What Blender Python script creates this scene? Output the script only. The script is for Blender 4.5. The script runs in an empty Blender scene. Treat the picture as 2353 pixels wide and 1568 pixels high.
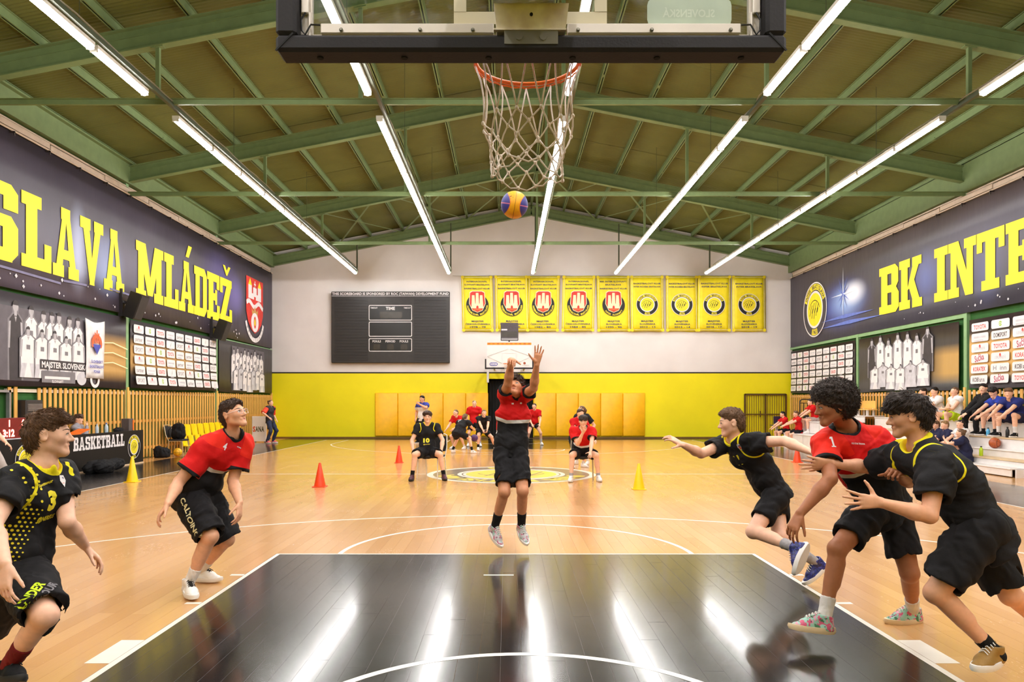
import bpy, math, random
import numpy as np
from mathutils import Vector, Matrix
from mathutils.bvhtree import BVHTree
random.seed(7); np.random.seed(7)
scene = bpy.context.scene
COL = scene.collection
# ---------------------------------------------------------------- camera, world, exposure
F, VX, HY = 1658.0, 1165.0, 925.0          # focal length and vanishing point in photograph pixels
CX, CZ = -0.09, 1.55                       # camera X and height, camera stands at Y = 0
cam_data = bpy.data.cameras.new('camera')
cam_data.sensor_fit = 'HORIZONTAL'; cam_data.sensor_width = 36.0
cam_data.lens = 36.0 * F / 2353.0
cam_data.shift_x = (2353 / 2 - VX) / 2353.0
cam_data.shift_y = (HY - 1568 / 2) / 2353.0
cam_data.clip_start = 0.05; cam_data.clip_end = 200
camera = bpy.data.objects.new('camera', cam_data); COL.objects.link(camera)
camera.location = (CX, 0, CZ); camera.rotation_euler = (math.pi / 2, 0, 0)
scene.camera = camera
world = bpy.data.worlds.new('world'); scene.world = world; world.use_nodes = True
world.node_tree.nodes['Background'].inputs[0].default_value = (0.02, 0.02, 0.022, 1)
world.node_tree.nodes['Background'].inputs[1].default_value = 0.3
vs = scene.view_settings
scene.display_settings.display_device = 'sRGB'
vs.view_transform = 'Standard'; vs.look = 'None'; vs.gamma = 1.0; vs.use_curve_mapping = False
vs.exposure = 0.0
TUBE = 72.0                                # radiance of the tube lights
try:
    scene.cycles.use_denoising = True
    scene.cycles.max_bounces = 10; scene.cycles.diffuse_bounces = 5; scene.cycles.glossy_bounces = 4
    scene.cycles.sample_clamp_indirect = 6.0
    scene.cycles.caustics_reflective = False; scene.cycles.caustics_refractive = False
except Exception:
    pass

def P(px, py, Y):
    """a photograph pixel at depth Y as a point of the hall"""
    return Vector((CX + (px - VX) * Y / F, Y, CZ + (HY - py) * Y / F))
def PX(px, Y): return CX + (px - VX) * Y / F
def PZ(py, Y): return CZ + (HY - py) * Y / F
def G(px, py):
    """the floor point seen at a photograph pixel"""
    Y = CZ * F / (py - HY)
    return P(px, py, Y)
def lin(r, g, b):
    def f(c):
        c /= 255.0
        return c / 12.92 if c <= 0.04045 else ((c + 0.055) / 1.055) ** 2.4
    return (f(r), f(g), f(b), 1.0)

# ---------------------------------------------------------------- materials
class NT:
    def __init__(s, name):
        s.m = bpy.data.materials.new(name); s.m.use_nodes = True
        s.t = s.m.node_tree; s.b = s.t.nodes['Principled BSDF']; s.out = s.t.nodes['Material Output']
    def n(s, typ, **kw):
        nd = s.t.nodes.new(typ)
        for k, v in kw.items(): setattr(nd, k, v)
        return nd
    def l(s, a, b): s.t.links.new(a, b)
    def val(s, sock, v):
        if hasattr(v, 'is_output') or isinstance(v, bpy.types.NodeSocket): s.l(v, sock)
        else: sock.default_value = v
    def math(s, op, a, b=0.0, clamp=False):
        nd = s.n('ShaderNodeMath', operation=op); nd.use_clamp = clamp
        s.val(nd.inputs[0], a); s.val(nd.inputs[1], b)
        return nd.outputs[0]
    def mix(s, fac, a, b, blend='MIX'):
        nd = s.n('ShaderNodeMix', data_type='RGBA', blend_type=blend)
        s.val(nd.inputs[0], fac); s.val(nd.inputs[6], a); s.val(nd.inputs[7], b)
        return nd.outputs[2]
    def attr(s, name):
        nd = s.n('ShaderNodeAttribute'); nd.attribute_name = name
        return nd.outputs['Fac']
    def coord(s, which='Object'):
        return s.n('ShaderNodeTexCoord').outputs[which]
    def noise(s, scale, detail=3, vec=None, rough=0.5, stretch=None):
        nd = s.n('ShaderNodeTexNoise'); nd.inputs['Scale'].default_value = scale; nd.inputs['Detail'].default_value = detail
        nd.inputs['Roughness'].default_value = rough
        v = vec if vec is not None else s.coord()
        if stretch:
            mp = s.n('ShaderNodeMapping'); mp.inputs['Scale'].default_value = stretch; s.l(v, mp.inputs[0]); v = mp.outputs[0]
        s.l(v, nd.inputs['Vector'])
        return nd.outputs['Fac']
    def ramp(s, fac, lo, hi):
        nd = s.n('ShaderNodeMapRange'); s.val(nd.inputs[0], fac)
        nd.inputs[1].default_value = lo; nd.inputs[2].default_value = hi
        return nd.outputs[0]
    def bump(s, h, strength=0.3, dist=0.01):
        nd = s.n('ShaderNodeBump'); nd.inputs['Strength'].default_value = strength; nd.inputs['Distance'].default_value = dist
        s.l(h, nd.inputs['Height']); s.l(nd.outputs[0], s.b.inputs['Normal'])
    def set(s, **kw):
        for k, v in kw.items(): s.val(s.b.inputs[k], v)
MATS = {}
def M(name, col, rough=0.6, metal=0.0, var=0.12, vscale=6.0, bump=0.0, bscale=60.0, bdist=0.004, spec=0.5, stretch=None, coat=0.0, sheen=0.0):
    """plain painted / cloth / metal surface: base colour with a little procedural unevenness"""
    if name in MATS: return MATS[name]
    t = NT(name)
    c = lin(*col) if max(col) > 1.001 else (*col, 1)
    nz = t.noise(vscale, 4, stretch=stretch)
    dark = tuple(x * (1 - var) for x in c[:3]) + (1,); lite = tuple(min(1, x * (1 + var)) for x in c[:3]) + (1,)
    t.set(**{'Base Color': t.mix(t.ramp(nz, 0.3, 0.7), dark, lite), 'Roughness': rough, 'Metallic': metal})
    t.b.inputs['Specular IOR Level'].default_value = spec
    if coat: t.b.inputs['Coat Weight'].default_value = coat; t.b.inputs['Coat Roughness'].default_value = 0.12
    if sheen: t.b.inputs['Sheen Weight'].default_value = sheen
    if bump: t.bump(t.noise(bscale, 3, stretch=stretch), bump, bdist)
    MATS[name] = t.m
    return t.m
def emit(name, col, strength):
    if name in MATS: return MATS[name]
    t = NT(name)
    t.set(**{'Base Color': (0.9, 0.9, 0.9, 1), 'Emission Color': col, 'Emission Strength': strength})
    MATS[name] = t.m
    return t.m

# ---------------------------------------------------------------- objects
ORG = {}
def link(o):
    COL.objects.link(o); return o
def tag(o, label=None, cat=None, group=None, kind=None):
    if label: o['label'] = label
    if cat: o['category'] = cat
    if group: o['group'] = group
    if kind: o['kind'] = kind
    return o
def thing(name, label, cat, loc=(0, 0, 0), rz=0.0, group=None, kind=None):
    o = bpy.data.objects.new(name, None); link(o); o.empty_display_size = 0.1
    o.location = loc; o.rotation_euler = (0, 0, rz); ORG[o.name] = Vector(loc)
    return tag(o, label, cat, group, kind)
def mesh_from(name, V, Fc, mats, idx=None, smooth=False):
    me = bpy.data.meshes.new(name)
    me.from_pydata([tuple(v) for v in V], [], [tuple(f) for f in Fc])
    for m in (mats if isinstance(mats, (list, tuple)) else [mats]): me.materials.append(m)
    if idx is not None: me.polygons.foreach_set('material_index', list(idx))
    if smooth: me.polygons.foreach_set('use_smooth', [True] * len(me.polygons))
    me.update()
    return me
def put(name, me, parent=None, loc=None, rz=0.0):
    o = bpy.data.objects.new(name, me); link(o)
    if parent is not None: o.parent = parent; ORG[o.name] = ORG.get(parent.name, Vector())
    if loc is not None: o.location = loc
    o.rotation_euler = (0, 0, rz)
    return o
def quadmesh(name, V, Q, mats, smooth=True):
    """fast mesh from numpy arrays: V (n,3), Q (m,4)"""
    me = bpy.data.meshes.new(name)
    me.vertices.add(len(V)); me.vertices.foreach_set('co', np.ascontiguousarray(V, np.float32).ravel())
    me.loops.add(Q.size); me.loops.foreach_set('vertex_index', np.ascontiguousarray(Q, np.int32).ravel())
    me.polygons.add(len(Q)); me.polygons.foreach_set('loop_start', np.arange(0, Q.size, Q.shape[1], dtype=np.int32))
    me.polygons.foreach_set('use_smooth', np.full(len(Q), bool(smooth)))
    for m in (mats if isinstance(mats, (list, tuple)) else [mats]): me.materials.append(m)
    me.update(calc_edges=True)
    return me
def fattr(me, name, arr):
    a = me.attributes.new(name, 'FLOAT', 'POINT'); a.data.foreach_set('value', np.ascontiguousarray(arr, np.float32))

class MB:
    """collects boxes, bars, tubes and lathes into one mesh"""
    def __init__(s): s.V = []; s.F = []; s.I = []; s.mi = 0
    def add(s, V, Fc):
        n = len(s.V); s.V += [Vector(v) for v in V]
        s.F += [tuple(i + n for i in f) for f in Fc]; s.I += [s.mi] * len(Fc)
        return s
    def box(s, x0, y0, z0, x1, y1, z1):
        V = [(x, y, z) for z in (z0, z1) for y in (y0, y1) for x in (x0, x1)]
        return s.add(V, [(0, 2, 3, 1), (4, 5, 7, 6), (0, 1, 5, 4), (2, 6, 7, 3), (0, 4, 6, 2), (1, 3, 7, 5)])
    def bbox(s, x0, y0, z0, x1, y1, z1, c=0.01):
        """box with chamfered edges"""
        X = (x0, x0 + c, x1 - c, x1); Y = (y0, y0 + c, y1 - c, y1); Z = (z0, z0 + c, z1 - c, z1)
        V = []; ids = {}
        def vid(i, j, k):
            if (i, j, k) not in ids: ids[(i, j, k)] = len(V); V.append((X[i], Y[j], Z[k]))
            return ids[(i, j, k)]
        Fc = []
        for a in (0, 3):
            f = [(a, 1, 1), (a, 2, 1), (a, 2, 2), (a, 1, 2)]; Fc.append([vid(*q) for q in (f if a else f[::-1])])
            f = [(1, a, 1), (1, a, 2), (2, a, 2), (2, a, 1)]; Fc.append([vid(*q) for q in (f if a else f[::-1])])
            f = [(1, 1, a), (2, 1, a), (2, 2, a), (1, 2, a)]; Fc.append([vid(*q) for q in (f if a else f[::-1])])
        e = {0: 1, 3: 2}
        for a in (0, 3):
            for b in (0, 3):
                Fc.append([vid(a, e[b], 1), vid(a, e[b], 2), vid(e[a], b, 2), vid(e[a], b, 1)])
                Fc.append([vid(a, 1, e[b]), vid(a, 2, e[b]), vid(e[a], 2, b), vid(e[a], 1, b)])
                Fc.append([vid(1, a, e[b]), vid(2, a, e[b]), vid(2, e[a], b), vid(1, e[a], b)])
                for c2 in (0, 3):
                    Fc.append([vid(a, e[b], e[c2]), vid(e[a], b, e[c2]), vid(e[a], e[b], c2)])
        return s.add(V, Fc)
    def tube(s, pts, r, n=8, closed=False, cap=True):
        pts = [Vector(p) for p in pts]; m = len(pts)
        rs = r if isinstance(r, (list, tuple)) else [r] * m
        V = []; up = None
        for i, p in enumerate(pts):
            a = pts[(i - 1) % m] if (closed or i > 0) else p
            b = pts[(i + 1) % m] if (closed or i < m - 1) else p
            t = (b - a).normalized()
            if up is None: up = t.orthogonal().normalized()
            up = (up - t * up.dot(t)).normalized()
            w = t.cross(up)
            for k in range(n):
                an = 2 * math.pi * k / n
                V.append(p + (up * math.cos(an) + w * math.sin(an)) * rs[i])
        Fc = []
        for i in range(m if closed else m - 1):
            for k in range(n):
                a = i * n + k; b = i * n + (k + 1) % n; i2 = (i + 1) % m
                Fc.append((a, b, i2 * n + (k + 1) % n, i2 * n + k))
        if cap and not closed:
            Fc.append(tuple(range(n))[::-1]); Fc.append(tuple((m - 1) * n + k for k in range(n)))
        return s.add(V, Fc)
    def bar(s, a, b, w, h, up=(0, 0, 1)):
        """rectangular bar from a to b, w wide and h high"""
        a, b = Vector(a), Vector(b); t = (b - a).normalized(); up = Vector(up)
        sd = t.cross(up).normalized(); u = sd.cross(t)
        V = [p + sd * (i * w / 2) + u * (j * h / 2) for p in (a, b) for i, j in ((-1, -1), (1, -1), (1, 1), (-1, 1))]
        return s.add(V, [(3, 2, 1, 0), (4, 5, 6, 7), (0, 1, 5, 4), (1, 2, 6, 5), (2, 3, 7, 6), (3, 0, 4, 7)])
    def prism(s, pts, depth):
        """polygon (list of 3-D points, planar) pushed along the vector depth"""
        d = Vector(depth); n = len(pts); V = [Vector(p) for p in pts] + [Vector(p) + d for p in pts]
        Fc = [tuple(range(n))[::-1], tuple(range(n, 2 * n))]
        for i in range(n): Fc.append((i, (i + 1) % n, n + (i + 1) % n, n + i))
        return s.add(V, Fc)
    def lathe(s, prof, n=24, c=(0, 0, 0), axis='Z'):
        c = Vector(c); V = []
        for r, z in prof:
            for k in range(n):
                a = 2 * math.pi * k / n
                v = Vector((r * math.cos(a), r * math.sin(a), z))
                if axis == 'Y': v = Vector((v.x, v.z, v.y))
                if axis == 'X': v = Vector((v.z, v.x, v.y))
                V.append(c + v)
        Fc = []
        for i in range(len(prof) - 1):
            for k in range(n): Fc.append((i * n + k, i * n + (k + 1) % n, (i + 1) * n + (k + 1) % n, (i + 1) * n + k))
        Fc.append(tuple(range(n))[::-1]); Fc.append(tuple((len(prof) - 1) * n + k for k in range(n)))
        return s.add(V, Fc)
    def sphere(s, c, r, n=16, m=10, sc=(1, 1, 1)):
        prof = [(r * math.sin(math.pi * i / m) if 0 < i < m else r * 0.01, -r * math.cos(math.pi * i / m)) for i in range(m + 1)]
        q = MB().lathe(prof, n); q.V = [Vector((v.x * sc[0], v.y * sc[1], v.z * sc[2])) + Vector(c) for v in q.V]
        return s.add(q.V, q.F)
    def build(s, name, mats, parent=None, smooth=False, loc=None, rz=0.0, local=False):
        """link as one object; vertices are hall coordinates unless local"""
        off = Vector()
        if not local:
            if parent is not None: off = ORG.get(parent.name, Vector())
            elif loc is not None: off = Vector(loc)
        me = mesh_from(name, [v - off for v in s.V], s.F, mats, s.I, smooth)
        o = put(name, me, parent, loc, rz)
        if parent is None: ORG[o.name] = off
        return o
    def mesh(s, name, mats, smooth=False): return mesh_from(name, s.V, s.F, mats, s.I, smooth)
def smooth_by_angle(o, deg=40):
    me = o.data
    me.polygons.foreach_set('use_smooth', [True] * len(me.polygons))
    try: me.set_sharp_from_angle(angle=math.radians(deg))
    except Exception: pass
def copy_tree(o, parent=None, loc=None, rz=None, label=None):
    c = o.copy(); COL.objects.link(c)
    if parent is not None: c.parent = parent
    if loc is not None: c.location = loc
    if rz is not None: c.rotation_euler = (0, 0, rz)
    if label: c['label'] = label
    for ch in list(o.children): copy_tree(ch, c)
    return c
# ---------------------------------------------------------------- the hall
XL, XR, XM = -10.25, 12.15, 0.95          # side walls and ridge
YN, YF = -4.55, 30.96                     # wall behind the camera, far wall
YE, YB = 1.59, 29.59                      # end lines
FRAMES = [-4.44, 1.46, 7.36, 13.26, 19.12, 25.02, 30.84]
SLOPE = 0.1964
def roof_z(x, off=0.0): return 9.55 + off - SLOPE * abs(x - XM)
STEEL = M('green painted steel', (112, 132, 88), .5, var=.08, bump=.1, bscale=40)
STEEL2 = M('pale green painted steel', (128, 166, 118), .5, var=.08)

# floor ------------------------------------------------------------------------
def floor_mat(name, base, tones, rough, objrand, grain=.14):
    t = NT(name)
    tone = t.n('ShaderNodeObjectInfo').outputs['Random'] if objrand else t.attr('tone')
    c = t.mix(tone, lin(*tones[0]), lin(*tones[1]))
    g = t.noise(5, 5, stretch=(9, .55, 1), rough=.6)
    c = t.mix(t.math('MULTIPLY', t.ramp(g, .35, .75), grain), c, lin(*tones[2]))
    g2 = t.noise(1.1, 3)
    r = t.math('ADD', t.math('MULTIPLY', t.ramp(g2, .3, .7), .05), t.math('ADD', rough, t.math('MULTIPLY', t.ramp(t.noise(30, 4, stretch=(3, .6, 1)), .4, .8), .05)))
    t.set(**{'Base Color': c, 'Roughness': r}); t.b.inputs['Specular IOR Level'].default_value = .5
    t.b.inputs['Coat Weight'].default_value = .35; t.b.inputs['Coat Roughness'].default_value = .10
    t.bump(t.noise(2.2, 2, stretch=(4, .5, 1)), .012, .01)
    return t.m
WOODT = ((198, 145, 90), (210, 159, 104), (178, 124, 72))
BLACKT = ((19, 18, 19), (27, 25, 26), (40, 36, 36))
WOOD_I = floor_mat('maple boards single', None, WOODT, .20, True); WOOD_S = floor_mat('maple boards', None, WOODT, .20, False)
BLK_I = floor_mat('black painted boards single', None, BLACKT, .165, True, .5); BLK_S = floor_mat('black painted boards', None, BLACKT, .165, False, .5)
fl = MB(); fl.box(XL - .3, YN - .3, -.20, XR + .3, YF + .8, -.004)
floor = tag(fl.build('floor', M('floor dust in the joints', (186, 150, 110), .8), loc=(0, 0, 0)), kind='structure')
rng = random.Random(4)
boards = []                                # x0, x1, y0, y1, black
def lay(x0, x1, y0, y1, black):
    n = max(1, round((x1 - x0) / .129)); w = (x1 - x0) / n
    for i in range(n):
        y = y0 - rng.uniform(0, 1.7)
        while y < y1:
            L = rng.choice((1.2, 1.5, 1.8, 2.1)); a, b = max(y, y0), min(y + L, y1)
            if b - a > .02: boards.append((x0 + i * w, x0 + (i + 1) * w, a, b, black))
            y += L
KW = 2.45; F1, F2 = YE + 5.8, YB - 5.8
lay(XL, -9.4, YN, YF, 0); lay(-9.4, -7.5, YN, YF, 1); lay(7.5, 9.4, YN, YF, 1); lay(9.4, XR, YN, YF, 0)
lay(-7.5, 7.5, YN, YE, 1); lay(-7.5, 7.5, YB, YF, 1)
lay(-7.5, -KW, YE, YB, 0); lay(KW, 7.5, YE, YB, 0)
lay(-KW, KW, YE, F1, 1); lay(-KW, KW, F1, F2, 0); lay(-KW, KW, F2, YB, 1)
def shown(b):
    ym = max(b[3] * .3 + b[2] * .7, .5); xm = (b[0] + b[1]) / 2
    px, py = VX + (xm - CX) * F / ym, HY + CZ * F / max(b[3], .1)
    return -40 < px < 2400 and py < 1600
cand = [b for b in boards if shown(b) and b[3] > 4.0]
near_w = sorted([b for b in cand if not b[4]], key=lambda b: b[2])[:285]
near_b = sorted([b for b in cand if b[4] and abs(b[0]) < 2.6], key=lambda b: b[2])[:150]
single = set(near_w + near_b); rest = [b for b in boards if b not in single]
GAP = .0006
for b in near_w + near_b:
    q = MB(); q.box(b[0] + GAP, b[2] + GAP, -.01, b[1] - GAP, b[3] - GAP, 0 if not b[4] else rng.uniform(-.0003, .0003))
    q.build('black_board' if b[4] else 'floor_board', BLK_I if b[4] else WOOD_I, floor)
for black, nm, mt in ((0, 'floor_board', WOOD_S), (1, 'black_board', BLK_S)):
    sel = [b for b in rest if b[4] == black]; V = []; Q = []; T = []
    for b in sel:
        k = len(V); x0, x1, y0, y1 = b[0] + GAP, b[1] - GAP, b[2] + GAP, b[3] - GAP
        V += [(x0, y0, 0), (x1, y0, 0), (x1, y1, 0), (x0, y1, 0), (x0, y0, -.006), (x1, y0, -.006), (x1, y1, -.006), (x0, y1, -.006)]
        Q += [(k, k + 1, k + 2, k + 3), (k, k + 4, k + 5, k + 1), (k + 1, k + 5, k + 6, k + 2), (k + 2, k + 6, k + 7, k + 3), (k + 3, k + 7, k + 4, k)]
        T += [rng.random()] * 8
    me = quadmesh(nm, np.array(V), np.array(Q), [mt], smooth=False); fattr(me, 'tone', np.array(T))
    tag(put(nm, me, floor), kind='stuff')
JV = []; JQ = []
for b in near_b:
    for x, y0, x1, y1 in ((b[0], b[2], b[0], b[3]), (b[0], b[2], b[1], b[2])):
        w = rng.choice((0, .0004, .0005, .0008)); k = len(JV)
        if w == 0: continue
        if x == x1: JV += [(x - w, y0, .0006), (x + w, y0, .0006), (x + w, y1, .0006), (x - w, y1, .0006)]
        else: JV += [(x, y0 - w, .0006), (x1, y0 - w, .0006), (x1, y0 + w, .0006), (x, y0 + w, .0006)]
        JQ.append((k, k + 1, k + 2, k + 3))
me = quadmesh('joint_wear', np.array(JV), np.array(JQ), [M('worn board edge', (98, 90, 88), .5, var=.4, vscale=9)], smooth=False); tag(put('joint_wear', me, floor), kind='stuff')
LINE = M('white court paint', (236, 226, 214), .35, var=.05, coat=.2)
def ribbon(name, pts, w=.05, mat=LINE, z=.0009, closed=False):
    pts = [Vector((p[0], p[1], 0)) for p in pts]; n = len(pts); V = []
    for i, p in enumerate(pts):
        a = pts[(i - 1) % n] if closed or i else p; b = pts[(i + 1) % n] if closed or i < n - 1 else p
        t = (b - a).normalized(); s = Vector((-t.y, t.x, 0)) * w / 2
        for zz, k in ((z, 1), (z, -1)): V.append((p.x + s.x * k, p.y + s.y * k, zz))
    Fc = [(2 * i, 2 * i + 1, 2 * ((i + 1) % n) + 1, 2 * ((i + 1) % n)) for i in range(n if closed else n - 1)]
    return put(name, mesh_from(name, V, Fc, mat), floor)
def arc(cx, cy, r, a0, a1, n=48): return [(cx + r * math.cos(math.radians(a0 + (a1 - a0) * i / n)), cy + r * math.sin(math.radians(a0 + (a1 - a0) * i / n))) for i in range(n + 1)]
ribbon('court_line', [(-7.5, YE), (7.5, YE), (7.5, YB), (-7.5, YB)], closed=True)
ribbon('court_line', [(-7.5, 15.59), (7.5, 15.59)])
for sgn, e in ((1, YE), (-1, YB)):
    yf = e + sgn * 5.775; bk = e + sgn * 1.575
    ribbon('key_line', [(-KW + .025, e), (-KW + .025, yf), (KW - .025, yf), (KW - .025, e)])
    ribbon('free_throw_arc', arc(0, yf, 1.8, 0, sgn * 180))
    a = math.degrees(math.acos(6.6 / 6.725))
    ribbon('three_point_line', [(6.6, e)] + arc(0, bk, 6.725, sgn * a, sgn * (180 - a), 80) + [(-6.6, e)])
    ribbon('no_charge_arc', arc(0, bk, 1.275, 0, sgn * 180))
    for k in (-1, 1):
        for d0, d1, wd in ((1.75, 1.80, .1), (2.69, 3.11, .15), (3.95, 4.0, .12), (4.86, 4.91, .12)):
            y0, y1 = e + sgn * d0, e + sgn * d1; x = k * (KW + wd / 2)
            ribbon('lane_mark', [(x, y0), (x, y1)], wd)
ribbon('lane_mark', [(-.30, 6.47), (-.03, 6.47)], .035)

# walls ------------------------------------------------------------------------
def end_wall_mat():
    t = NT('end wall paint'); z = t.n('ShaderNodeSeparateXYZ'); t.l(t.coord(), z.inputs[0]); zz = z.outputs[2]
    nz = t.ramp(t.noise(.9, 4), .3, .7)
    white = t.mix(nz, lin(224, 217, 216), lin(233, 227, 226)); yel = t.mix(nz, lin(236, 222, 2), lin(244, 230, 4))
    c = t.mix(t.math('GREATER_THAN', zz, 2.79), yel, lin(22, 20, 20)); c = t.mix(t.math('GREATER_THAN', zz, 2.85), c, white)
    t.set(**{'Base Color': c, 'Roughness': .55}); t.bump(t.noise(26, 4), .12, .006)
    return t.m
ENDW = end_wall_mat()
def gable(y0, y1, hole=None, name='wall_back'):
    w = MB(); zt = lambda x: roof_z(x, .60)
    xs = sorted([XL - .2, XM, XR + .2] + ([hole[0], hole[1]] if hole else []))
    for a, b in zip(xs, xs[1:]):
        z0 = hole[2] if hole and a >= hole[0] - 1e-6 and b <= hole[1] + 1e-6 else 0
        w.prism([(a, y0, z0), (b, y0, z0), (b, y0, zt(b)), (a, y0, zt(a))], (0, y1 - y0, 0))
    return tag(w.build(name, ENDW, loc=(0, 0, 0)), kind='structure')
DOOR = (-.92, 1.04, 2.56)
gable(YF, YF + .25, DOOR)
gable(YN - .25, YN, None, 'wall_front')
rec = MB(); rec.box(DOOR[0] - .1, YF + .72, 0, DOOR[1] + .1, YF + .78, 2.8); rec.box(DOOR[0] - .1, YF + .25, 0, DOOR[0] - .02, YF + .78, 2.8); rec.box(DOOR[1] + .02, YF + .25, 0, DOOR[1] + .1, YF + .78, 2.8); rec.box(DOOR[0] - .1, YF + .25, 2.58, DOOR[1] + .1, YF + .78, 2.66)
door1 = tag(rec.build('door_1', M('black doorway lining', (16, 14, 14), .7), loc=(0, 0, 0)), kind='structure')
cur = MB()
for i in range(14):
    x = DOOR[0] + .02 + i * .139; cur.prism([(x, YF + .30, 0.01), (x + .07, YF + .24, 0.01), (x + .139, YF + .30, 0.01), (x + .139, YF + .32, 0.01), (x, YF + .32, 0.01)], (0, 0, 2.5))
cur.build('curtain', M('black curtain', (15, 14, 15), .9), door1)
SIDEW = M('dark green side wall', (34, 88, 28), .8, var=.15)
for nm, x0, x1 in (('wall_left', XL - .25, XL), ('wall_right', XR, XR + .25)):
    w = MB(); w.box(x0, YN - .2, 0, x1, YF + .2, 8.0); tag(w.build(nm, SIDEW, loc=(0, 0, 0)), kind='structure')
    wl = bpy.data.objects[nm]
    for y in FRAMES[:-1]:
        c = MB(); s = 1 if x0 < 0 else -1; xe = x1 if s > 0 else x0
        c.box(min(xe, xe + s * .10), y - .065, 0, max(xe, xe + s * .10), y + .065, 7.35); c.build('column', STEEL2, wl)
    c = MB(); s = 1 if x0 < 0 else -1; xe = x1 if s > 0 else x0
    c.box(min(xe, xe + s * .09), FRAMES[-3], 3.80, max(xe, xe + s * .09), YF, 3.92) if s < 0 else c.box(xe, FRAMES[-2], 3.74, xe + .08, YF, 3.82)
    c.build('rail', STEEL2, wl)
base = MB(); base.box(XL, YF - .02, 0, DOOR[0], YF, .07); base.box(DOOR[1], YF - .02, 0, XR, YF, .07)
tag(base.build('baseboard_back', M('brown skirting', (120, 84, 30), .5), loc=(0, 0, 0)), kind='structure')

# roof -------------------------------------------------------------------------
cap = MB(); cap.bar((XM, YN - .2, roof_z(XM, .67)), (XM, YF + .2, roof_z(XM, .67)), .30, .02)
DECK = M('olive roof sheet', (98, 102, 50), .55, var=.10, vscale=1.6)
ceiling = tag(cap.build('ceiling', STEEL, loc=(0, 0, 0)), kind='structure')
ys = [YN - .2] + [1.46 - 1.95 + 1.96 * i for i in range(-1, 17)]
ys = [y for y in ys if y < YF - .5] + [YF + .2]
for a, b in zip(ys, ys[1:]):
    for s in (-1, 1):
        xe = XL - .1 if s < 0 else XR + .1; n = int((b - a + .06) / .024); V = []
        for i in range(n + 1):
            y = a - .03 + (b - a + .06) * i / n; r = .012 * math.sin(2 * math.pi * y / .096) + (.012 if y > b - .03 else 0)
            V += [(XM, y, roof_z(XM, .64) + r), (xe, y, roof_z(xe, .64) + r)]
        Fc = [(2 * i, 2 * i + 1, 2 * i + 3, 2 * i + 2) if s > 0 else (2 * i, 2 * i + 2, 2 * i + 3, 2 * i + 1) for i in range(n)]
        put('roof_sheet', mesh_from('roof_sheet', V, Fc, DECK, smooth=True), ceiling)
pitch = 1.372
for k in range(-8, 9):
    x = XM + k * pitch
    if k in (-8,): x = XL + .12
    if k == 8: x = XR - .12
    q = MB(); z = roof_z(x, .42) if k else roof_z(x, .38)
    q.box(x - .012, YN, z, x + .012, YF, z + .19); q.box(x - .045, YN, z, x + .045, YF, z + .012); q.box(x - .045, YN, z + .178, x + .045, YF, z + .19)
    for y in FRAMES:                                                  # splice plates
        if k: q.box(x - .03, y - 1.2, z - .004, x + .03, y - 1.05, z + .05)
    q.build('purlin', STEEL, ceiling)
for y in FRAMES:
    for s in (-1, 1):
        q = MB(); xe = XL if s < 0 else XR
        for zo, w, h in ((.0, .17, .022), (.40, .17, .022), (.205, .016, .40), (.27, .05, .02)):
            q.bar((XM, y, roof_z(XM, zo)), (xe, y, roof_z(xe, zo)), w, h)
        q.build('rafter', STEEL, ceiling)
    if y < YF - 1:
        q = MB(); q.bar((XL, y, 7.07), (XR, y, 7.07), .05, .10); q.bar((XL, y, 7.115), (XR, y, 7.115), .12, .012); q.build('tie_beam', STEEL, ceiling)
        for hx in (XM - 7.45, XM - 3.73, XM, XM + 3.73, XM + 7.45):
            q = MB(); q.bar((hx, y, 7.1), (hx, y, roof_z(hx, .0)), .07, .07, up=(0, 1, 0)); q.bar((hx - .11, y, roof_z(hx - .11, -.02)), (hx + .11, y, roof_z(hx + .11, -.02)), .12, .02); q.build('hanger', STEEL, ceiling)
for a, b in ((FRAMES[5], FRAMES[6]),):          # wind bracing in the end bays
    for i in (-6, -4, -2, 0, 2, 4):
        for (xa, xb) in ((i, i + 2), (i + 2, i)):
            q = MB(); x1, x2 = XM + xa * pitch, XM + xb * pitch; q.bar((x1, a, roof_z(x1, .36)), (x2, b, roof_z(x2, .36)), .07, .012); q.build('brace', STEEL, ceiling)

# tube lights ------------------------------------------------------------------
TUBE_M = emit('tube light diffuser', (1.0, .975, .95, 1), TUBE)
HOUS = M('white lamp housing', (226, 224, 218), .4); TRK = M('dark lamp rail', (70, 78, 58), .5)
ROWS = [(-6.33, 'over the banner wall with the coat of arms'), (-2.49, 'between the scoreboard and its neighbour row'), (.97, 'under the roof ridge'), (4.39, 'over the yellow pennants'), (8.11, 'beside the bleacher wall')]
RNAME = ['outermost row, on the side of the coat of arms', 'second row, hanging towards the scoreboard', 'middle row under the ridge', 'fourth row, hanging over the pennants', 'outermost row, on the bleacher side']
LZ = 6.86
ORD = ['first', 'second', 'third', 'fourth', 'fifth', 'sixth', 'seventh', 'eighth', 'ninth', 'tenth', 'eleventh', 'twelfth', 'thirteenth', 'fourteenth', 'fifteenth', 'sixteenth', 'seventeenth', 'eighteenth', 'nineteenth', 'twentieth']
SHORT = dict(zip(RNAME, ['row beside the coat of arms', 'row over the scoreboard', 'middle row', 'row over the pennants', 'row beside the bleachers']))
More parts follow.
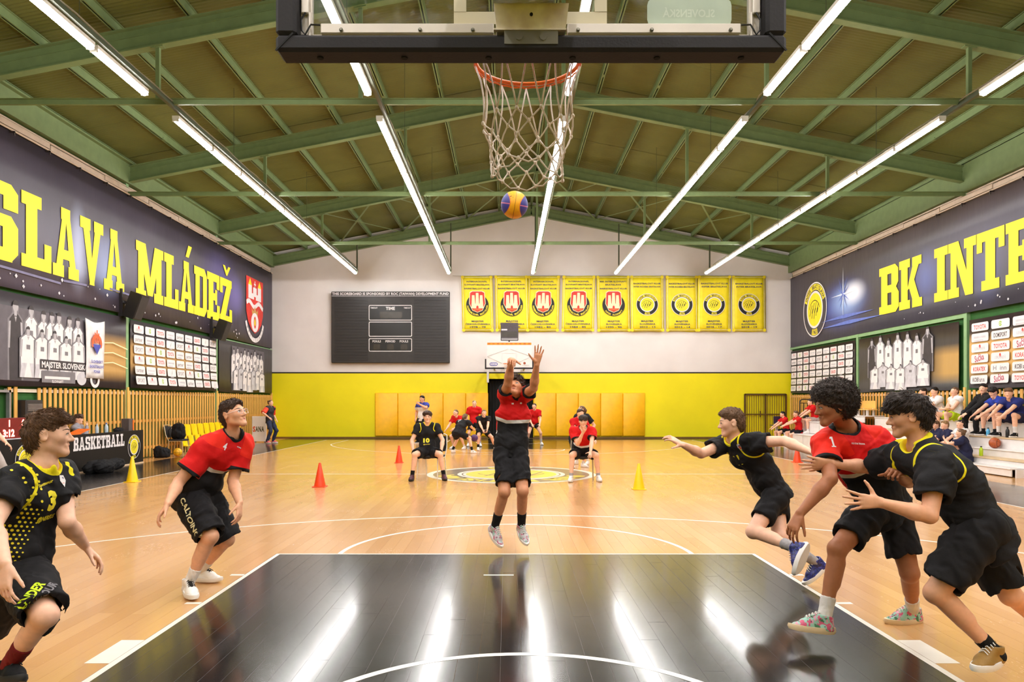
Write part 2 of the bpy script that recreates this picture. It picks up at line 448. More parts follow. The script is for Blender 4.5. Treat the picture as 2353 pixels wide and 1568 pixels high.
for (lx, _), nm in zip(ROWS, RNAME):
    tk = MB(); tk.box(lx - .035 + .10, -4.0, LZ + .10, lx + .035 + .10, 29.6, LZ + .15); tk.box(lx + .10 - .008, -4.0, LZ + .15, lx + .10 + .008, 29.6, LZ + .20)
    for y in FRAMES[1:6]: tk.bar((lx + .1, y, LZ + .15), (lx + .1, y, 7.05), .05, .05, up=(0, 1, 0))
    tk.bar((lx + .1, 29.55, LZ + .0), (lx + .1, 29.55, roof_z(lx + .1, -.0)), .05, .05, up=(0, 1, 0))
    for y in FRAMES[0:6]: tk.bar((lx + .1, y - 2.9, LZ + .2), (lx + .1, y - 2.9, roof_z(lx, .5)), .008, .008, up=(0, 1, 0))
    tr = tk.build('lamp_rail', TRK, loc=(lx, 15, LZ + .1))
    tag(tr, 'dark rail carrying the tube lights of the ' + SHORT[nm], 'rail', 'rails of the tube light rows')
    cb = MB(); r2 = random.Random(int(lx * 10)); cb.tube([(lx + .10 + r2.uniform(-.02, .02), -4 + i * .46, LZ + .21 + r2.uniform(0, .035)) for i in range(73)], .012, 5); cb.build('cable', M('grey cable', (150, 146, 130), .6), tr)
    Ys = [12.51 - 1.62 * i for i in range(1, 11)][::-1] + [13.58 + 1.62 * i for i in range(0, 10)]  # rows carried on unseen behind the camera, added to light faces from the front
    for iy, y in enumerate(Ys):
        t = thing('tube_light', 'white tube light, %s from the far wall in the %s' % (ORD[len(Ys) - 1 - iy], SHORT[nm]), 'light', (lx, y, LZ), group='tube lights of the ' + nm)
        h_ = MB(); h_.box(-.066, .0, .034, .066, 1.55, .09); h_.box(-.03, .3, .09, .03, .42, .12); h_.box(-.03, 1.1, .09, .03, 1.22, .12); h_.bar((.0, .36, .115), (.061, .36, .115), .03, .02); h_.bar((0, 1.16, .115), (.061, 1.16, .115), .03, .02)
        h_.box(-.06, -.0, -.02, .06, .018, .034); h_.box(-.06, 1.532, -.02, .06, 1.55, .034)
        if 'tube_h' not in MATS:
            MATS['tube_h'] = h_.mesh('housing', HOUS)
            d = MB(); n = 8; prof = [(.062 * math.cos(math.pi + math.pi * i / n), .034 + .068 * math.sin(math.pi + math.pi * i / n)) for i in range(n + 1)]
            V = [(x, yy, z) for yy in (.02, 1.53) for x, z in prof]; d.add(V, [(i, i + 1, n + 2 + i, n + 1 + i) for i in range(n)] + [tuple(range(n + 1))[::-1], tuple(range(n + 1, 2 * n + 2))])
            MATS['tube_d'] = d.mesh('diffuser', TUBE_M)
        put('housing', MATS['tube_h'], t); put('diffuser', MATS['tube_d'], t)
for nm, x0, x1 in (('wall_left', XL, XL + .18), ('wall_right', XR - .18, XR)):
    q = MB(); q.box(x0, YN, 7.34 if x0 < 0 else 7.10, x1, YF, 7.86); q.box(x0, YN, 7.84, x1 + (.1 if x0 < 0 else 0), YF, 7.88); q.build('eaves_beam', STEEL, bpy.data.objects[nm])
# eaves ducts
DUCT = M('white eaves duct', (214, 196, 180), .5, var=.08)
for lab, x, s in (('eaves_duct_1', XL, 1), ('eaves_duct_2', XR, -1)):
    t = thing(lab, None, None, (x, 15, 7.0), kind='structure'); dz = 0 if s > 0 else -.21
    r3 = random.Random(3)
    y = YN + .3
    while y < YF - .4:
        L = min(r3.uniform(1.6, 2.4), YF - .1 - y); q = MB(); z0 = 7.10 + dz + r3.uniform(-.015, .015); xa = x + s * .05
        q.bbox(min(xa, xa + s * .09), y, z0, max(xa, xa + s * .09), y + L - .03, z0 + .12, .008); q.build('duct_section', DUCT, t)
        y += L
    q = MB(); q.tube([(x + s * .17, YN + .2, 7.05 + dz), (x + s * .17, YF - .2, 7.05 + dz)], .02, 6); q.tube([(x + s * .08, YN + .2, 7.27 + dz), (x + s * .08, YF - .2, 7.27 + dz)], .025, 6); q.build('pipe', DUCT, t)
    y = 1.0
    while y < YF - .3:
        q = MB(); q.box(min(x, x + s * .22), y, 7.00 + dz, max(x, x + s * .22), y + .03, 7.03 + dz); q.box(min(x + s * .2, x + s * .22), y, 6.94 + dz, max(x + s * .2, x + s * .22), y + .03, 7.03 + dz); q.build('bracket', M('dark bracket', (60, 52, 50), .5), t); y += 1.13
# ---------------------------------------------------------------- lettering and flat prints
def _rc(x0, y0, x1, y1): return [(x0, y0), (x1, y0), (x1, y1), (x0, y1)]
_f = .17
GLY = {
 'I': (.46, [_rc(0, 0, .46, _f), _rc(0, 1 - _f, .46, 1), _rc(.1, 0, .36, 1)]),
 'L': (.70, [_rc(0, 1 - _f, .46, 1), _rc(.1, 0, .36, 1), _rc(0, 0, .70, _f), _rc(.53, 0, .70, .38)]),
 'T': (.74, [_rc(0, 1 - _f, .74, 1), _rc(0, .66, .15, 1), _rc(.59, .66, .74, 1), _rc(.24, 0, .50, 1), _rc(.13, 0, .61, _f)]),
 'E': (.70, [_rc(0, 0, .10, _f), _rc(.08, 0, .34, 1), _rc(0, 1 - _f, .68, 1), _rc(.52, .68, .68, 1), _rc(.08, 0, .70, _f), _rc(.54, 0, .70, .33), _rc(.34, .42, .5, .58), _rc(.44, .34, .55, .66)]),
 'B': (.76, [_rc(0, 0, .5, _f), _rc(0, 1 - _f, .5, 1), _rc(.08, 0, .33, 1), _rc(.3, .43, .56, .59), [(.48, 1), (.62, 1), (.74, .9), (.74, .62), (.64, .51), (.48, .51)], [(.48, .52), (.66, .52), (.76, .40), (.76, .1), (.64, 0), (.48, 0)]]),
 'R': (.84, [_rc(0, 0, .42, _f), _rc(0, 1 - _f, .5, 1), _rc(.08, 0, .33, 1), _rc(.3, .40, .56, .56), [(.48, 1), (.62, 1), (.74, .9), (.74, .55), (.62, .42), (.48, .42)], [(.38, .44), (.62, .44), (.76, .08), (.52, .08)], _rc(.52, 0, .84, _f)]),
 'K': (.86, [_rc(.08, 0, .33, 1), _rc(0, 0, .42, _f), _rc(0, 1 - _f, .42, 1), [(.30, .36), (.52, .46), (.78, .9), (.54, .9)], _rc(.50, 1 - _f, .84, 1), [(.36, .46), (.54, .62), (.80, .1), (.54, .1)], _rc(.50, 0, .86, _f)]),
 'N': (.90, [_rc(.08, 0, .28, 1), _rc(.60, 0, .80, 1), _rc(0, 1 - _f, .3, 1), _rc(0, 0, .36, _f), _rc(.52, 1 - _f, .90, 1), [(.1, 1), (.34, 1), (.80, 0), (.56, 0)]]),
 'M': (1.08, [_rc(.08, 0, .30, 1), _rc(.78, 0, 1.0, 1), _rc(0, 0, .38, _f), _rc(.70, 0, 1.08, _f), _rc(0, 1 - _f, .3, 1), _rc(.78, 1 - _f, 1.08, 1), [(.1, 1), (.36, 1), (.64, .1), (.44, .1)], [(.72, 1), (.98, 1), (.64, .1), (.44, .1)]]),
 'A': (.92, [[(.08, .04), (.31, .04), (.50, 1), (.36, 1)], [(.61, .04), (.84, .04), (.56, 1), (.42, 1)], _rc(.28, 1 - _f, .60, 1), _rc(.25, .26, .67, .40), _rc(0, 0, .38, _f), _rc(.54, 0, .92, _f)]),
 'V': (.92, [_rc(0, 1 - _f, .40, 1), _rc(.54, 1 - _f, .92, 1), [(.08, .96), (.33, .96), (.56, 0), (.38, 0)], [(.60, .96), (.84, .96), (.54, 0), (.36, 0)]]),
 'D': (.78, [_rc(0, 0, .5, _f), _rc(0, 1 - _f, .5, 1), _rc(.08, 0, .33, 1), [(.48, 1), (.62, 1), (.78, .86), (.78, .14), (.62, 0), (.48, 0), (.48, .17), (.53, .17), (.53, .83), (.48, .83)]]),
 'S': (.72, [_rc(.1, 1 - _f, .60, 1), [(0, .88), (.12, 1), (.26, 1), (.26, .46), (.12, .46), (0, .56)], _rc(.12, .43, .60, .59), [(.72, .46), (.60, .59), (.46, .59), (.46, 0), (.60, 0), (.72, .12)], _rc(.1, 0, .62, _f), [(.47, .66), (.72, .66), (.72, .9), (.60, 1), (.47, 1)], [(0, .34), (.25, .34), (.25, 0), (.1, 0), (0, .1)]]),
 'Z': (.74, [_rc(0, 1 - _f, .72, 1), _rc(0, 0, .74, _f), [(.40, .86), (.72, .9), (.32, .12), (0, .1)], _rc(0, .66, .16, 1), _rc(.58, 0, .74, .33)]),
}
_TXT = {}
def text_polys(s, bold=0.0):
    """triangulated outline of a text in the built-in face, unit cap height, centred; (verts, faces, width)"""
    if (s, bold) in _TXT: return _TXT[(s, bold)]
    cu = bpy.data.curves.new('lettering', 'FONT'); cu.body = s; cu.size = 1.0; cu.align_x = 'CENTER'; cu.resolution_u = 2; cu.offset = bold
    ob = bpy.data.objects.new('lettering', cu); me = bpy.data.meshes.new_from_object(ob)
    V = np.array([v.co[:2] for v in me.vertices]).reshape(-1, 2) / .72; Fc = [tuple(p.vertices) for p in me.polygons]
    bpy.data.objects.remove(ob); bpy.data.curves.remove(cu); bpy.data.meshes.remove(me)
    w = float(V[:, 0].max() - V[:, 0].min()) if len(V) else 0
    if len(V): V[:, 0] -= (V[:, 0].max() + V[:, 0].min()) / 2
    _TXT[(s, bold)] = (V, Fc, w)
    return _TXT[(s, bold)]
class Print:
    """flat artwork in (u, v) metres; later layers sit a hair in front of earlier ones"""
    def __init__(s): s.V = []; s.F = []; s.I = []; s.mats = []; s.lay = 0
    def _m(s, m):
        if m not in s.mats: s.mats.append(m)
        return s.mats.index(m)
    def faces(s, V, Fc, m):
        k = len(s.V); s.lay += 1; i = s._m(m)
        s.V += [(v[0], v[1], s.lay) for v in V]; s.F += [tuple(j + k for j in f) for f in Fc]; s.I += [i] * len(Fc); return s
    def poly(s, pts, m): return s.faces(pts, [tuple(range(len(pts)))], m)
    def rect(s, x0, y0, x1, y1, m): return s.poly(_rc(x0, y0, x1, y1), m)
    def rrect(s, x0, y0, x1, y1, r, m):
        pts = []
        for cx, cy, a in ((x1 - r, y0 + r, -90), (x1 - r, y1 - r, 0), (x0 + r, y1 - r, 90), (x0 + r, y0 + r, 180)):
            pts += [(cx + r * math.cos(math.radians(a + d)), cy + r * math.sin(math.radians(a + d))) for d in (0, 30, 60, 90)]
        return s.poly(pts, m)
    def frame(s, x0, y0, x1, y1, w, m):
        for q in ((x0, y0, x1, y0 + w), (x0, y1 - w, x1, y1), (x0, y0 + w, x0 + w, y1 - w), (x1 - w, y0 + w, x1, y1 - w)): s.rect(*q, m)
        return s
    def ell(s, cx, cy, rx, ry, m, n=28): return s.poly([(cx + rx * math.cos(2 * math.pi * i / n), cy + ry * math.sin(2 * math.pi * i / n)) for i in range(n)], m)
    def ring(s, cx, cy, r0, r1, m, n=40, a0=0, a1=360):
        V = []; A = [math.radians(a0 + (a1 - a0) * i / n) for i in range(n + 1)]
        for a in A: V += [(cx + r0 * math.cos(a), cy + r0 * math.sin(a)), (cx + r1 * math.cos(a), cy + r1 * math.sin(a))]
        return s.faces(V, [(2 * i, 2 * i + 1, 2 * i + 3, 2 * i + 2) for i in range(n)], m)
    def stroke(s, pts, w, m):
        for a, b in zip(pts, pts[1:]):
            d = Vector((b[0] - a[0], b[1] - a[1])); nrm = Vector((-d.y, d.x)).normalized() * w / 2
            s.poly([(a[0] - nrm.x, a[1] - nrm.y), (b[0] - nrm.x, b[1] - nrm.y), (b[0] + nrm.x, b[1] + nrm.y), (a[0] + nrm.x, a[1] + nrm.y)], m); s.lay -= .85
        return s
    def slab(s, ch, u0, u1, v0, v1, m):
        w, ps = GLY[ch]
        for p in ps: s.poly([(u0 + x / w * (u1 - u0), v0 + y * (v1 - v0)) for x, y in p], m); s.lay -= .8
        return s
    def slabs(s, word, u0, u1, v0, v1, m, gap=.07):
        W = sum(GLY[c][0] + gap for c in word) - gap; k = (u1 - u0) / W; u = u0
        for c in word: s.slab(c, u, u + GLY[c][0] * k, v0, v1, m); u += (GLY[c][0] + gap) * k
        return s
    def text(s, t, u, v, h, m, width=None, bold=.02, rot=0.0):
        """centred at u, base line v, cap height h"""
        V, Fc, w = text_polys(t, bold)
        if not len(V): return s
        kx = h if width is None else width / w; c, sn = math.cos(rot), math.sin(rot)
        return s.faces([(u + x * kx * c - y * h * sn, v + x * kx * sn + y * h * c) for x, y in V], Fc, m)
    def arctext(s, t, cx, cy, r, h, m, a_mid, a_span, bold=.03, up=True):
        n = len(t)
        for i, ch in enumerate(t):
            if ch == ' ': continue
            a = math.radians(a_mid + (a_span / 2 - a_span * i / max(n - 1, 1)) * (1 if up else -1))
            s.text(ch, cx + r * math.cos(a), cy + r * math.sin(a), h, m, bold=bold, rot=a - math.pi / 2 if up else a + math.pi / 2); s.lay -= 1
        s.lay += 1; return s
    def place(s, name, o, eu, ev, parent=None, eps=.0005, start=.002):
        """o = hall point of (0,0); eu, ev = hall directions of u and v"""
        o, eu, ev = Vector(o), Vector(eu).normalized(), Vector(ev).normalized(); n = eu.cross(ev)
        off = ORG.get(parent.name, Vector()) if parent else Vector()
        me = mesh_from(name, [o + eu * x + ev * y + n * (start + eps * l) - off for x, y, l in s.V], s.F, s.mats, s.I)
        return put(name, me, parent)
    def drape(s, name, res, which, o, eu, ev, lift=.0022, reach=.35):
        """lay the artwork on a garment: rays go in against the artwork's normal"""
        o, eu, ev = Vector(o), Vector(eu).normalized(), Vector(ev).normalized(); ev = (ev - eu * ev.dot(eu)).normalized(); n = eu.cross(ev); bv = res.bvh[which]
        V = []; ok = []
        for x, y, l in s.V:
            p = o + eu * x + ev * y + n * reach; q = bv.ray_cast(p, -n, reach * 2)[0]
            ok.append(q is not None); V.append((q if q is not None else p - n * reach) + n * (lift + .0004 * min(l, 12)) - Vector(res.org))
        if getattr(res, 'keep', None):
            kp = res.keep(np.array([tuple(v + Vector(res.org)) for v in V], np.float32)); ok = [a and bool(b) for a, b in zip(ok, kp)]
        Fk = [(f, i) for f, i in zip(s.F, s.I) if all(ok[j] for j in f)]
        if not Fk: return None
        me = mesh_from(name, V, [f for f, i in Fk], s.mats, [i for f, i in Fk])
        par = getattr(res, 'shirt' if which == 'shirt' else 'shorts')
        return put(name, me, par)
INK = {'yellow': M('print yellow', (240, 220, 40), .6, var=.06), 'white': M('print white', (228, 222, 224), .6, var=.04), 'black': M('print black', (26, 24, 26), .6), 'grey': M('print grey', (150, 146, 150), .6),
       'red': M('print red', (206, 50, 40), .6), 'blue': M('print blue', (70, 76, 170), .6), 'dark': M('print dark', (58, 52, 56), .65, var=.15), 'green': M('print green', (150, 190, 60), .6), 'cream': M('print cream', (238, 228, 180), .6),
       'pale': M('print pale grey', (196, 194, 202), .6), 'mid': M('print mid grey', (120, 116, 122), .6), 'gold': M('print gold', (196, 152, 84), .6, var=.1), 'navy': M('print navy', (40, 44, 96), .6), 'violet': M('print violet', (112, 108, 140), .6)}
def roundel(p, cx, cy, r, ring, ink, ball=INK['yellow'], line=INK['white'], seam=INK['black']):
    """the club badge: ring with lettering round a clawed ball"""
    p.ell(cx, cy, r, r, line, 40); p.ell(cx, cy, r * .955, r * .955, ring, 40)
    if ink is not None:
        p.ring(cx, cy, r * .72, r * .93, ball, 30, 22, 158); p.arctext('INTER BRATISLAVA', cx, cy, r * .755, r * .15, ring if ink is None else ink, 90, 122)
        p.ring(cx, cy, r * .72, r * .93, ball, 10, 254, 286); p.arctext('1963', cx, cy, r * .895, r * .15, ink, 270, 20, up=False)
    p.ell(cx, cy, r * .68, r * .68, line, 36); p.ell(cx, cy, r * .60, r * .60, ball, 36)
    w = r * .03
    p.stroke(arc(cx - r * .02, cy - r * .12, r * .46, 20, 160, 12), w, seam)
    for dx in (-.30, -.12, .06, .24):
        p.stroke([(cx + (dx + .10) * r, cy + (.30 - abs(dx) * .4) * r), (cx + (dx - .02) * r, cy), (cx + (dx - .12) * r, cy - (.36 - abs(dx) * .5) * r)], w * 1.3, seam)
    for dx in (-.2, 0, .2): p.stroke([(cx + dx * r, cy - .12 * r), (cx + (dx + .08) * r, cy + .05 * r)], w * 2.2, seam)
# ---------------------------------------------------------------- banners and pennants
def banner_mat(name, base, spots=(), stripes=()):
    """printed vinyl: base colour with printed glows, stars and court stripes (object coordinates), crinkled"""
    t = NT(name); sp = t.n('ShaderNodeSeparateXYZ'); t.l(t.coord(), sp.inputs[0]); yy, zz = sp.outputs[1], sp.outputs[2]
    c = t.mix(t.ramp(t.noise(.5, 4), .3, .7), tuple(x * .82 for x in lin(*base)[:3]) + (1,), tuple(x * 1.15 for x in lin(*base)[:3]) + (1,))
    for (y0, y1, z0, z1, col, f) in stripes:
        m = t.math('MULTIPLY', t.math('MULTIPLY', t.ramp(yy, y0, y0 + (.8 if y1 > y0 else -.8)), t.ramp(yy, y1, y1 - (.8 if y1 > y0 else -.8))), t.math('MULTIPLY', t.ramp(zz, z0, z0 + .3), t.ramp(zz, z1, z1 - .3)))
        c = t.mix(t.math('MULTIPLY', m, f, True), c, lin(*col))
    for (y, z, ry, rz, col, f) in spots:
        dy = t.math('DIVIDE', t.math('SUBTRACT', yy, y), ry); dz = t.math('DIVIDE', t.math('SUBTRACT', zz, z), rz)
        d = t.math('SQRT', t.math('ADD', t.math('MULTIPLY', dy, dy), t.math('MULTIPLY', dz, dz)))
        nd = t.n('ShaderNodeMapRange'); nd.interpolation_type = 'SMOOTHSTEP'; t.l(d, nd.inputs[0]); nd.inputs[1].default_value = 1; nd.inputs[2].default_value = 0
        c = t.mix(t.math('MULTIPLY', nd.outputs[0], f, True), c, lin(*col))
    t.set(**{'Base Color': c, 'Roughness': .42}); t.b.inputs['Specular IOR Level'].default_value = .4
    w = t.noise(.55, 3, stretch=(1, 1, .35), rough=.45)
    t.bump(t.math('ADD', w, t.math('MULTIPLY', t.noise(5, 3, stretch=(1, 1, .3)), .12)), .5, .09)
    return t.m
XA, XB = -10.135, 12.035
def LP(px, py): Y = F * (XA - CX) / (px - VX); return Y, PZ(py, Y)
def RP(px, py): Y = F * (XB - CX) / (px - VX); return Y, PZ(py, Y)
def banner(label, side, y0, y1, z0, z1, mat, sag=0.0, name='wall_banner', nv=4, nu=18):
    """vinyl sheet with thickness; the lower edge may curl off the wall"""
    s = 1 if side == 'L' else -1; X = XA if side == 'L' else XB; V = []; yc = (y0 + y1) / 2
    r = random.Random(int(y0 * 10)); ph = r.uniform(0, 6)
    for j in range(nv + 1):
        for i in range(nu + 1):
            a, b = i / nu, j / nv
            off = .008 * math.sin(a * 9 + ph) * (1 - b) + sag * (1 - b) ** 3 * math.sin(math.pi * a) ** .5
            V.append((X + s * off, y0 + (y1 - y0) * a, z0 + (z1 - z0) * b + .02 * math.sin(a * 7 + ph) * (1 - b) * (1 if j == 0 else 0)))
    n = len(V); V += [(v[0] - s * .012, v[1], v[2]) for v in V]
    Fc = []
    for j in range(nv):
        for i in range(nu):
            k = j * (nu + 1) + i; q = (k, k + 1, k + nu + 2, k + nu + 1)
            Fc.append(q if s > 0 else q[::-1]); Fc.append(tuple(x + n for x in (q[::-1] if s > 0 else q)))
    for i in range(nu):
        Fc.append((i + 1, i, i + n, i + n + 1)); k = nv * (nu + 1) + i; Fc.append((k, k + 1, k + 1 + n, k + n))
    o = put(name, mesh_from(name, V, Fc, mat, smooth=True)); ORG[o.name] = Vector()
    return tag(o, label, 'banner')
def paste(p, side, name, parent, lift=.016):
    X = XA if side == 'L' else XB; s = 1 if side == 'L' else -1
    # artwork is drawn with u = hall Y, v = hall Z
    me = mesh_from(name, [(X + s * (lift + .0003 * l), u, v) for u, v, l in p.V], p.F, p.mats, p.I)
    return put(name, me, parent)
VIO = banner_mat('banner print with floodlights', (66, 60, 72), [(18.1, 5.0, 1.0, 1.0, (150, 170, 220), .8), (16.9, 5.1, .5, 1.3, (190, 200, 236), .8), (25.3, 5.6, 2.2, 1.6, (92, 84, 150), .8), (26.8, 5.5, 1.0, 1.0, (120, 112, 180), .7), (15.5, 4.0, 4, .35, (120, 116, 140), .5), (20, 5.2, 7, .9, (96, 88, 116), .5)])
b = banner('long dark banner over the table side reading SLAVA MLÁDEŽ with a coat of arms', 'L', 3.0, 30.85, 3.86, 7.05, VIO)
p = Print()
YM = INK['yellow']; HALO = M('print letter halo', (98, 88, 74), .6)
spans = [('B', 8.6, 9.6), ('R', 9.65, 10.75), ('A', 10.8, 11.75), ('T', 11.75, 12.7), ('I', 12.8, 13.4), ('S', 13.55, 14.80), ('L', 14.9, 15.88), ('A', 15.93, 16.90), ('V', 16.95, 17.92), ('A', 17.95, 18.9), ('M', 19.5, 21.05), ('L', 21.1, 22.02), ('A', 22.05, 23.1), ('D', 23.12, 24.1), ('E', 24.12, 25.18), ('Z', 25.2, 26.3)]
for ch, a, c in spans:
    p.rect(a - .06, 4.32, c + .06, 6.02, HALO) if False else None
    p.slab(ch, a, c, 4.38, 5.95, YM)
p.poly([(22.5, 6.10), (22.72, 6.10), (22.95, 6.48), (22.70, 6.48)], YM); p.poly([(25.75, 6.08), (25.45, 6.42), (25.65, 6.42), (25.8, 6.26), (25.95, 6.42), (26.15, 6.42), (25.85, 6.08)], YM)
paste(p, 'L', 'lettering', b)
# coat of arms
p = Print(); cx = 28.7; R_, W_ = INK['red'], INK['white']
p.ring(cx, 5.05, .95, 1.12, W_, 30, 200, 340); p.arctext('BRATISLAVA', cx, 5.05, 1.08, .12, INK['grey'], 270, 110, up=False)
sh = [(cx - .95, 6.45), (cx + .95, 6.45), (cx + .95, 5.1), (cx + .75, 4.7), (cx + .4, 4.42), (cx, 4.28), (cx - .4, 4.42), (cx - .75, 4.7), (cx - .95, 5.1)]
p.poly(sh, R_)
p.rect(cx - .72, 5.62, cx + .72, 5.85, W_); p.rect(cx - .72, 5.8, cx - .34, 6.15, W_); p.rect(cx + .34, 5.8, cx + .72, 6.15, W_); p.rect(cx - .2, 5.8, cx + .2, 6.1, W_)
for dx in (-.53, .53): p.poly([(cx + dx - .2, 6.15), (cx + dx + .2, 6.15), (cx + dx, 6.42)], YM)
p.rect(cx - .03, 6.1, cx + .03, 6.36, W_); p.rect(cx - .1, 6.2, cx + .1, 6.26, W_); p.rect(cx - .1, 5.62, cx + .1, 5.74, R_)
wv = [(cx - .92 + .092 * i * 2, 5.42 + .10 * math.sin(i * 1.05)) for i in range(11)]; p.stroke(wv, .17, W_)
p.poly([(cx - .3, 5.0), (cx + .3, 5.0), (cx + .38, 5.3), (cx + .18, 5.14), (cx, 5.36), (cx - .18, 5.14), (cx - .38, 5.3)], INK['gold'])
p.ell(cx, 4.72, .42, .38, W_); p.ell(cx, 4.72, .13, .24, R_); p.ell(cx, 4.72, .07, .14, YM)
paste(p, 'L', 'coat_of_arms', b)
p = Print(); r = random.Random(5)
for i in range(46):
    y, z = r.uniform(13.5, 27), 3.95 + abs(r.gauss(0, .25)); k = r.uniform(.015, .05)
    p.poly([(y - k, z), (y, z - k), (y + k, z), (y, z + k)], INK['pale'])
for y0, z0, y1, z1 in ((12, 4.28, 16.2, 4.22), (16.3, 4.30, 17.2, 4.34), (18.2, 4.42, 19.2, 4.4)): p.stroke([(y0, z0), (y1, z1)], .05, INK['violet'])
paste(p, 'L', 'printed_stars', b)['kind'] = 'stuff'

BKB = banner_mat('banner print with stadium flare', (62, 57, 66), [(26.2, 5.1, 2.6, 1.15, (70, 86, 170), .95), (25.8, 5.2, 1.7, .8, (150, 178, 226), .95), (25.3, 5.4, 1.1, .55, (240, 240, 246), 1), (20.9, 5.2, 1.0, 1.0, (84, 96, 160), .9), (18.2, 5.0, .8, 1.2, (84, 90, 140), .8), (18, 5.6, 5, 1.2, (84, 78, 100), .5)])
b = banner('long dark banner above the bleachers reading BK INTER beside a round club badge', 'R', 3.0, 30.85, 3.90, 6.86, BKB)
p = Print()
for ch, a, c in (('B', 23.47, 22.3), ('K', 22.28, 21.05), ('I', 20.45, 19.82), ('N', 19.80, 18.62), ('T', 18.60, 17.56), ('E', 17.52, 16.62), ('R', 16.55, 15.5)): p.slab(ch, a, c, 4.38, 5.88, YM)
paste(p, 'R', 'lettering', b)
p = Print(); DK = M('print banner dark', (62, 57, 66), .5); roundel(p, 0, 0, 1.08, DK, DK)
for i in range(len(p.V)): p.V[i] = (28.4 - p.V[i][0], 5.2 + p.V[i][1], p.V[i][2])
paste(p, 'R', 'club_badge', b)
p = Print(); FL = M('print flare white', (220, 228, 244), .5); FB = M('print flare blue', (96, 116, 196), .5)
for a in range(0, 360, 30):
    L = 1.0 if a % 90 == 0 else .55 + .15 * (a % 60 == 0)
    ca, sa = math.cos(math.radians(a)), math.sin(math.radians(a)); p.poly([(26.0 + sa * .03, 5.45 - ca * .03), (26.0 + ca * L, 5.45 + sa * L), (26.0 - sa * .03, 5.45 + ca * .03)], FL if a % 90 == 0 else FB)
for z, L in ((4.62, 2.0), (4.38, 2.3)): p.poly([(27.8, z), (27.8 - L, z + .09), (27.8 - 2 * L, z), (27.8 - L, z - .05)], FB)
paste(p, 'R', 'printed_flare', b)
p = Print(); r = random.Random(9)
for i in range(24):
    y, z = r.uniform(13.5, 22), 3.98 + abs(r.gauss(0, .18)); k = r.uniform(.015, .04); p.poly([(y - k, z), (y, z - k), (y + k, z), (y, z + k)], INK['pale'])
paste(p, 'R', 'printed_stars', b)['kind'] = 'stuff'

# team-photo banners
def figure(p, y, zt, h, w, cloth_, face=M('print face grey', (172, 168, 174), .6), hairm=INK['dark'], seated=False, k=1):
    """a printed team member, head top at zt"""
    hd = h * .13; zc = zt - hd * .55
    p.poly([(y - w * .66, zt - h), (y + w * .66, zt - h), (y + w * .66, zt - h * .24), (y + w * .25, zt - h * .15), (y + hd * .5, zt - hd * .6), (y, zt + hd * .06), (y - hd * .5, zt - hd * .6), (y - w * .25, zt - h * .15), (y - w * .66, zt - h * .24)], INK['mid'])
    p.poly([(y - w * .5, zt - h), (y + w * .5, zt - h), (y + w * .55, zt - h * .55), (y + w * .5, zt - h * .24), (y + w * .2, zt - h * .17), (y - w * .2, zt - h * .17), (y - w * .5, zt - h * .24), (y - w * .55, zt - h * .55)], cloth_)
    p.rect(y - w * .11, zt - h * .19, y + w * .11, zt - hd * .8, face); p.ell(y, zc, hd * .40, hd * .55, face, 14)
    p.poly([(y + hd * .42 * math.cos(a), zc + hd * .12 + hd * .48 * math.sin(a)) for a in [math.pi * i / 8 for i in range(9)]], hairm)
    for q in (-1, 1): p.poly([(y + q * w * .40, zt - h * .26), (y + q * w * .56, zt - h * .27), (y + q * w * .62, zt - h * .60), (y + q * w * .48, zt - h * .60)], face)
    p.poly([(y - w * .09, zt - h * .20), (y + w * .09, zt - h * .20), (y, zt - h * .27)], face); p.rect(y - w * .14, zt - h * .45, y + w * .14, zt - h * .36, INK['mid'] if cloth_ is not INK['dark'] else INK['dark'])
    if seated:
        for q in (-1, 1): p.poly([(y + q * w * .1, zt - h * .72), (y + q * w * .5, zt - h * .72), (y + q * w * .62, zt - h), (y + q * w * .3, zt - h)], INK['pale'])
GOLDB = banner_mat('banner print court gold', (64, 58, 64), [], [(17.0, 20.5, 2.05, 3.3, (200, 158, 96), .9)])
b = banner('printed team photo banner with coach, white pennant and MAJSTER SLOVENSKA lettering', 'L', 13.36, 19.02, 1.90, 3.78, GOLDB, .02)
p = Print()
p.rect(14.0, 2.0, 17.6, 3.5, M('print photo ground', (92, 86, 94), .6))
for px, py, dk in ((34, 698, 1), (70, 710, 0), (98, 721, 0), (117, 724, 0), (133, 725, 0), (157, 733, 0), (176, 736, 0)):
    y, z = LP(px, py); figure(p, y, z + .06, 1.45 if not dk else 1.62, .36, INK['dark'] if dk else INK['white'])
for px, py in ((61, 756), (93, 763), (122, 766), (148, 778), (176, 774)):
    y, z = LP(px, py); figure(p, y, z + .05, z - 2.02, .42, INK['white'], seated=True)
p.rect(15.45, 2.27, 17.25, 2.48, INK['dark']); p.text('MAJSTER SLOVENSKA', 16.35, 2.31, .13, INK['white'], width=1.7, bold=.03)
p.rect(15.5, 1.98, 16.7, 2.24, INK['mid']); p.rect(15.6, 2.06, 16.5, 2.12, INK['white']); p.text('SLOVNAFT', 16.05, 1.98, .06, INK['white'])
p.ell(16.95, 2.1, .19, .15, INK['pale']); p.ring(17.5, 2.1, .12, .20, INK['white'], 24)
for yy in (2.5, 2.75, 3.0): p.stroke([(17.6, yy), (18.3, yy + .06), (19.0, yy - .06)], .025, INK['cream'])
paste(p, 'L', 'printed_photo', b)
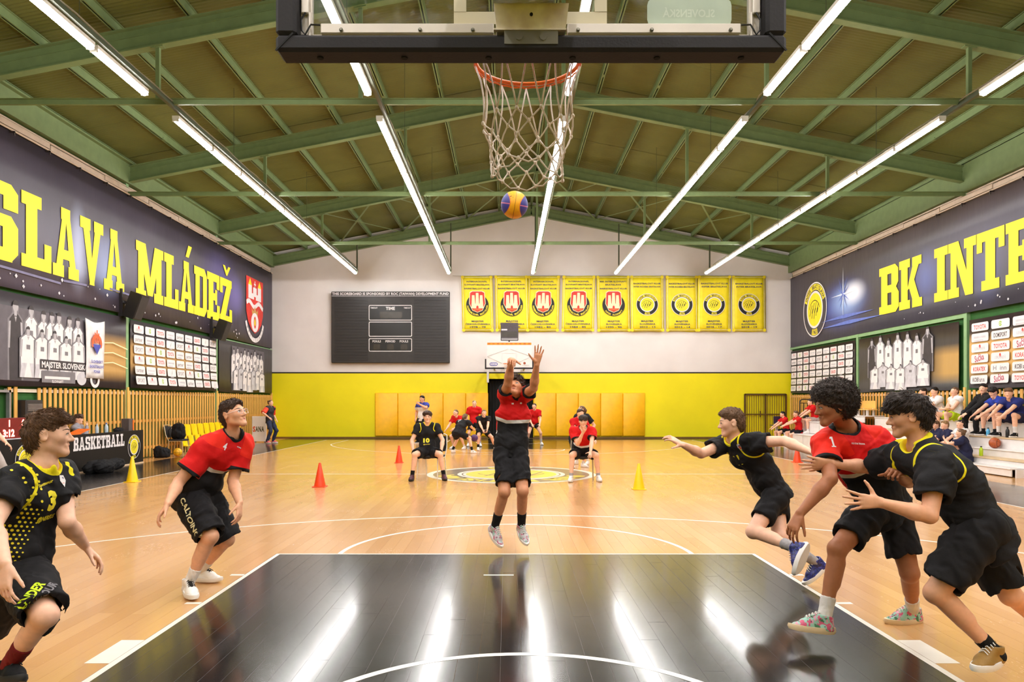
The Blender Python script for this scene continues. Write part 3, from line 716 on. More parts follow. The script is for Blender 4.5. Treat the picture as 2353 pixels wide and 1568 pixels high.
# the white pennant that hangs in front of it
y0, _ = LP(189, 720); y1, _ = LP(232, 720)
q = MB(); V = []; n = 10
for j in range(n + 1):
    for i in range(7): V.append((XA + .075 + .018 * math.sin(i * 1.3 + j * .3), y0 + (y1 - y0) * i / 6 + .02 * j / n, 3.55 - 1.42 * j / n - .07 * math.sin(math.pi * i / 6) * (1 - j / n)))
q.add(V, [(j * 7 + i, (j + 1) * 7 + i, (j + 1) * 7 + i + 1, j * 7 + i + 1) for j in range(n) for i in range(6)])
pw = q.build('hanging_pennant', M('white satin', (226, 222, 224), .5, bump=.2, bscale=3), smooth=True); tag(pw, 'narrow white pennant with red and blue crest hung over the team photo', 'pennant')
m_ = pw.modifiers.new('thickness', 'SOLIDIFY'); m_.thickness = .006
p = Print(); yc = (y0 + y1) / 2 + .03; OR = M('print orange', (226, 96, 50), .6)
p.ring(yc, 2.98, .13, .22, OR, 20, -30, 210); p.poly([(yc - .18, 2.95), (yc + .18, 2.95), (yc, 2.70)], INK['blue'])
for dx in (-.07, 0, .07): p.rect(yc + dx - .025, 2.98, yc + dx + .025, 3.3 - abs(dx), OR)
for v, t_ in ((2.5, 'SLOVENSKÝ'), (2.38, 'BASKETBALOVÝ'), (2.26, 'POHÁR')): p.text(t_, yc, v, .07, INK['blue'], width=min(.6, .055 * len(t_)))
paste(p, 'L', 'pennant_print', pw, .11)

def team(label, side, y0, y1, z0, z1, back, front, mat, zb, zf, ground=None):
    b = banner(label, side, y0, y1, z0, z1, mat, .02); p = Print()
    if ground: p.rect(*ground, M('print photo ground', (92, 86, 94), .6))
    for i, (y, dk) in enumerate(back): figure(p, y, zb + .08 * math.sin(i * 2.3), 1.3, .42, INK['dark'] if dk else INK['white'])
    for i, y in enumerate(front): figure(p, y, zf + .06 * math.sin(i * 1.7), zf - z0 - .08, .52, INK['pale'] if i % 3 == 1 else INK['white'], seated=True)
    paste(p, side, 'printed_photo', b); return b
PLAIN = banner_mat('banner print plain dark', (58, 54, 54))
GOLDR = banner_mat('banner print court gold far', (64, 60, 60), [], [(20.8, 17.5, 2.05, 3.15, (196, 156, 92), .9)])
team('printed black and white team photo banner nearest the corner on the table side', 'L', 25.15, 30.85, 1.92, 3.78, [(26.5 + .36 * i, 0) for i in range(9)], [26.7 + .45 * i for i in range(7)], PLAIN, 3.55, 2.9, (26.3, 1.98, 29.8, 3.62))
team('printed black and white team photo banner above the bleachers with seated row', 'R', 24.85, 19.36, 1.90, 3.72, [(23.95, 1), (23.4, 0), (22.9, 0), (22.35, 0), (21.8, 0), (21.3, 0), (20.75, 1)], [23.7, 23.2, 22.7, 22.15, 21.6, 20.95], GOLDR, 3.66, 2.78)
def sponsor_grid(label, side, y0, y1, z0, z1, nc, nr, mat, kinds, sag=.04):
    b = banner(label, side, y0, y1, z0, z1, mat, sag); d = 1 if y1 > y0 else -1; w = abs(y1 - y0) - .16; hh = z1 - z0 - .16
    cw, ch = w / nc, hh / nr
    for r in range(nr):
        for c in range(nc):
            p = Print(); u = .08 + (c + .5) * cw; v = z1 - .08 - (r + .5) * ch; a, e = cw * .43, ch * .40
            p.rrect(u - a, v - e, u + a, v + e, .045, INK['white']); k = kinds[(c + 2 * r if side == 'R' else c + (r % 3) * 3) % len(kinds)] if nc < 9 else kinds[(c + (r % 3) * 4) % len(kinds)]
            if k == 'square': p.rrect(u - e * .5, v - e * .55, u + e * .5, v + e * .6, .05, INK['green']); p.text('ZOO', u, v - .03, .07, INK['white'])
            elif k == 'tree': p.ell(u, v + e * .35, .035, .05, INK['red'], 8); p.text('LEKÁREŇ', u, v - e * .45, .07, INK['pale'], width=a * 1.2)
            elif k == 'script': p.text('Sučka', u, v - .06, .16, M('print wine', (176, 60, 90), .6), width=a * 1.1, rot=.18)
            elif k == 'bars': p.rect(u - a * .7, v - .02, u + a * .7, v + .03, INK['pale']); p.rect(u - a * .7, v - .1, u + a * .4, v - .06, INK['pale'])
            elif k == 'mark': p.poly([(u - .03, v - .1), (u + .06, v + .12), (u + .02, v - .02)], INK['dark']); p.rect(u - .1, v - .14, u + .1, v - .12, INK['pale'])
            elif k: p.text(k[0], u, v - .055, .11, INK[k[1]], width=a * 1.45, bold=.02)
            s = 1 if side == 'L' else -1; X = XA if side == 'L' else XB; t_ = (v - z0) / (z1 - z0)
            me = mesh_from('logo_card', [(X + s * (.028 + .0012 * l + sag * (1 - (vv - z0) / (z1 - z0)) ** 3), y0 + d * uu, vv) for uu, vv, l in p.V], p.F, p.mats, p.I)
            put('logo_card', me, b)
    return b
far_k = ['tree', 'square', ('TOYOTA', 'red'), 'bars', ('partner', 'grey'), 'bars', ('KORATEX', 'red'), 'mark', ('SPORT', 'grey')]
sponsor_grid('dark banner with nine columns of white logo cards behind the yellow seats', 'L', 19.24, 24.95, 1.93, 3.76, 9, 6, banner_mat('banner print for cards', (60, 55, 58), [], [(17.4, 23.5, 2.3, 3.3, (190, 150, 92), .9)]), far_k, .10)
sponsor_grid('dark banner with nine columns of white logo cards nearest the corner above the bleachers', 'R', 30.80, 25.12, 1.92, 3.72, 9, 6, PLAIN, far_k)
near_k = [('TOYOTA', 'red'), 'square', 'bars', ('DOMSPORT', 'dark'), 'tree', ('TOYOTA', 'red'), 'script', 'tree', ('KORATEX', 'red'), ('H  inn', 'grey'), ('KOBI s.r.o.', 'dark'), 'script']
sponsor_grid('golden brown banner with large white logo cards above the seated spectators', 'R', 18.92, 13.40, 1.92, 3.70, 7, 6, banner_mat('banner print court gold near', (66, 60, 62), [], [(20.0, 12.0, 2.1, 3.35, (206, 164, 98), 1.0)]), near_k)
# gap strips and posts behind the banners are the wall itself

# yellow pennants ---------------------------------------------------------------
PEN = M('yellow pennant cloth', (240, 218, 26), .6, var=.05, bump=.35, bscale=1.6, bdist=.05)
PB = INK['navy']; rows = [
 (1060, 1131, 'castle', ['INTERNACIONÁL', 'SLOVNAFT BRATISLAVA', 'BASKETBALOVÝ KLUB'], ['MAJSTER', 'ČESKOSLOVENSKA', '1978 - 79']),
 (1137, 1212, 'castle', ['INTERNACIONÁL', 'SLOVNAFT BRATISLAVA', 'BASKETBALOVÝ KLUB'], ['MAJSTER', 'ČESKOSLOVENSKA', '1979 - 80']),
 (1213, 1286, 'castle', ['INTERNACIONÁL', 'SLOVNAFT BRATISLAVA', 'BASKETBALOVÝ KLUB'], ['MAJSTER', 'ČESKOSLOVENSKA', '1982 - 83']),
 (1293, 1367, 'castle', ['INTERNACIONÁL', 'SLOVNAFT BRATISLAVA', 'BASKETBALOVÝ KLUB'], ['MAJSTER', 'ČESKOSLOVENSKA', '1984 - 85']),
 (1371, 1446, 'castle', ['BSK INTER SLOVNAFT', 'BRATISLAVA', 'BASKETBALOVÝ KLUB'], ['MAJSTER', 'SLOVENSKA', '1995 - 96']),
 (1448, 1523, 'ball', ['BASKETBALOVÝ KLUB', 'INTER INCHEBA BRATISLAVA'], ['MAJSTER', 'SLOVENSKA', '2012 - 13']),
 (1530, 1602, 'ball', ['BASKETBALOVÝ KLUB', 'INTER INCHEBA BRATISLAVA'], ['MAJSTER', 'SLOVENSKA', '2013 - 14']),
 (1603, 1678, 'ball', ['BASKETBALOVÝ KLUB', 'INTER BRATISLAVA'], ['MAJSTER', 'SLOVENSKA', '2016 - 17']),
 (1682, 1758, 'ball', ['BASKETBALOVÝ KLUB', 'INTER BRATISLAVA'], ['MAJSTER', 'SLOVENSKA', '2018 - 19'])]
yp = YF - .06; r = random.Random(2)
rope = MB(); rope.tube([(PX(x, yp), yp, PZ(634, yp) - .02 * math.sin(i * 1.9)) for i, x in enumerate(range(1040, 1790, 40))], .012, 6)
tag(rope.build('pennant_rope', M('pale rope', (190, 180, 170), .8)), 'thin rope stretched along the far wall carrying the yellow pennants', 'rope')
for i, (xa, xb, kind, top, bot) in enumerate(rows):
    x0, x1 = PX(xa, yp), PX(xb, yp); w = x1 - x0; zt, zb = PZ(635, yp), PZ(762, yp); tilt = r.uniform(-.02, .02)
    V = []; n = 8
    for j in range(n + 1):
        for k in range(7): V.append((x0 + w * k / 6 + tilt * j / n * 3, yp - .022 - .045 * (i % 2) - .010 * math.sin(k * 1.1 + i) * j / n, zt + (zb - zt) * j / n + .012 * math.sin(k + i)))
    q = MB(); q.add(V, [(j * 7 + k, (j + 1) * 7 + k, (j + 1) * 7 + k + 1, j * 7 + k + 1) for j in range(n) for k in range(6)])
    bear = 'castle emblem' if kind == 'castle' else 'round ball badge'
    o = q.build('pennant', PEN, smooth=True); tag(o, 'yellow pennant with %s dated %s on the far wall' % (bear, bot[2].replace(' ', '')), 'pennant', 'championship pennants on the far wall')
    mm = o.modifiers.new('thickness', 'SOLIDIFY'); mm.thickness = .006; mm.offset = 0
    p = Print(); H_ = zt - zb; p.frame(.05, .05, w - .05, H_ - .05, .018, INK['cream'])
    for sx in (.05, w - .05):
        for sy in (.05, H_ - .05): p.ell(sx, sy, .07, .07, PEN, 14)
    for k, t_ in enumerate(top): p.text(t_, w / 2, H_ - (.27 if len(top) == 3 else .36) - k * .135 - (.03 if k == 2 else 0), .062, PB, width=min(w * .82, .068 * len(t_)))
    for k, t_ in enumerate(bot): p.text(t_, w / 2, .40 - k * .125, .068, PB, width=min(w * .82, .075 * len(t_)))
    cx, cy, rr = w / 2, H_ * .50, .48
    if kind == 'castle':
        p.ell(cx, cy - .06, rr, rr, INK['black'], 36); p.arctext('INTERNACIONÁL BRATISLAVA' if i < 4 else 'INTER SLOVNAFT', cx, cy - .06, rr - .03, .07, INK['yellow'], 270, 170 if i < 4 else 110, up=False)
        sh = [(cx - .30, cy + .46), (cx - .2, cy + .52), (cx + .2, cy + .52), (cx + .30, cy + .46), (cx + .33, cy), (cx + .2, cy - .28), (cx, cy - .36), (cx - .2, cy - .28), (cx - .33, cy)]
        p.poly([(cx + (a - cx) * 1.08, cy + (b_ - cy) * 1.06) for a, b_ in sh], INK['cream']); p.poly(sh, INK['red'])
        for dx, tp in ((-.17, .36), (0, .46), (.17, .36)): p.poly([(cx + dx - .085, cy - .2), (cx + dx + .085, cy - .2), (cx + dx + .055, cy + tp), (cx + dx - .055, cy + tp)], INK['cream'])
        p.rect(cx - .25, cy - .2, cx + .25, cy + .0, INK['cream']); p.ell(cx, cy - .16, .05, .08, INK['red'], 12); p.rect(cx - .18, cy - .29, cx + .18, cy - .21, OR)
    else: roundel(p, cx, cy - .04, .47, INK['black'], INK['black'])
    for k in range(len(p.V)):
        u, v, l = p.V[k]; p.V[k] = (u + tilt * (1 - v / H_) * 3, v, l)
    p.place('pennant_print', (x0, yp - .042 - .045 * (i % 2), zb), (1, 0, 0), (0, 0, 1), o, eps=.0005)
# ---------------------------------------------------------------- scoreboard, pads, hoops, gate
yb = YF - .02
sb = thing('scoreboard', 'big dark scoreboard with white framed fields on the white far wall', 'scoreboard', (PX(899, yb), yb, PZ(836, yb)))
x0, x1, z0, z1 = PX(764, yb), PX(1034, yb), PZ(835, yb), PZ(672, yb); yf = yb - .22
SBM = M('scoreboard black', (48, 44, 44), .45, var=.12, bump=.05, bscale=30)
q = MB(); q.bbox(x0, yf, z0, x1, yb, z1, .02); q.build('cabinet', SBM, sb)
nrow = 22
for i in range(nrow):                         # the display's cover strips
    for a, c in ((.03, .31), (.70, .97)):
        za = z0 + .08 + (z1 - z0 - .36) * i / nrow; q = MB(); q.box(x0 + (x1 - x0) * a, yf - .012, za + .012, x0 + (x1 - x0) * c, yf, za + (z1 - z0 - .36) / nrow - .012); q.build('cover_strip', M('scoreboard strip', (40, 36, 37), .4), sb)
p = Print(); W_ = INK['white']; wd, ht = x1 - x0, z1 - z0
p.text('THIS SCOREBOARD IS SPONSORED BY ROC (TAIWAN) DEVELOPMENT FUND', wd / 2, ht - .145, .105, W_, width=wd * .985, bold=.025); p.rect(.02, ht - .20, wd - .02, ht - .185, W_)
def fld(pa, pb, qa, qb):
    return PX(pa, yf) - x0 + .12, PZ(qb, yf) - z0, PX(pb, yf) - x0 + .12, PZ(qa, yf) - z0
cx = wd / 2
for (qa, qb) in ((703, 738), (741, 775), (779, 809)):
    a, b_, c, d = cx - .92, PZ(qb, yb) - z0, cx + .92, PZ(qa, yb) - z0
    p.rrect(a, b_, c, d, .05, W_); p.rrect(a + .028, b_ + .028, c - .028, d - .028, .035, M('scoreboard field', (30, 27, 28), .3))
p.text('TIME', cx, PZ(713, yb) - z0 - .02, .13, W_, bold=.03); p.text('TIMEOUT', cx - .7, PZ(711, yb) - z0, .06, W_, width=.30); p.text('TIMEOUT', cx + .72, PZ(711, yb) - z0, .06, W_, width=.30); p.rect(cx - .45, PZ(733, yb) - z0, cx + .5, PZ(718, yb) - z0, M('display dark', (60, 54, 48), .25))
for t_, dx in (('FOULS', -.58), ('PERIOD', 0), ('FOULS', .58)): p.text(t_, cx + dx, PZ(788, yb) - z0, .09, W_, bold=.02)
for dx in (-.58, 0, .58): p.rect(cx + dx - .14, PZ(805, yb) - z0, cx + dx + .14, PZ(792, yb) - z0, M('display dark', (60, 54, 48), .25))
p.place('display_print', (x0, yf, z0), (1, 0, 0), (0, 0, 1), sb)

# wall pads
PAD = M('amber wall pad', (250, 186, 2), .42, var=.06, bump=.25, bscale=2.2, bdist=.03)
pe = [PX(862 + 52 * i, yb) for i in range(6)] + [PX(1226 + 51.2 * i, yb) for i in range(6)]
words_ = ['first', 'second', 'third', 'fourth', 'fifth']
for side, es in (('scoreboard', pe[:6]), ('gate', pe[6:])):
    for i in range(5):
        q = MB(); q.bbox(es[i] + .003, YF - .07, .10, es[i + 1] - .003, YF - .002, PZ(903, yb), .025)
        n_ = i if side == 'gate' else 4 - i
        o = q.build('wall_pad', PAD); smooth_by_angle(o, 60); tag(o, 'amber padded wall mat, %s from the black doorway on the %s side' % (words_[n_], side), 'wall pad', 'amber mats on the far wall')

# the hoop above the camera ------------------------------------------------------
BB = 2.79; PADB = M('black hoop padding', (34, 30, 34), .75, bump=.25, bscale=90); ALU = M('cream aluminium', (226, 216, 206), .35, metal=.25, var=.05)
RUST = M('primer plate', (246, 222, 206), .6, var=.25, vscale=12); GLV = M('galvanised steel', (150, 146, 132), .4, metal=.7)
hp = thing('basketball_hoop', 'glass basketball backboard overhead with black padding, orange rim and white net', 'basketball hoop', (0, BB, 2.86))
q = MB(); q.bbox(-.955, BB - .10, 2.862, .955, BB + .012, 2.925, .012); q.build('padding', PADB, hp)
for s in (-1, 1):
    q = MB(); xa, xb = sorted((s * .955, s * .878)); q.bbox(xa, BB - .10, 2.925, xb, BB + .012, 3.30, .012); q.build('padding', PADB, hp)
    q = MB(); q.prism([(s * .955, BB - .101, 2.865), (s * .95, BB - .102, 2.86), (s * .885, BB - .103, 2.925), (s * .89, BB - .103, 2.93)], (0, .004, 0)); q.build('seam', M('seam dark', (14, 12, 14), .8), hp)
for i in range(6):
    q = MB(); q.lathe([(.012, -.003), (.012, .001)], 10, (-.80 + i * .32, BB - .045, 2.861)); q.build('screw_hole', M('hole black', (8, 7, 8), .9), hp)
def glass_mat():
    t = NT('backboard glass'); n = t.noise(7, 5); sp = t.noise(34, 4)
    g = t.n('ShaderNodeBsdfGlass'); g.inputs['IOR'].default_value = 1.02; g.inputs['Roughness'].default_value = 0.0; g.inputs['Color'].default_value = (.92, .95, .92, 1)
    d = t.n('ShaderNodeBsdfDiffuse'); d.inputs['Color'].default_value = (.75, .78, .76, 1)
    tr = t.n('ShaderNodeBsdfTranslucent'); tr.inputs['Color'].default_value = (.7, .74, .72, 1)
    ad = t.n('ShaderNodeMixShader'); ad.inputs[0].default_value = .6; t.l(d.outputs[0], ad.inputs[1]); t.l(tr.outputs[0], ad.inputs[2])
    m1 = t.n('ShaderNodeMixShader'); t.l(t.math('ADD', t.math('MULTIPLY', t.ramp(n, .45, .75), .14), t.math('MULTIPLY', t.ramp(sp, .6, .75), .18)), m1.inputs[0]); t.l(g.outputs[0], m1.inputs[1]); t.l(ad.outputs[0], m1.inputs[2])
    gl = t.n('ShaderNodeBsdfGlossy'); gl.inputs['Roughness'].default_value = .03
    fr = t.n('ShaderNodeFresnel'); fr.inputs[0].default_value = 1.45
    m2 = t.n('ShaderNodeMixShader'); t.l(fr.outputs[0], m2.inputs[0]); t.l(m1.outputs[0], m2.inputs[1]); t.l(gl.outputs[0], m2.inputs[2]); t.l(m2.outputs[0], t.out.inputs[0])
    return t.m
q = MB(); q.box(-.872, BB - .006, 2.93, .872, BB + .006, 3.95); q.build('glass', glass_mat(), hp)
q = MB(); q.bbox(-.80, BB - .046, 2.955, -.14, BB - .008, 2.993, .003); q.bbox(.14, BB - .046, 2.955, .80, BB - .008, 2.993, .003); q.box(-.878, BB - .03, 2.926, .878, BB - .008, 2.957); q.build('frame_rail', ALU, hp)
for s in (-1, 1):
    q = MB(); xa, xb = sorted((s * .878, s * .835)); q.box(xa, BB - .03, 2.93, xb, BB - .008, 3.95); xa, xb = sorted((s * .873, s * .845)); q.bbox(xa, BB - .05, 3.03, xb, BB - .03, 3.5, .003); q.tube([(s * .845, BB - .03, 2.95), (s * .845, BB - .03, 3.04)], .008, 8); q.build('frame_side', ALU, hp)
    q = MB(); q.tube([(s * .855, BB - .052, 3.03), (s * .870, BB - .056, 3.0), (s * .868, BB - .056, 2.96), (s * .855, BB - .055, 2.945), (s * .845, BB - .055, 2.962), (s * .835, BB - .05, 2.985), (s * .80, BB - .047, 2.985)], .0035, 6); q.build('wire', M('black wire', (20, 18, 20), .5), hp)
    for x in ((.72, .42, .22) if s < 0 else (.18, .46, .76)):
        q = MB(); q.lathe([(.0075, 0), (.0075, .006), (.004, .010)], 10, (s * x, BB - .046, 2.966), 'Y'); q.V = [Vector((v.x, 2 * (BB - .046) - v.y, v.z)) for v in q.V]; q.build('bolt', GLV, hp, smooth=False)
p = Print(); TGT = M('target rectangle paint', (226, 214, 184), .6, var=.04); p.frame(-.295, 3.008, .295, 3.46, .048, TGT); p.place('target_rectangle', (0, BB - .007, 0), (1, 0, 0), (0, 0, 1), hp)
p = Print(); FRO = M('frosted sticker', (176, 190, 172), .5, var=.1); p.rrect(.45, 2.995, .775, 3.11, .03, FRO)
p.text('SLOVENSKÁ', 0, 0, .030, M('sticker lettering', (196, 206, 190), .5), width=.20)
for i in range(len(p.V)):
    if p.V[i][2] >= 2: p.V[i] = (.61 - p.V[i][0], 3.035 + p.V[i][1], p.V[i][2])
p.place('sticker', (0, BB - .008, 0), (1, 0, 0), (0, 0, 1), hp)
# carrying plate, boom, rim
q = MB(); q.prism([(-.138, BB - .135, 3.02), (.138, BB - .135, 3.02), (.128, BB - .10, 2.937), (-.128, BB - .10, 2.937)], (0, .05, 0)); q.bar((-.14, BB - .10, 2.938), (.13, BB - .10, 2.938), .02, .006); q.build('bracket_plate', RUST, hp)
q = MB(); q.lathe([(.006, -.002), (.006, .004)], 10, (-.0, BB - .124, 2.985), 'Y'); q.build('bolt_hole', M('hole black', (8, 7, 8), .9), hp)
q = MB(); q.box(-.10, BB - .105, 2.885, .10, BB - .02, 2.935); q.box(-.115, BB - .06, 2.895, .115, BB - .03, 2.93)
for x in (-.045, .045): q.lathe([(.014, 0), (.014, .012)], 8, (x, BB - .112, 2.91), 'Y')
q.build('bracket', GLV, hp)
q = MB(); q.bbox(-.155, 1.2, 3.012, .155, BB - .16, 3.11, .012); q.bbox(-.205, -4.5, 3.10, .205, BB - .17, 3.36, .03); o = q.build('boom', PADB, hp)
RIMC = M('orange rim paint', (255, 118, 30), .35, var=.08); RC = Vector((0, BB + .006 + .15 + .225, 3.05)); Rr = .2286
q = MB(); q.tube([RC + Vector((Rr * math.cos(a), Rr * math.sin(a), 0)) for a in [2 * math.pi * i / 48 for i in range(48)]], .0092, 10, closed=True); q.build('rim', RIMC, hp, smooth=True)
q = MB(); pts = [RC + Vector(((Rr + .004) * math.cos(a), (Rr + .004) * math.sin(a), -.020 + .006 * abs(math.sin(a * 12)))) for a in [2 * math.pi * (i + .25) / 96 for i in range(96)]]
q.tube(pts, .0042, 6, closed=True); q.box(-.11, BB + .006, 2.97, .11, BB + .03, 3.06); q.bar((-.08, BB + .02, 3.045), (-.08, BB + .20, 3.045), .012, .03); q.bar((.08, BB + .02, 3.045), (.08, BB + .20, 3.045), .012, .03); q.build('net_wire', RIMC, hp, smooth=True)
NETM = M('white net cord', (240, 226, 216), .8, var=.10, bump=.3, bscale=300)
q = MB(); r = random.Random(12); n = 12
lev = [(3.028, .2286), (2.772, .196), (2.712, .180), (2.655, .168), (2.600, .160), (2.548, .158)]
knots = []
for li, (z, rr) in enumerate(lev):
    row = []
    for i in range(n):
        a = 2 * math.pi * (i + (.5 if li % 2 else 0)) / n
        j = 0 if li == 0 else 1
        rj = rr + j * r.uniform(-.012, .012); zj = z + j * r.uniform(-.018, .018) + (.03 * math.sin(i * 1.7) if li == 5 else 0)
        row.append(RC + Vector((rj * math.cos(a), rj * math.sin(a), zj - RC.z)))
    knots.append(row)
for li in range(5):
    for i in range(n):
        for d in ((0, 1) if li % 2 else (0, -1)):
            a, b_ = knots[li][i], knots[li + 1][(i + d) % n]
            mid = (a + b_) / 2; rad = Vector((mid.x - RC.x, mid.y - RC.y, 0)).normalized(); mid -= rad * (.018 if li == 0 else -.004); 
            pts = [a, (a + mid) / 2 - rad * (.006 if li == 0 else 0), mid, (b_ + mid) / 2 - rad * (.004 if li == 0 else 0), b_]
            q.tube(pts, .0034, 6)
    for kx in knots[li + 1]: q.sphere(kx, .0082, 7, 5, (1, 1, 1.25))
for i in range(n):
    a, b_ = knots[5][i], knots[5][(i + 1) % n]; q.tube([a, (a + b_) / 2 - Vector((0, 0, .016)), b_], .0036, 6)
q.build('net', NETM, hp, smooth=True)

# the hoop at the far end --------------------------------------------------------
FB = YB - 1.2; fx = 0.0
h2 = thing('basketball_hoop', 'white far backboard with orange top strip and small dark shot clock mast behind', 'basketball hoop', (fx, FB, 2.9))
WB = M('white backboard', (232, 228, 226), .4, var=.03)
q = MB(); q.bbox(fx - .9, FB, 2.93, fx + .9, FB + .03, 3.93, .006); q.build('board', WB, h2)
p = Print(); p.rect(.02, .98, 1.78, .90, INK['yellow']) if False else None
ORS = M('orange strip', (240, 150, 30), .5); p.rect(.03, .88, 1.77, .975, ORS)
for i in range(10): p.rect(.06 + i * .175, .905, .15 + i * .175, .95, M('orange dark', (206, 110, 26), .5))
p.frame(.60, .14, 1.20, .60, .05, INK['white']); p.frame(0, 0, 1.8, 1.0, .03, INK['white'])
GR = INK['grey']
for pts in ([(.03, .42), (.86, .72)], [(1.77, .42), (.94, .72)], [(.03, .42), (.60, .16)], [(1.77, .42), (1.2, .16)]): p.stroke(pts, .018, M('print faint grey', (190, 186, 184), .6))
p.rrect(.13, .06, .44, .19, .06, INK['blue']); p.rrect(.155, .085, .415, .165, .035, INK['white']); p.text('ŠPORT', .285, .10, .05, INK['blue'], width=.2); p.ell(1.5, .16, .05, .05, M('print brown', (150, 70, 40), .6), 10); p.rect(1.4, .07, 1.68, .09, M('print faint grey', (190, 186, 184), .6))
p.place('board_print', (fx - .9, FB - .001, 2.93), (1, 0, 0), (0, 0, 1), h2)
q = MB(); q.bbox(fx - .96, FB - .03, 2.86, fx + .96, FB + .06, 2.92, .01); q.bbox(fx - .96, FB - .03, 2.86, fx - .905, FB + .06, 3.26, .01); q.bbox(fx + .905, FB - .03, 2.86, fx + .96, FB + .06, 3.26, .01); q.build('padding', PADB, h2)
rc2 = Vector((fx, FB - .375, 3.05)); q = MB(); q.tube([rc2 + Vector((.2286 * math.cos(a), .2286 * math.sin(a), 0)) for a in [2 * math.pi * i / 32 for i in range(32)]], .011, 6, closed=True); q.box(fx - .11, FB - .16, 3.0, fx + .11, FB, 3.06); q.build('rim', RIMC, h2, smooth=True)
q = MB()
for i in range(12):
    for d in (.5, -.5):
        a0, a1, a2 = [2 * math.pi * (i + k * d) / 12 for k in (0, 1, 2)]
        q.tube([rc2 + Vector((r_ * math.cos(a), r_ * math.sin(a), z_)) for r_, a, z_ in ((.228, a0, -.01), (.18, a1, -.18), (.14, a2, -.42))], .006, 5)
q.build('net', NETM, h2)
WS = M('white support steel', (226, 224, 222), .4)
q = MB()
for x in (-.62, .62):
    q.bar((fx + x, FB + .03, 3.7), (fx + x, YF, 3.7), .08, .08); q.bar((fx + x, FB + .03, 3.0), (fx + x, YF, 2.95), .07, .07); q.bar((fx + x, FB + .1, 3.0), (fx + x, FB + .1, 3.7), .06, .06, up=(0, 1, 0))
q.bar((fx - .62, FB + .1, 3.3), (fx + .62, FB + .1, 3.3), .08, .1); q.build('support', WS, h2)
q = MB(); q.bar((PX(1121, YF - .1), YF - .06, 2.4), (PX(1121, YF - .1), YF - .06, 2.98), .09, .08, up=(0, 1, 0)); q.build('bracket', WS, h2)
sc = thing('shot_clock', 'small dark shot clock on a mast above the far backboard', 'shot clock', (PX(1170, 28.8), 28.8, 4.0))
x0, x1 = PX(1150.5, 28.8), PX(1191, 28.8); q = MB(); q.bbox(x0, 28.75, PZ(783, 28.8), x1, 28.95, PZ(742, 28.8), .02); q.build('case', M('shot clock case', (72, 64, 70), .5, var=.2, vscale=30), sc)
p = Print(); w = x1 - x0; p.rect(.03, .40, .26, .46, INK['pale']); p.rect(.03, .01, w - .03, .09, INK['grey']); p.rect(.05, .14, w - .05, .36, M('display dark', (60, 54, 48), .25)); p.place('face_print', (x0, 28.75, PZ(783, 28.8)), (1, 0, 0), (0, 0, 1), sc)
q = MB(); q.tube([(PX(1170, 28.8), 28.9, PZ(783, 28.8)), (PX(1170, 28.8), 28.9, 3.80)], .03, 8); q.bar((PX(1170, 28.8), 28.9, 3.9), (PX(1170, 28.8), YF, 3.9), .05, .05); q.build('mast', M('dark mast', (54, 50, 52), .5), sc)

# barred gate ---------------------------------------------------------------------
IR = M('brown iron bars', (86, 62, 14), .55, var=.1)
gt = thing('barred_gate', 'double leaf gate of thin brown iron bars on the yellow far wall', 'gate', (PX(1757, yb), YF - .06, 0))
gx0, gx1, gz1 = PX(1711, yb), PX(1805, yb), PZ(906, yb)
q = MB()
for x in (gx0, (gx0 + gx1) / 2, gx1): q.box(x - .035, YF - .09, .04, x + .035, YF - .03, gz1)
q.box(gx0, YF - .09, gz1 - .05, gx1, YF - .03, gz1 + .02); q.box(gx0, YF - .085, 1.02, gx1, YF - .035, 1.06); q.build('gate_frame', IR, gt)
nb = 18
for i in range(1, nb):
    if i == nb // 2: continue
    x = gx0 + (gx1 - gx0) * i / nb; q = MB(); q.tube([(x, YF - .06, .05), (x, YF - .06, gz1 - .03)], .012, 6); q.build('bar', IR, gt)
q = MB(); q.box((gx0 + gx1) / 2 - .25, YF - .12, .92, (gx0 + gx1) / 2 - .21, YF - .08, 1.18); q.build('handle', IR, gt)
q = MB(); q.bbox(PX(1662, yb), YF - .05, PZ(944, yb), PX(1701, yb), YF - .003, PZ(938, yb), .01); tag(q.build('wall_vent', M('grey vent', (120, 112, 84), .5)), 'small grey vent strip on the yellow wall beside the barred gate', 'vent')
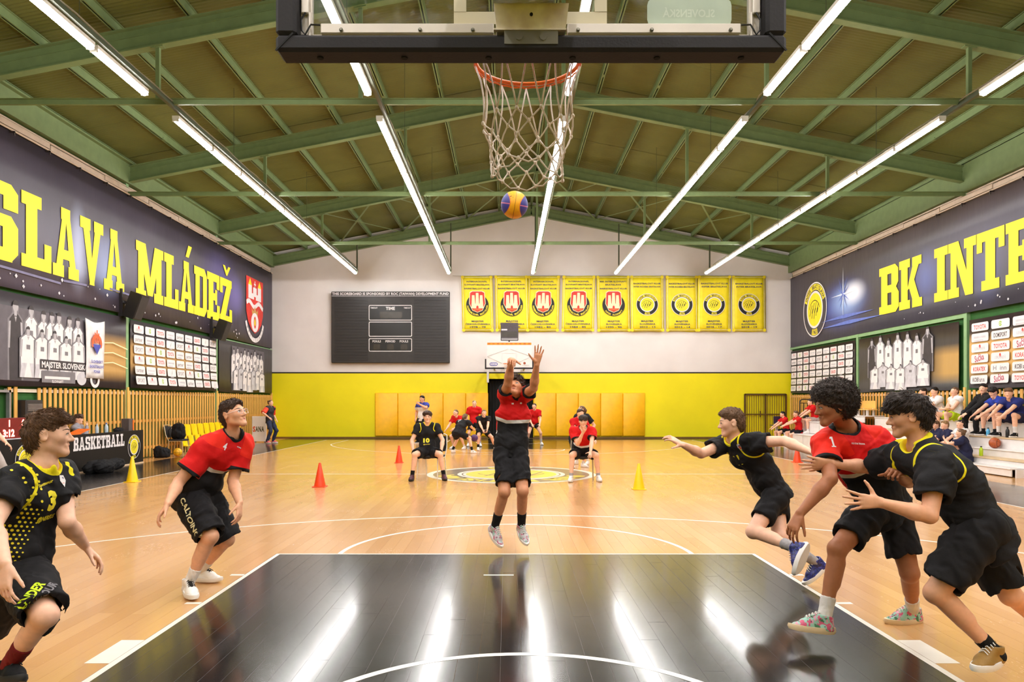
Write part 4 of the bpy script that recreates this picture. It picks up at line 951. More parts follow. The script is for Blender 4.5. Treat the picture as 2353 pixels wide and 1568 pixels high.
# the ball in the air -------------------------------------------------------------
def ball_mat(name, kind):
    t = NT(name); sp = t.n('ShaderNodeSeparateXYZ'); t.l(t.coord(), sp.inputs[0]); x, y, z = sp.outputs
    if kind == 'three':
        ax = t.math('ABSOLUTE', x); k = t.math('SUBTRACT', t.math('SUBTRACT', ax, .042), t.math('MULTIPLY', t.math('MULTIPLY', z, z), 4.2))
        c = t.mix(t.ramp(t.noise(30, 3), .3, .7), lin(238, 158, 4), lin(246, 176, 14)); c = t.mix(t.math('GREATER_THAN', k, 0), c, lin(56, 52, 132))
        seam = t.math('LESS_THAN', t.math('ABSOLUTE', x), .0022); c = t.mix(seam, c, lin(150, 90, 10))
        s2 = t.math('MULTIPLY', t.math('LESS_THAN', t.math('ABSOLUTE', z), .004), t.math('GREATER_THAN', k, 0)); c = t.mix(s2, c, lin(206, 110, 140))
        s3 = t.math('LESS_THAN', t.math('ABSOLUTE', k), .003); c = t.mix(s3, c, lin(226, 120, 20))
    else:
        base = {'brown': ((160, 74, 36), (186, 92, 44)), 'purple': ((70, 36, 92), (92, 48, 116)), 'yellow': ((236, 170, 20), (246, 186, 30))}[kind]
        c = t.mix(t.ramp(t.noise(40, 3), .3, .7), lin(*base[0]), lin(*base[1]))
        sm = t.math('MINIMUM', t.math('ABSOLUTE', x), t.math('MINIMUM', t.math('ABSOLUTE', z), t.math('ABSOLUTE', t.math('SUBTRACT', t.math('ABSOLUTE', y), .075))))
        c = t.mix(t.math('LESS_THAN', sm, .0032), c, lin(40, 24, 20))
    t.set(**{'Base Color': c, 'Roughness': .5}); t.bump(t.noise(260, 2), .25, .002)
    return t.m
def ball(label, loc, r, mat, rot=(0, 0, 0)):
    q = MB(); q.sphere((0, 0, 0), r, 40, 24); me = q.mesh('basketball', mat, True)
    o = put('basketball', me, None, loc); o.rotation_euler = rot; ORG[o.name] = Vector(loc)
    return tag(o, label, 'ball')
fb = ball('yellow and violet basketball flying towards the hoop', P(1182, 471, 6.3), .118, ball_mat('ball yellow violet', 'three'), (math.radians(14), math.radians(8), math.radians(4)))
p = Print(); p.frame(-.016, -.020, .016, .020, .003, M('ball stamp', (150, 84, 30), .6)); p.rect(-.010, -.004, .010, .004, M('ball stamp', (150, 84, 30), .6)); 
me = mesh_from('stamp', [Vector((u * .8 - v * .6 - .046, 0, u * .6 + v * .8 + .062)) for u, v, l in p.V], p.F, p.mats, p.I)
for v in me.vertices: v.co = Vector((v.co.x, -math.sqrt(max(.1185 ** 2 - v.co.x ** 2 - v.co.z ** 2, 0)), v.co.z))
put('stamp', me, fb)
# ---------------------------------------------------------------- things along the walls and on the floor
PINE = M('pine slat', (226, 168, 84), .55, var=.16, vscale=5, stretch=(1, 1, .3)); PINE2 = M('pine board', (232, 184, 96), .5, var=.1, stretch=(1, .3, 1))
def slat_fence(label, X, s, y0, y1, pitch, skip=()):
    t = thing('slat_fence', label, 'fence', (X, (y0 + y1) / 2, 0))
    q = MB(); q.box(-.045, -.015, 0, .045, .015, 1.86); me = None
    if 'slat_me' not in MATS:
        q = MB(); q.bbox(-.014, -.047, .02, .014, .047, 1.87, .006); MATS['slat_me'] = q.mesh('slat', PINE)
    y = y0; r = random.Random(int(y0 * 7)); n = 0
    while y < y1:
        if not any(a < y < b for a, b in skip): o = put('slat', MATS['slat_me'], t, (s * .075, y - (y0 + y1) / 2, r.uniform(-.012, .012))); n += 1
        y += pitch
    for z in (.25, 1.0, 1.76):
        q = MB(); q.box(*(sorted((X, X + s * .055)) and (min(X, X + s * .055), y0 - .05, z, max(X, X + s * .055), y1 + .05, z + .07))); q.build('fence_rail', M('white fence rail', (226, 214, 196), .5) if z > 1.5 else PINE, t)
    for y in FRAMES:
        if y0 < y < y1: q = MB(); q.box(min(X + s * .09, X + s * .13), y - .04, 0, max(X + s * .09, X + s * .13), y + .04, 1.95); q.build('fence_post', PINE2, t)
    return t
slat_fence('pine slat fence along the wall on the scorer table side', XL, 1, 14.62, 30.85, .186, [(14.88, 15.52)])
slat_fence('pine slat fence behind the bleachers', XR, -1, 13.6, 30.85, .192)
# dark heater in the fence gap
q = MB(); q.bbox(XL + .01, 14.92, .95, XL + .22, 15.46, 1.60, .02)
ht = q.build('wall_heater', M('dark heater', (48, 42, 42), .5)); tag(ht, 'dark wall heater box in the gap of the slat fence behind the scorer table', 'heater')
for i in range(5): q = MB(); q.box(XL + .22, 14.96, 1.50 - i * .03, XL + .235, 15.42, 1.515 - i * .03); q.build('grille_slat', M('heater grille', (140, 130, 128), .4), ht)
q = MB(); q.box(XL + .22, 14.96, 1.28, XL + .232, 15.42, 1.30); q.build('handle', M('heater grille', (140, 130, 128), .4), ht)
q = MB()
for y in (14.18, 14.56): q.box(XL + .05, y, 0, XL + .12, y + .05, 1.8)
q.box(XL + .05, 14.18, 1.75, XL + .12, 14.61, 1.8); tag(q.build('equipment_frame', M('grey steel frame', (150, 146, 150), .4, metal=.4)), 'grey steel frame standing against the wall before the fence begins', 'frame')

# scorer table with board front
TX = -9.44; TM = M('table front black', (24, 19, 18), .6, var=.12, spec=.25)
tb = thing('scorer_table', 'long scorer table fronted by a black board reading BASKETBALL', 'table', (TX, 15.5, 0))
q = MB(); q.bbox(TX - .03, 11.6, .03, TX, 18.55, .845, .004); q.build('front_board', TM, tb)
q = MB(); q.bbox(TX - .42, 11.6, .76, TX - .032, 18.5, .80, .006); q.build('tabletop', M('dark table top', (50, 44, 42), .5), tb)
for y in (11.9, 15.0, 18.2):
    for x in (-.38, -.08): q = MB(); q.bar((TX + x, y, 0), (TX + x, y, .76), .04, .04, up=(0, 1, 0)); q.build('leg', M('dark steel leg', (40, 38, 38), .4, metal=.5), tb)
q = MB(); q.box(TX - .03, 11.6, 0, TX + .012, 18.55, .03); q.build('board_foot', M('cream strip', (196, 176, 150), .5), tb)
p = Print(); p.slabs('BASKETBALL', 15.55, 17.62, .49, .785, INK['white'], .05)
roundel(p, 18.08, .44, .30, TM, TM); roundel(p, 14.0, .44, .30, TM, TM)
p.text('3x3', 15.0, .52, .24, INK['white'], bold=.05)
put('board_print', mesh_from('board_print', [(TX + .002 + .0004 * l - tb.location.x, u - 15.5, v) for u, v, l in p.V], p.F, p.mats, p.I), tb)
# red LED console
cn = thing('score_console', 'red LED score console glowing on the scorer table', 'scoreboard', (TX - .2, 13.8, .80))
q = MB(); q.bbox(TX - .28, 13.15, .80, TX - .10, 14.34, 1.25, .01); q.build('case', M('console case', (120, 14, 24), .4), cn)
q = MB(); q.box(TX - .10, 13.16, .80, TX - .09, 14.33, .86); q.build('label_strip', INK['pale'], cn)
LED = emit('red LED digits', (1, .16, .10, 1), 9.0); p = Print()
for t_, y, z, h_ in (('1', 13.70, 1.09, .125), ('6', 14.08, 1.09, .13), ('3:12', 13.68, .90, .135), ('1', 14.12, .90, .13)): p.text(t_, y, z, h_, LED, bold=.04)
put('digits', mesh_from('digits', [(TX - .097 + .001 * l - cn.location.x, u - 13.8, v - .80) for u, v, l in p.V], p.F, p.mats, p.I), cn)
# on the table
OT = .80
q = MB(); q.prism([(TX - .36, 15.75, OT + .002), (TX - .08, 15.75, OT + .002), (TX - .08, 16.35, OT + .14), (TX - .36, 16.35, OT + .14)], (0, 0, .012)); q.box(TX - .3, 16.22, OT, TX - .26, 16.3, OT + .115); tag(q.build('clipboard', M('orange folder', (246, 110, 20), .5)), 'orange folder propped up on the scorer table', 'folder')
BOT = M('clear plastic bottle', (190, 206, 220), .15, var=.05)
def bottle(label, x, y, z, r, h, body, cap, name='bottle', group=None):
    t = thing(name, label, 'bottle', (x, y, z), group=group)
    q = MB(); q.lathe([(r * .9, 0), (r, h * .04), (r, h * .62), (r * .85, h * .72), (r * .42, h * .86), (r * .42, h * .92)], 14, (x, y, z)); smooth_by_angle(q.build('body', body, t), 50)
    q = MB(); q.lathe([(r * .5, h * .90), (r * .5, h), (r * .4, h * 1.005)], 12, (x, y, z)); q.build('cap', cap, t)
    return t
bottle('clear water bottle with blue cap on the scorer table', TX - .2, 17.2, OT, .04, .26, BOT, M('blue cap', (70, 110, 190), .4))
bottle('clear water bottle with pale cap behind the blue capped one on the scorer table', TX - .3, 16.98, OT, .038, .24, BOT, M('pale cap', (200, 200, 205), .4))
q = MB(); q.bbox(TX - .32, 18.08, OT, TX - .12, 18.30, OT + .34, .01); o = q.build('flip_board', M('grey case', (84, 76, 78), .5)); tag(o, 'upright grey flip board with orange edge at the end of the scorer table', 'board')
q = MB(); q.box(TX - .13, 18.25, OT + .05, TX - .112, 18.31, OT + .30); q.build('edge_strip', M('orange folder', (246, 110, 20), .5), o)
def heap(name, label, cat, c, rad, mat, seed, h=.022, parts=5):
    S = SDF(); r = random.Random(seed); c = V3(c)
    for i in range(parts):
        d = np.array([r.uniform(-.5, .5) * rad[0], r.uniform(-.5, .5) * rad[1], r.uniform(.25, .55) * rad[2]])
        S.ell(c + d, np.eye(3), np.array([rad[0] * r.uniform(.4, .6), rad[1] * r.uniform(.4, .6), rad[2] * r.uniform(.35, .5)]), k=.05)
    S.plane(c + np.array([0, 0, .004]), (0, 0, -1)); S.post = waves(seed, .09, .012, 6); S.amp = .015
    V, Q = S.mesh(h); me = quadmesh(name, V - c, Q, [mat]); o = put(name, me, None, tuple(c)); ORG[o.name] = Vector(c)
    return tag(o, label, cat)
# ---------------------------------------------------------------- smooth distance-field sculpting (bodies, clothes, hair)
def _n(v):
    v = np.asarray(v, float); return v / max(np.linalg.norm(v), 1e-9)
A3 = lambda v: np.asarray(v, np.float32)
class SDF:
    B = 6
    def __init__(s): s.p = []; s.lo = np.full(3, 1e9); s.hi = np.full(3, -1e9); s.post = None; s.amp = 0.0
    def _grow(s, c, r): s.lo = np.minimum(s.lo, np.asarray(c) - r); s.hi = np.maximum(s.hi, np.asarray(c) + r)
    def cone(s, a, b, ra, rb=None, k=0.02, op='u'):
        a, b = A3(a), A3(b); rb = ra if rb is None else rb; d = b - a; L = float(d @ d) + 1e-12
        def f(Q):
            t = np.clip(((Q - a) @ d) / L, 0, 1)
            w = Q - a - t[:, None] * d
            return np.sqrt(np.einsum('ij,ij->i', w, w)) - (ra + (rb - ra) * t)
        if op == 'u': s._grow(a, ra); s._grow(b, rb)
        s.p.append((f, op, k)); return s
    def ecap(s, a, b, ra, rb, side, flat, flat2=None, k=0.03, op='u'):
        """capsule with an elliptic section: half width r along side, r*flat the other way"""
        a, b = A3(a), A3(b); d = b - a; Ln = float(np.linalg.norm(d)) + 1e-9; t0 = d / Ln
        sd = A3(side); sd = sd - (sd @ t0) * t0; sd /= np.linalg.norm(sd) + 1e-9; ot = np.cross(t0, sd)
        flat2 = flat if flat2 is None else flat2
        def f(Q):
            q = Q - a; x = q @ sd; y = q @ ot; z = q @ t0
            t = np.clip(z / Ln, 0, 1); r = ra + (rb - ra) * t; fl = flat + (flat2 - flat) * t
            zz = z - t * Ln
            e = np.sqrt(x * x + (y / fl) ** 2 + (zz / fl) ** 2)
            g = np.sqrt(x * x + (y / fl ** 2) ** 2 + (zz / fl ** 2) ** 2) / (e + 1e-6)   # gradient length: true distance near the skin
            return (e - r) / np.maximum(g, 1.0)
        if op == 'u': s._grow(a, ra); s._grow(b, rb)
        s.p.append((f, op, k)); return s
    def ell(s, c, R, rad, k=0.02, op='u'):
        c = A3(c); R = A3(R); rad = A3(rad)          # rows of R are the ellipsoid's axes
        def f(Q):
            q = (Q - c) @ R.T
            k0 = np.sqrt((((q / rad) ** 2)).sum(1)); k1 = np.sqrt((((q / rad ** 2)) ** 2).sum(1))
            return k0 * (k0 - 1) / np.maximum(k1, 1e-6)
        if op == 'u': s._grow(c, float(rad.max()))
        s.p.append((f, op, k)); return s
    def plane(s, pt, n, k=0.004):
        """keep what lies behind the plane"""
        pt, n = A3(pt), A3(_n(n))
        s.p.append((lambda Q: (Q - pt) @ n, 'i', k)); return s
    def cyl(s, a, b, r, k=0.004, op='s'):
        """capped cylinder, mostly for cutting hems"""
        a, b = A3(a), A3(b); d = b - a; Ln = float(np.linalg.norm(d)); t0 = d / Ln
        def f(Q):
            q = Q - a; z = q @ t0; w = q - z[:, None] * t0
            return np.maximum(np.sqrt(np.einsum('ij,ij->i', w, w)) - r, np.maximum(-z, z - Ln))
        s.p.append((f, op, k)); return s
    def group(s, o, k=0.02):
        s.lo = np.minimum(s.lo, o.lo); s.hi = np.maximum(s.hi, o.hi)
        s.p.append((o.value, 'u', k)); return s
    @staticmethod
    def _join(v, d, op, k):
        if op == 'u':
            h = np.clip(0.5 + 0.5 * (v - d) / k, 0, 1); return v + (d - v) * h - k * h * (1 - h)
        if op == 's': d = -d
        h = np.clip(0.5 + 0.5 * (d - v) / k, 0, 1); return v + (d - v) * h + k * h * (1 - h)
    def value(s, Q):
        v = np.full(len(Q), 1e3, np.float32)
        for f, op, k in s.p: v = s._join(v, f(Q), op, k)
        if s.post is not None: v = v + s.post(Q)
        return v
    def mesh(s, h):
        B = s.B; lo = s.lo - 3 * h - s.amp; hi = s.hi + 3 * h + s.amp
        nb = np.ceil((hi - lo) / (h * B)).astype(int); n = nb * B
        I = np.stack(np.meshgrid(*[np.arange(q) for q in nb], indexing='ij'), -1).reshape(-1, 3)
        C = (lo + (I * B + (B - 1) / 2) * h).astype(np.float32)
        mg = h * B * 0.87
        ds = []; v = np.full(len(C), 1e3, np.float32)
        for f, op, k in s.p:
            d = f(C); ds.append(d); v = s._join(v, d, op, k)
        act = np.abs(v) < mg * 1.3 + s.amp
        ai = np.nonzero(act)[0]
        off = np.stack(np.meshgrid(*[np.arange(B)] * 3, indexing='ij'), -1).reshape(-1, 3)
        Q = (lo + (I[ai][:, None, :] * B + off[None]) * h).astype(np.float32)      # (na, B^3, 3)
        W = np.full(Q.shape[:2], 1e3, np.float32); va = v[ai]
        for (f, op, k), d in zip(s.p, ds):
            d = d[ai]
            rel = (d < va + 2.4 * mg + k) if op == 'u' else ((-d if op == 's' else d) > va - 2.4 * mg - k)
            r = np.nonzero(rel)[0]
            if len(r) == 0: continue
            dd = f(Q[r].reshape(-1, 3)).reshape(len(r), -1)
            W[r] = s._join(W[r], dd, op, k)
        if s.post is not None: W += s.post(Q.reshape(-1, 3)).reshape(W.shape)
        g = np.where(v < 0, -1.0, 1.0).astype(np.float32)
        Gd = np.repeat(g[:, None], B ** 3, 1); Gd[ai] = W
        Gd = Gd.reshape(*nb, B, B, B).transpose(0, 3, 1, 4, 2, 5).reshape(n)
        return s._nets(Gd, lo, h)
    @staticmethod
    def _nets(Gd, lo, h):
        ins = Gd < 0
        c = [ins[i:ins.shape[0] - 1 + i, j:ins.shape[1] - 1 + j, k:ins.shape[2] - 1 + k] for i in (0, 1) for j in (0, 1) for k in (0, 1)]
        anyc = c[0].copy(); allc = c[0].copy()
        for q in c[1:]: anyc |= q; allc &= q
        cells = np.argwhere(anyc & ~allc)
        cid = np.full(anyc.shape, -1, np.int32); cid[tuple(cells.T)] = np.arange(len(cells))
        cor = np.array([(i, j, k) for i in (0, 1) for j in (0, 1) for k in (0, 1)])
        vals = np.stack([Gd[tuple((cells + o).T)] for o in cor], 1)
        acc = np.zeros((len(cells), 3), np.float32); cnt = np.zeros(len(cells), np.float32)
        for a in range(8):
            for ax in range(3):
                if cor[a][ax] == 0:
                    o = cor[a].copy(); o[ax] = 1; b = o[0] * 4 + o[1] * 2 + o[2]
                    va, vb = vals[:, a], vals[:, b]; m = (va < 0) != (vb < 0)
                    t = np.where(m, va / np.where(m, va - vb, 1), 0)
                    p = np.repeat(cor[a][None].astype(np.float32), len(cells), 0); p[:, ax] += t
                    acc += p * m[:, None]; cnt += m
        V = lo + (cells + acc / np.maximum(cnt, 1)[:, None]) * h
        Qs = []
        for ax in range(3):
            b, d = [x for x in range(3) if x != ax]
            sl0 = [slice(None)] * 3; sl1 = [slice(None)] * 3
            sl0[ax] = slice(0, -1); sl1[ax] = slice(1, None)
            m0, m1 = ins[tuple(sl0)], ins[tuple(sl1)]
            E = np.argwhere(m0 != m1)
            E = E[(E[:, b] > 0) & (E[:, d] > 0) & (E[:, b] < ins.shape[b] - 1) & (E[:, d] < ins.shape[d] - 1)]
            fl = m0[tuple(E.T)]
            def at(db, dd):
                q = E.copy(); q[:, b] -= db; q[:, d] -= dd; return cid[tuple(q.T)]
            q = np.stack([at(1, 1), at(0, 1), at(0, 0), at(1, 0)], 1)
            if ax == 1: fl = ~fl
            q[~fl] = q[~fl][:, ::-1]
            Qs.append(q)
        Q = np.concatenate(Qs); Q = Q[(Q >= 0).all(1)]
        return V.astype(np.float32), Q.astype(np.int32)
def relax(V, Q, it=2, lam=0.5):
    """a little Laplacian smoothing"""
    for _ in range(it):
        acc = np.zeros_like(V); cnt = np.zeros(len(V), np.float32)
        for i in range(4):
            a, b = Q[:, i], Q[:, (i + 1) % 4]
            np.add.at(acc, a, V[b]); np.add.at(cnt, a, 1)
        V = V + lam * (acc / np.maximum(cnt, 1)[:, None] - V)
    return V
def waves(seed, lam, amp, n=5, aniso=None):
    """smooth cloth / hair unevenness: warped sine sheets"""
    r = np.random.RandomState(seed); D = r.normal(size=(n, 3))
    if aniso is not None: D = D - (1 - 0.25) * (D @ A3(aniso))[:, None] * A3(aniso)[None]
    D = D / np.linalg.norm(D, axis=1)[:, None] * (2 * np.pi / lam) * r.uniform(0.6, 1.6, (n, 1)); ph = r.uniform(0, 6.28, n)
    W = r.normal(size=(3, 3)) * 2 * np.pi / (lam * 3)
    D = D.astype(np.float32); W = W.astype(np.float32)
    def f(Q):
        q = Q + lam * 0.22 * np.sin(Q @ W)
        return (amp / math.sqrt(n)) * np.sin(q @ D.T + ph.astype(np.float32)).sum(1)
    return f
# ---------------------------------------------------------------- people
def V3(v): return np.asarray(v, float)
def ik(a, b, l1, l2, pole):
    """middle joint of a two-bone limb from a to b, bending towards pole"""
    a, b, pole = V3(a), V3(b), V3(pole); d = b - a; D = min(np.linalg.norm(d), (l1 + l2) * 0.999); t = _n(d)
    x = (l1 * l1 - l2 * l2 + D * D) / (2 * D); y = math.sqrt(max(l1 * l1 - x * x, 0))
    p = pole - t * (pole @ t)
    return a + t * x + _n(p) * y
def limb(par, px, py, L, near=True):
    """point seen at a pixel, L away from its parent joint"""
    par = V3(par); C = np.array([CX, 0, CZ]); d = np.array([(px - VX) / F, 1, (HY - py) / F])
    w = C - par; a = d @ d; b = 2 * w @ d; c = w @ w - L * L; D = b * b - 4 * a * c
    if D < 0: s = -b / (2 * a)
    else: s = (-b + (-1 if near else 1) * math.sqrt(D)) / (2 * a)
    return C + s * d
def skin_mat(name, col, lip):
    if name in MATS: return MATS[name]
    t = NT(name); nz = t.noise(30, 4); c = lin(*col)
    base = t.mix(t.ramp(nz, 0.3, 0.7), tuple(x * 0.93 for x in c[:3]) + (1,), tuple(min(1, x * 1.06) for x in c[:3]) + (1,))
    base = t.mix(t.attr('lip'), base, lin(*lip))
    t.set(**{'Base Color': base, 'Roughness': 0.48, 'Subsurface Weight': 0.06, 'Subsurface Scale': 0.01})
    t.b.inputs['Subsurface Radius'].default_value = (1, 0.35, 0.2)
    t.b.inputs['Specular IOR Level'].default_value = 0.4
    t.bump(t.noise(220, 2), 0.08, 0.002)
    MATS[name] = t.m; return t.m
def hair_mat(name, col):
    if name in MATS: return MATS[name]
    t = NT(name); c = lin(*col); nz = t.noise(90, 4, stretch=(1, 1, 0.25))
    t.set(**{'Base Color': t.mix(t.ramp(nz, 0.3, 0.7), tuple(x * 0.5 for x in c[:3]) + (1,), tuple(min(1, x * 1.35) for x in c[:3]) + (1,)), 'Roughness': 0.55})
    t.b.inputs['Specular IOR Level'].default_value = 0.35
    t.bump(t.noise(160, 3, stretch=(1, 1, 0.3)), 0.6, 0.006)
    MATS[name] = t.m; return t.m
def cloth_bump(t):
    t.bump(t.math('ADD', t.math('MULTIPLY', t.noise(14, 3), 1.0), t.math('MULTIPLY', t.noise(700, 1), 0.05)), 0.35, 0.02)
def red_shirt_mat():
    """red over black with a white band, black cuffs and a black collar edge"""
    if 'shirt red over black' in MATS: return MATS['shirt red over black']
    t = NT('shirt red over black')
    fb = t.attr('fb'); cuff = t.attr('cuff'); col = t.attr('collar'); sh = t.attr('shoulder_top')
    red = t.mix(t.ramp(t.noise(8, 3), 0.3, 0.7), lin(196, 14, 16), lin(216, 22, 20))
    red = t.mix(t.math('GREATER_THAN', sh, 0.0), red, lin(224, 36, 18))  # slightly more orange red on top of the shoulders
    c = t.mix(t.math('GREATER_THAN', fb, 0.0), lin(20, 18, 20), lin(226, 222, 220))
    c = t.mix(t.math('GREATER_THAN', fb, 0.020), c, red)
    c = t.mix(t.math('LESS_THAN', cuff, 0.018), c, lin(18, 16, 18))
    c = t.mix(t.math('LESS_THAN', col, 0.014), c, lin(18, 16, 18))
    t.set(**{'Base Color': c, 'Roughness': 0.75}); t.b.inputs['Specular IOR Level'].default_value = 0.25
    cloth_bump(t); MATS[t.m.name] = t.m; return t.m
def black_jersey_mat():
    if 'jersey black with yellow piping' in MATS: return MATS['jersey black with yellow piping']
    t = NT('jersey black with yellow piping')
    pipe = t.attr('pipe'); col = t.attr('collar')
    blk = t.mix(t.ramp(t.noise(9, 3), 0.3, 0.7), lin(19, 17, 20), lin(30, 28, 31)); yel = lin(232, 214, 22)
    c = t.mix(t.math('LESS_THAN', t.math('ABSOLUTE', pipe), 0.0062), blk, yel)
    c = t.mix(t.math('LESS_THAN', col, 0.014), c, yel)
    t.set(**{'Base Color': c, 'Roughness': 0.78}); t.b.inputs['Specular IOR Level'].default_value = 0.25
    cloth_bump(t); MATS[t.m.name] = t.m; return t.m
def cloth(name, col, rough=0.8, **k):
    if name in MATS: return MATS[name]
    t = NT(name); c = lin(*col)
    t.set(**{'Base Color': t.mix(t.ramp(t.noise(9, 3), 0.3, 0.7), tuple(x * 0.85 for x in c[:3]) + (1,), tuple(min(1, x * 1.1) for x in c[:3]) + (1,)), 'Roughness': rough})
    t.b.inputs['Specular IOR Level'].default_value = 0.25
    cloth_bump(t); MATS[name] = t.m; return t.m

SKIN = {'fair': ('skin fair', (236, 184, 156), (206, 118, 104)), 'warm': ('skin warm', (226, 166, 132), (190, 104, 88)),
        'tan': ('skin tan', (204, 138, 100), (164, 92, 76)), 'brown': ('skin brown', (168, 106, 72), (142, 80, 66))}
class Body:
    pass
def hand(S, w, d, n, right, Lh, curl=(0.35, 0.35, 0.25), spread=0.1, thumb=(0.6, 0.8, 0.25), tcurl=0.2, h=0.006, fist=False):
    d = _n(d); n = V3(n); n = _n(n - d * (n @ d)); s = np.cross(d, n) if right else np.cross(n, d)
    rf = max(0.043 * Lh, 0.62 * h)
    S.ecap(w - d * 0.06 * Lh, w + d * 0.42 * Lh, 0.15 * Lh, 0.205 * Lh, s, 0.52, 0.40, k=0.012)
    for i, (o, kb, fl) in enumerate(((0.165, 0.50, 0.40), (0.058, 0.53, 0.45), (-0.055, 0.505, 0.41), (-0.16, 0.45, 0.32))):
        q = w + d * kb * Lh + s * o * Lh - n * 0.01 * Lh
        S.cone(w + d * 0.12 * Lh + s * o * 0.6 * Lh, q, 0.05 * Lh, rf * 1.15, k=0.01)
        ang = spread * (1.3 - i * 0.9); dd = _n(d * math.cos(ang) + s * math.sin(ang)); th = 0.0
        cc = curl[i] if isinstance(curl[0], (tuple, list)) else curl
        for j, (ph, c) in enumerate(zip((0.47, 0.30, 0.23), cc)):
            th += c; q2 = q + (dd * math.cos(th) + n * math.sin(th)) * ph * fl * Lh
            S.cone(q, q2, rf * (1.06 - 0.1 * j), rf * (0.98 - 0.12 * j), k=0.004); q = q2
    q = w + d * 0.10 * Lh + s * 0.11 * Lh + n * 0.04 * Lh
    tv = _n(d * thumb[0] + s * thumb[1] + n * thumb[2])
    q2 = q + tv * 0.24 * Lh; S.cone(q, q2, 0.085 * Lh, rf * 1.25, k=0.014)
    tv2 = _n(tv + d * tcurl + n * tcurl * 0.6); q3 = q2 + tv2 * 0.17 * Lh; S.cone(q2, q3, rf * 1.2, rf * 1.08, k=0.004)
    S.cone(q3, q3 + _n(tv2 + d * tcurl) * 0.12 * Lh, rf * 1.08, rf * 0.85, k=0.004)

def head_prims(S, c, R, hh, neckb, female=False, jaw=1.0):
    s, f, u = R
    L = lambda x, y, z: c + (s * x + f * y + u * z) * hh
    S.ell(L(0, -.07, .135), R, np.array([.345, .41, .375]) * hh, k=.02)
    S.ell(L(0, .10, -.06), R, np.array([.268 * jaw, .285, .35]) * hh, k=.04)
    for m in (-1, 1):
        S.cone(L(m * .185 * jaw, -.01, -.235), L(m * .055, .265, -.405), .088 * hh, .080 * hh, k=.03)
        S.ell(L(m * .17, .23, -.06), R, np.array([.11, .10, .10]) * hh, k=.03)          # cheek
        S.ell(L(m * .15, .425, .015), R, np.array([.10, .085, .060]) * hh, k=.016, op='s')  # eye socket
        S.ell(L(m * .15, .300, .008), R, np.array([.085, .055, .055]) * hh, k=.006)        # lids
        S.ell(L(m * .355, -.075, -.005), np.array([_n(s - m * f * .35), _n(f + m * s * .35), u]), np.array([.034, .098, .140]) * hh, k=.006)  # ear
        S.ell(L(m * .405, -.045, .005), R, np.array([.040, .056, .088]) * hh, k=.005, op='s')
        S.ell(L(m * .055, .385, -.145), R, np.array([.045, .05, .038]) * hh, k=.008)       # nostril wing
    S.cone(L(-.15, .31, .085), L(.15, .31, .085), .055 * hh, .055 * hh, k=.025)             # brow ridge
    S.cone(L(0, .355, .05), L(0, .468, -.125), .030 * hh, .050 * hh, k=.014)                  # nose
    S.cone(L(-.10, .335, -.252), L(.10, .335, -.252), .030 * hh, .030 * hh, k=.010)         # lips
    S.cone(L(-.0, .375, -.245), L(0, .365, -.25), .030 * hh, .030 * hh, k=.014)
    S.cone(L(-.065, .345, -.305), L(.065, .345, -.305), .034 * hh, .034 * hh, k=.010)
    S.ell(L(0, .415, -.277), R, np.array([.11, .04, .010]) * hh, k=.005, op='s')
    S.ell(L(0, .295, -.425), R, np.array([.095, .088, .072]) * hh, k=.025)                      # chin
    r = (.205 if female else .228) * hh
    S.cone(L(0, -.13, -.18), neckb, r, r * 1.12, k=.03)

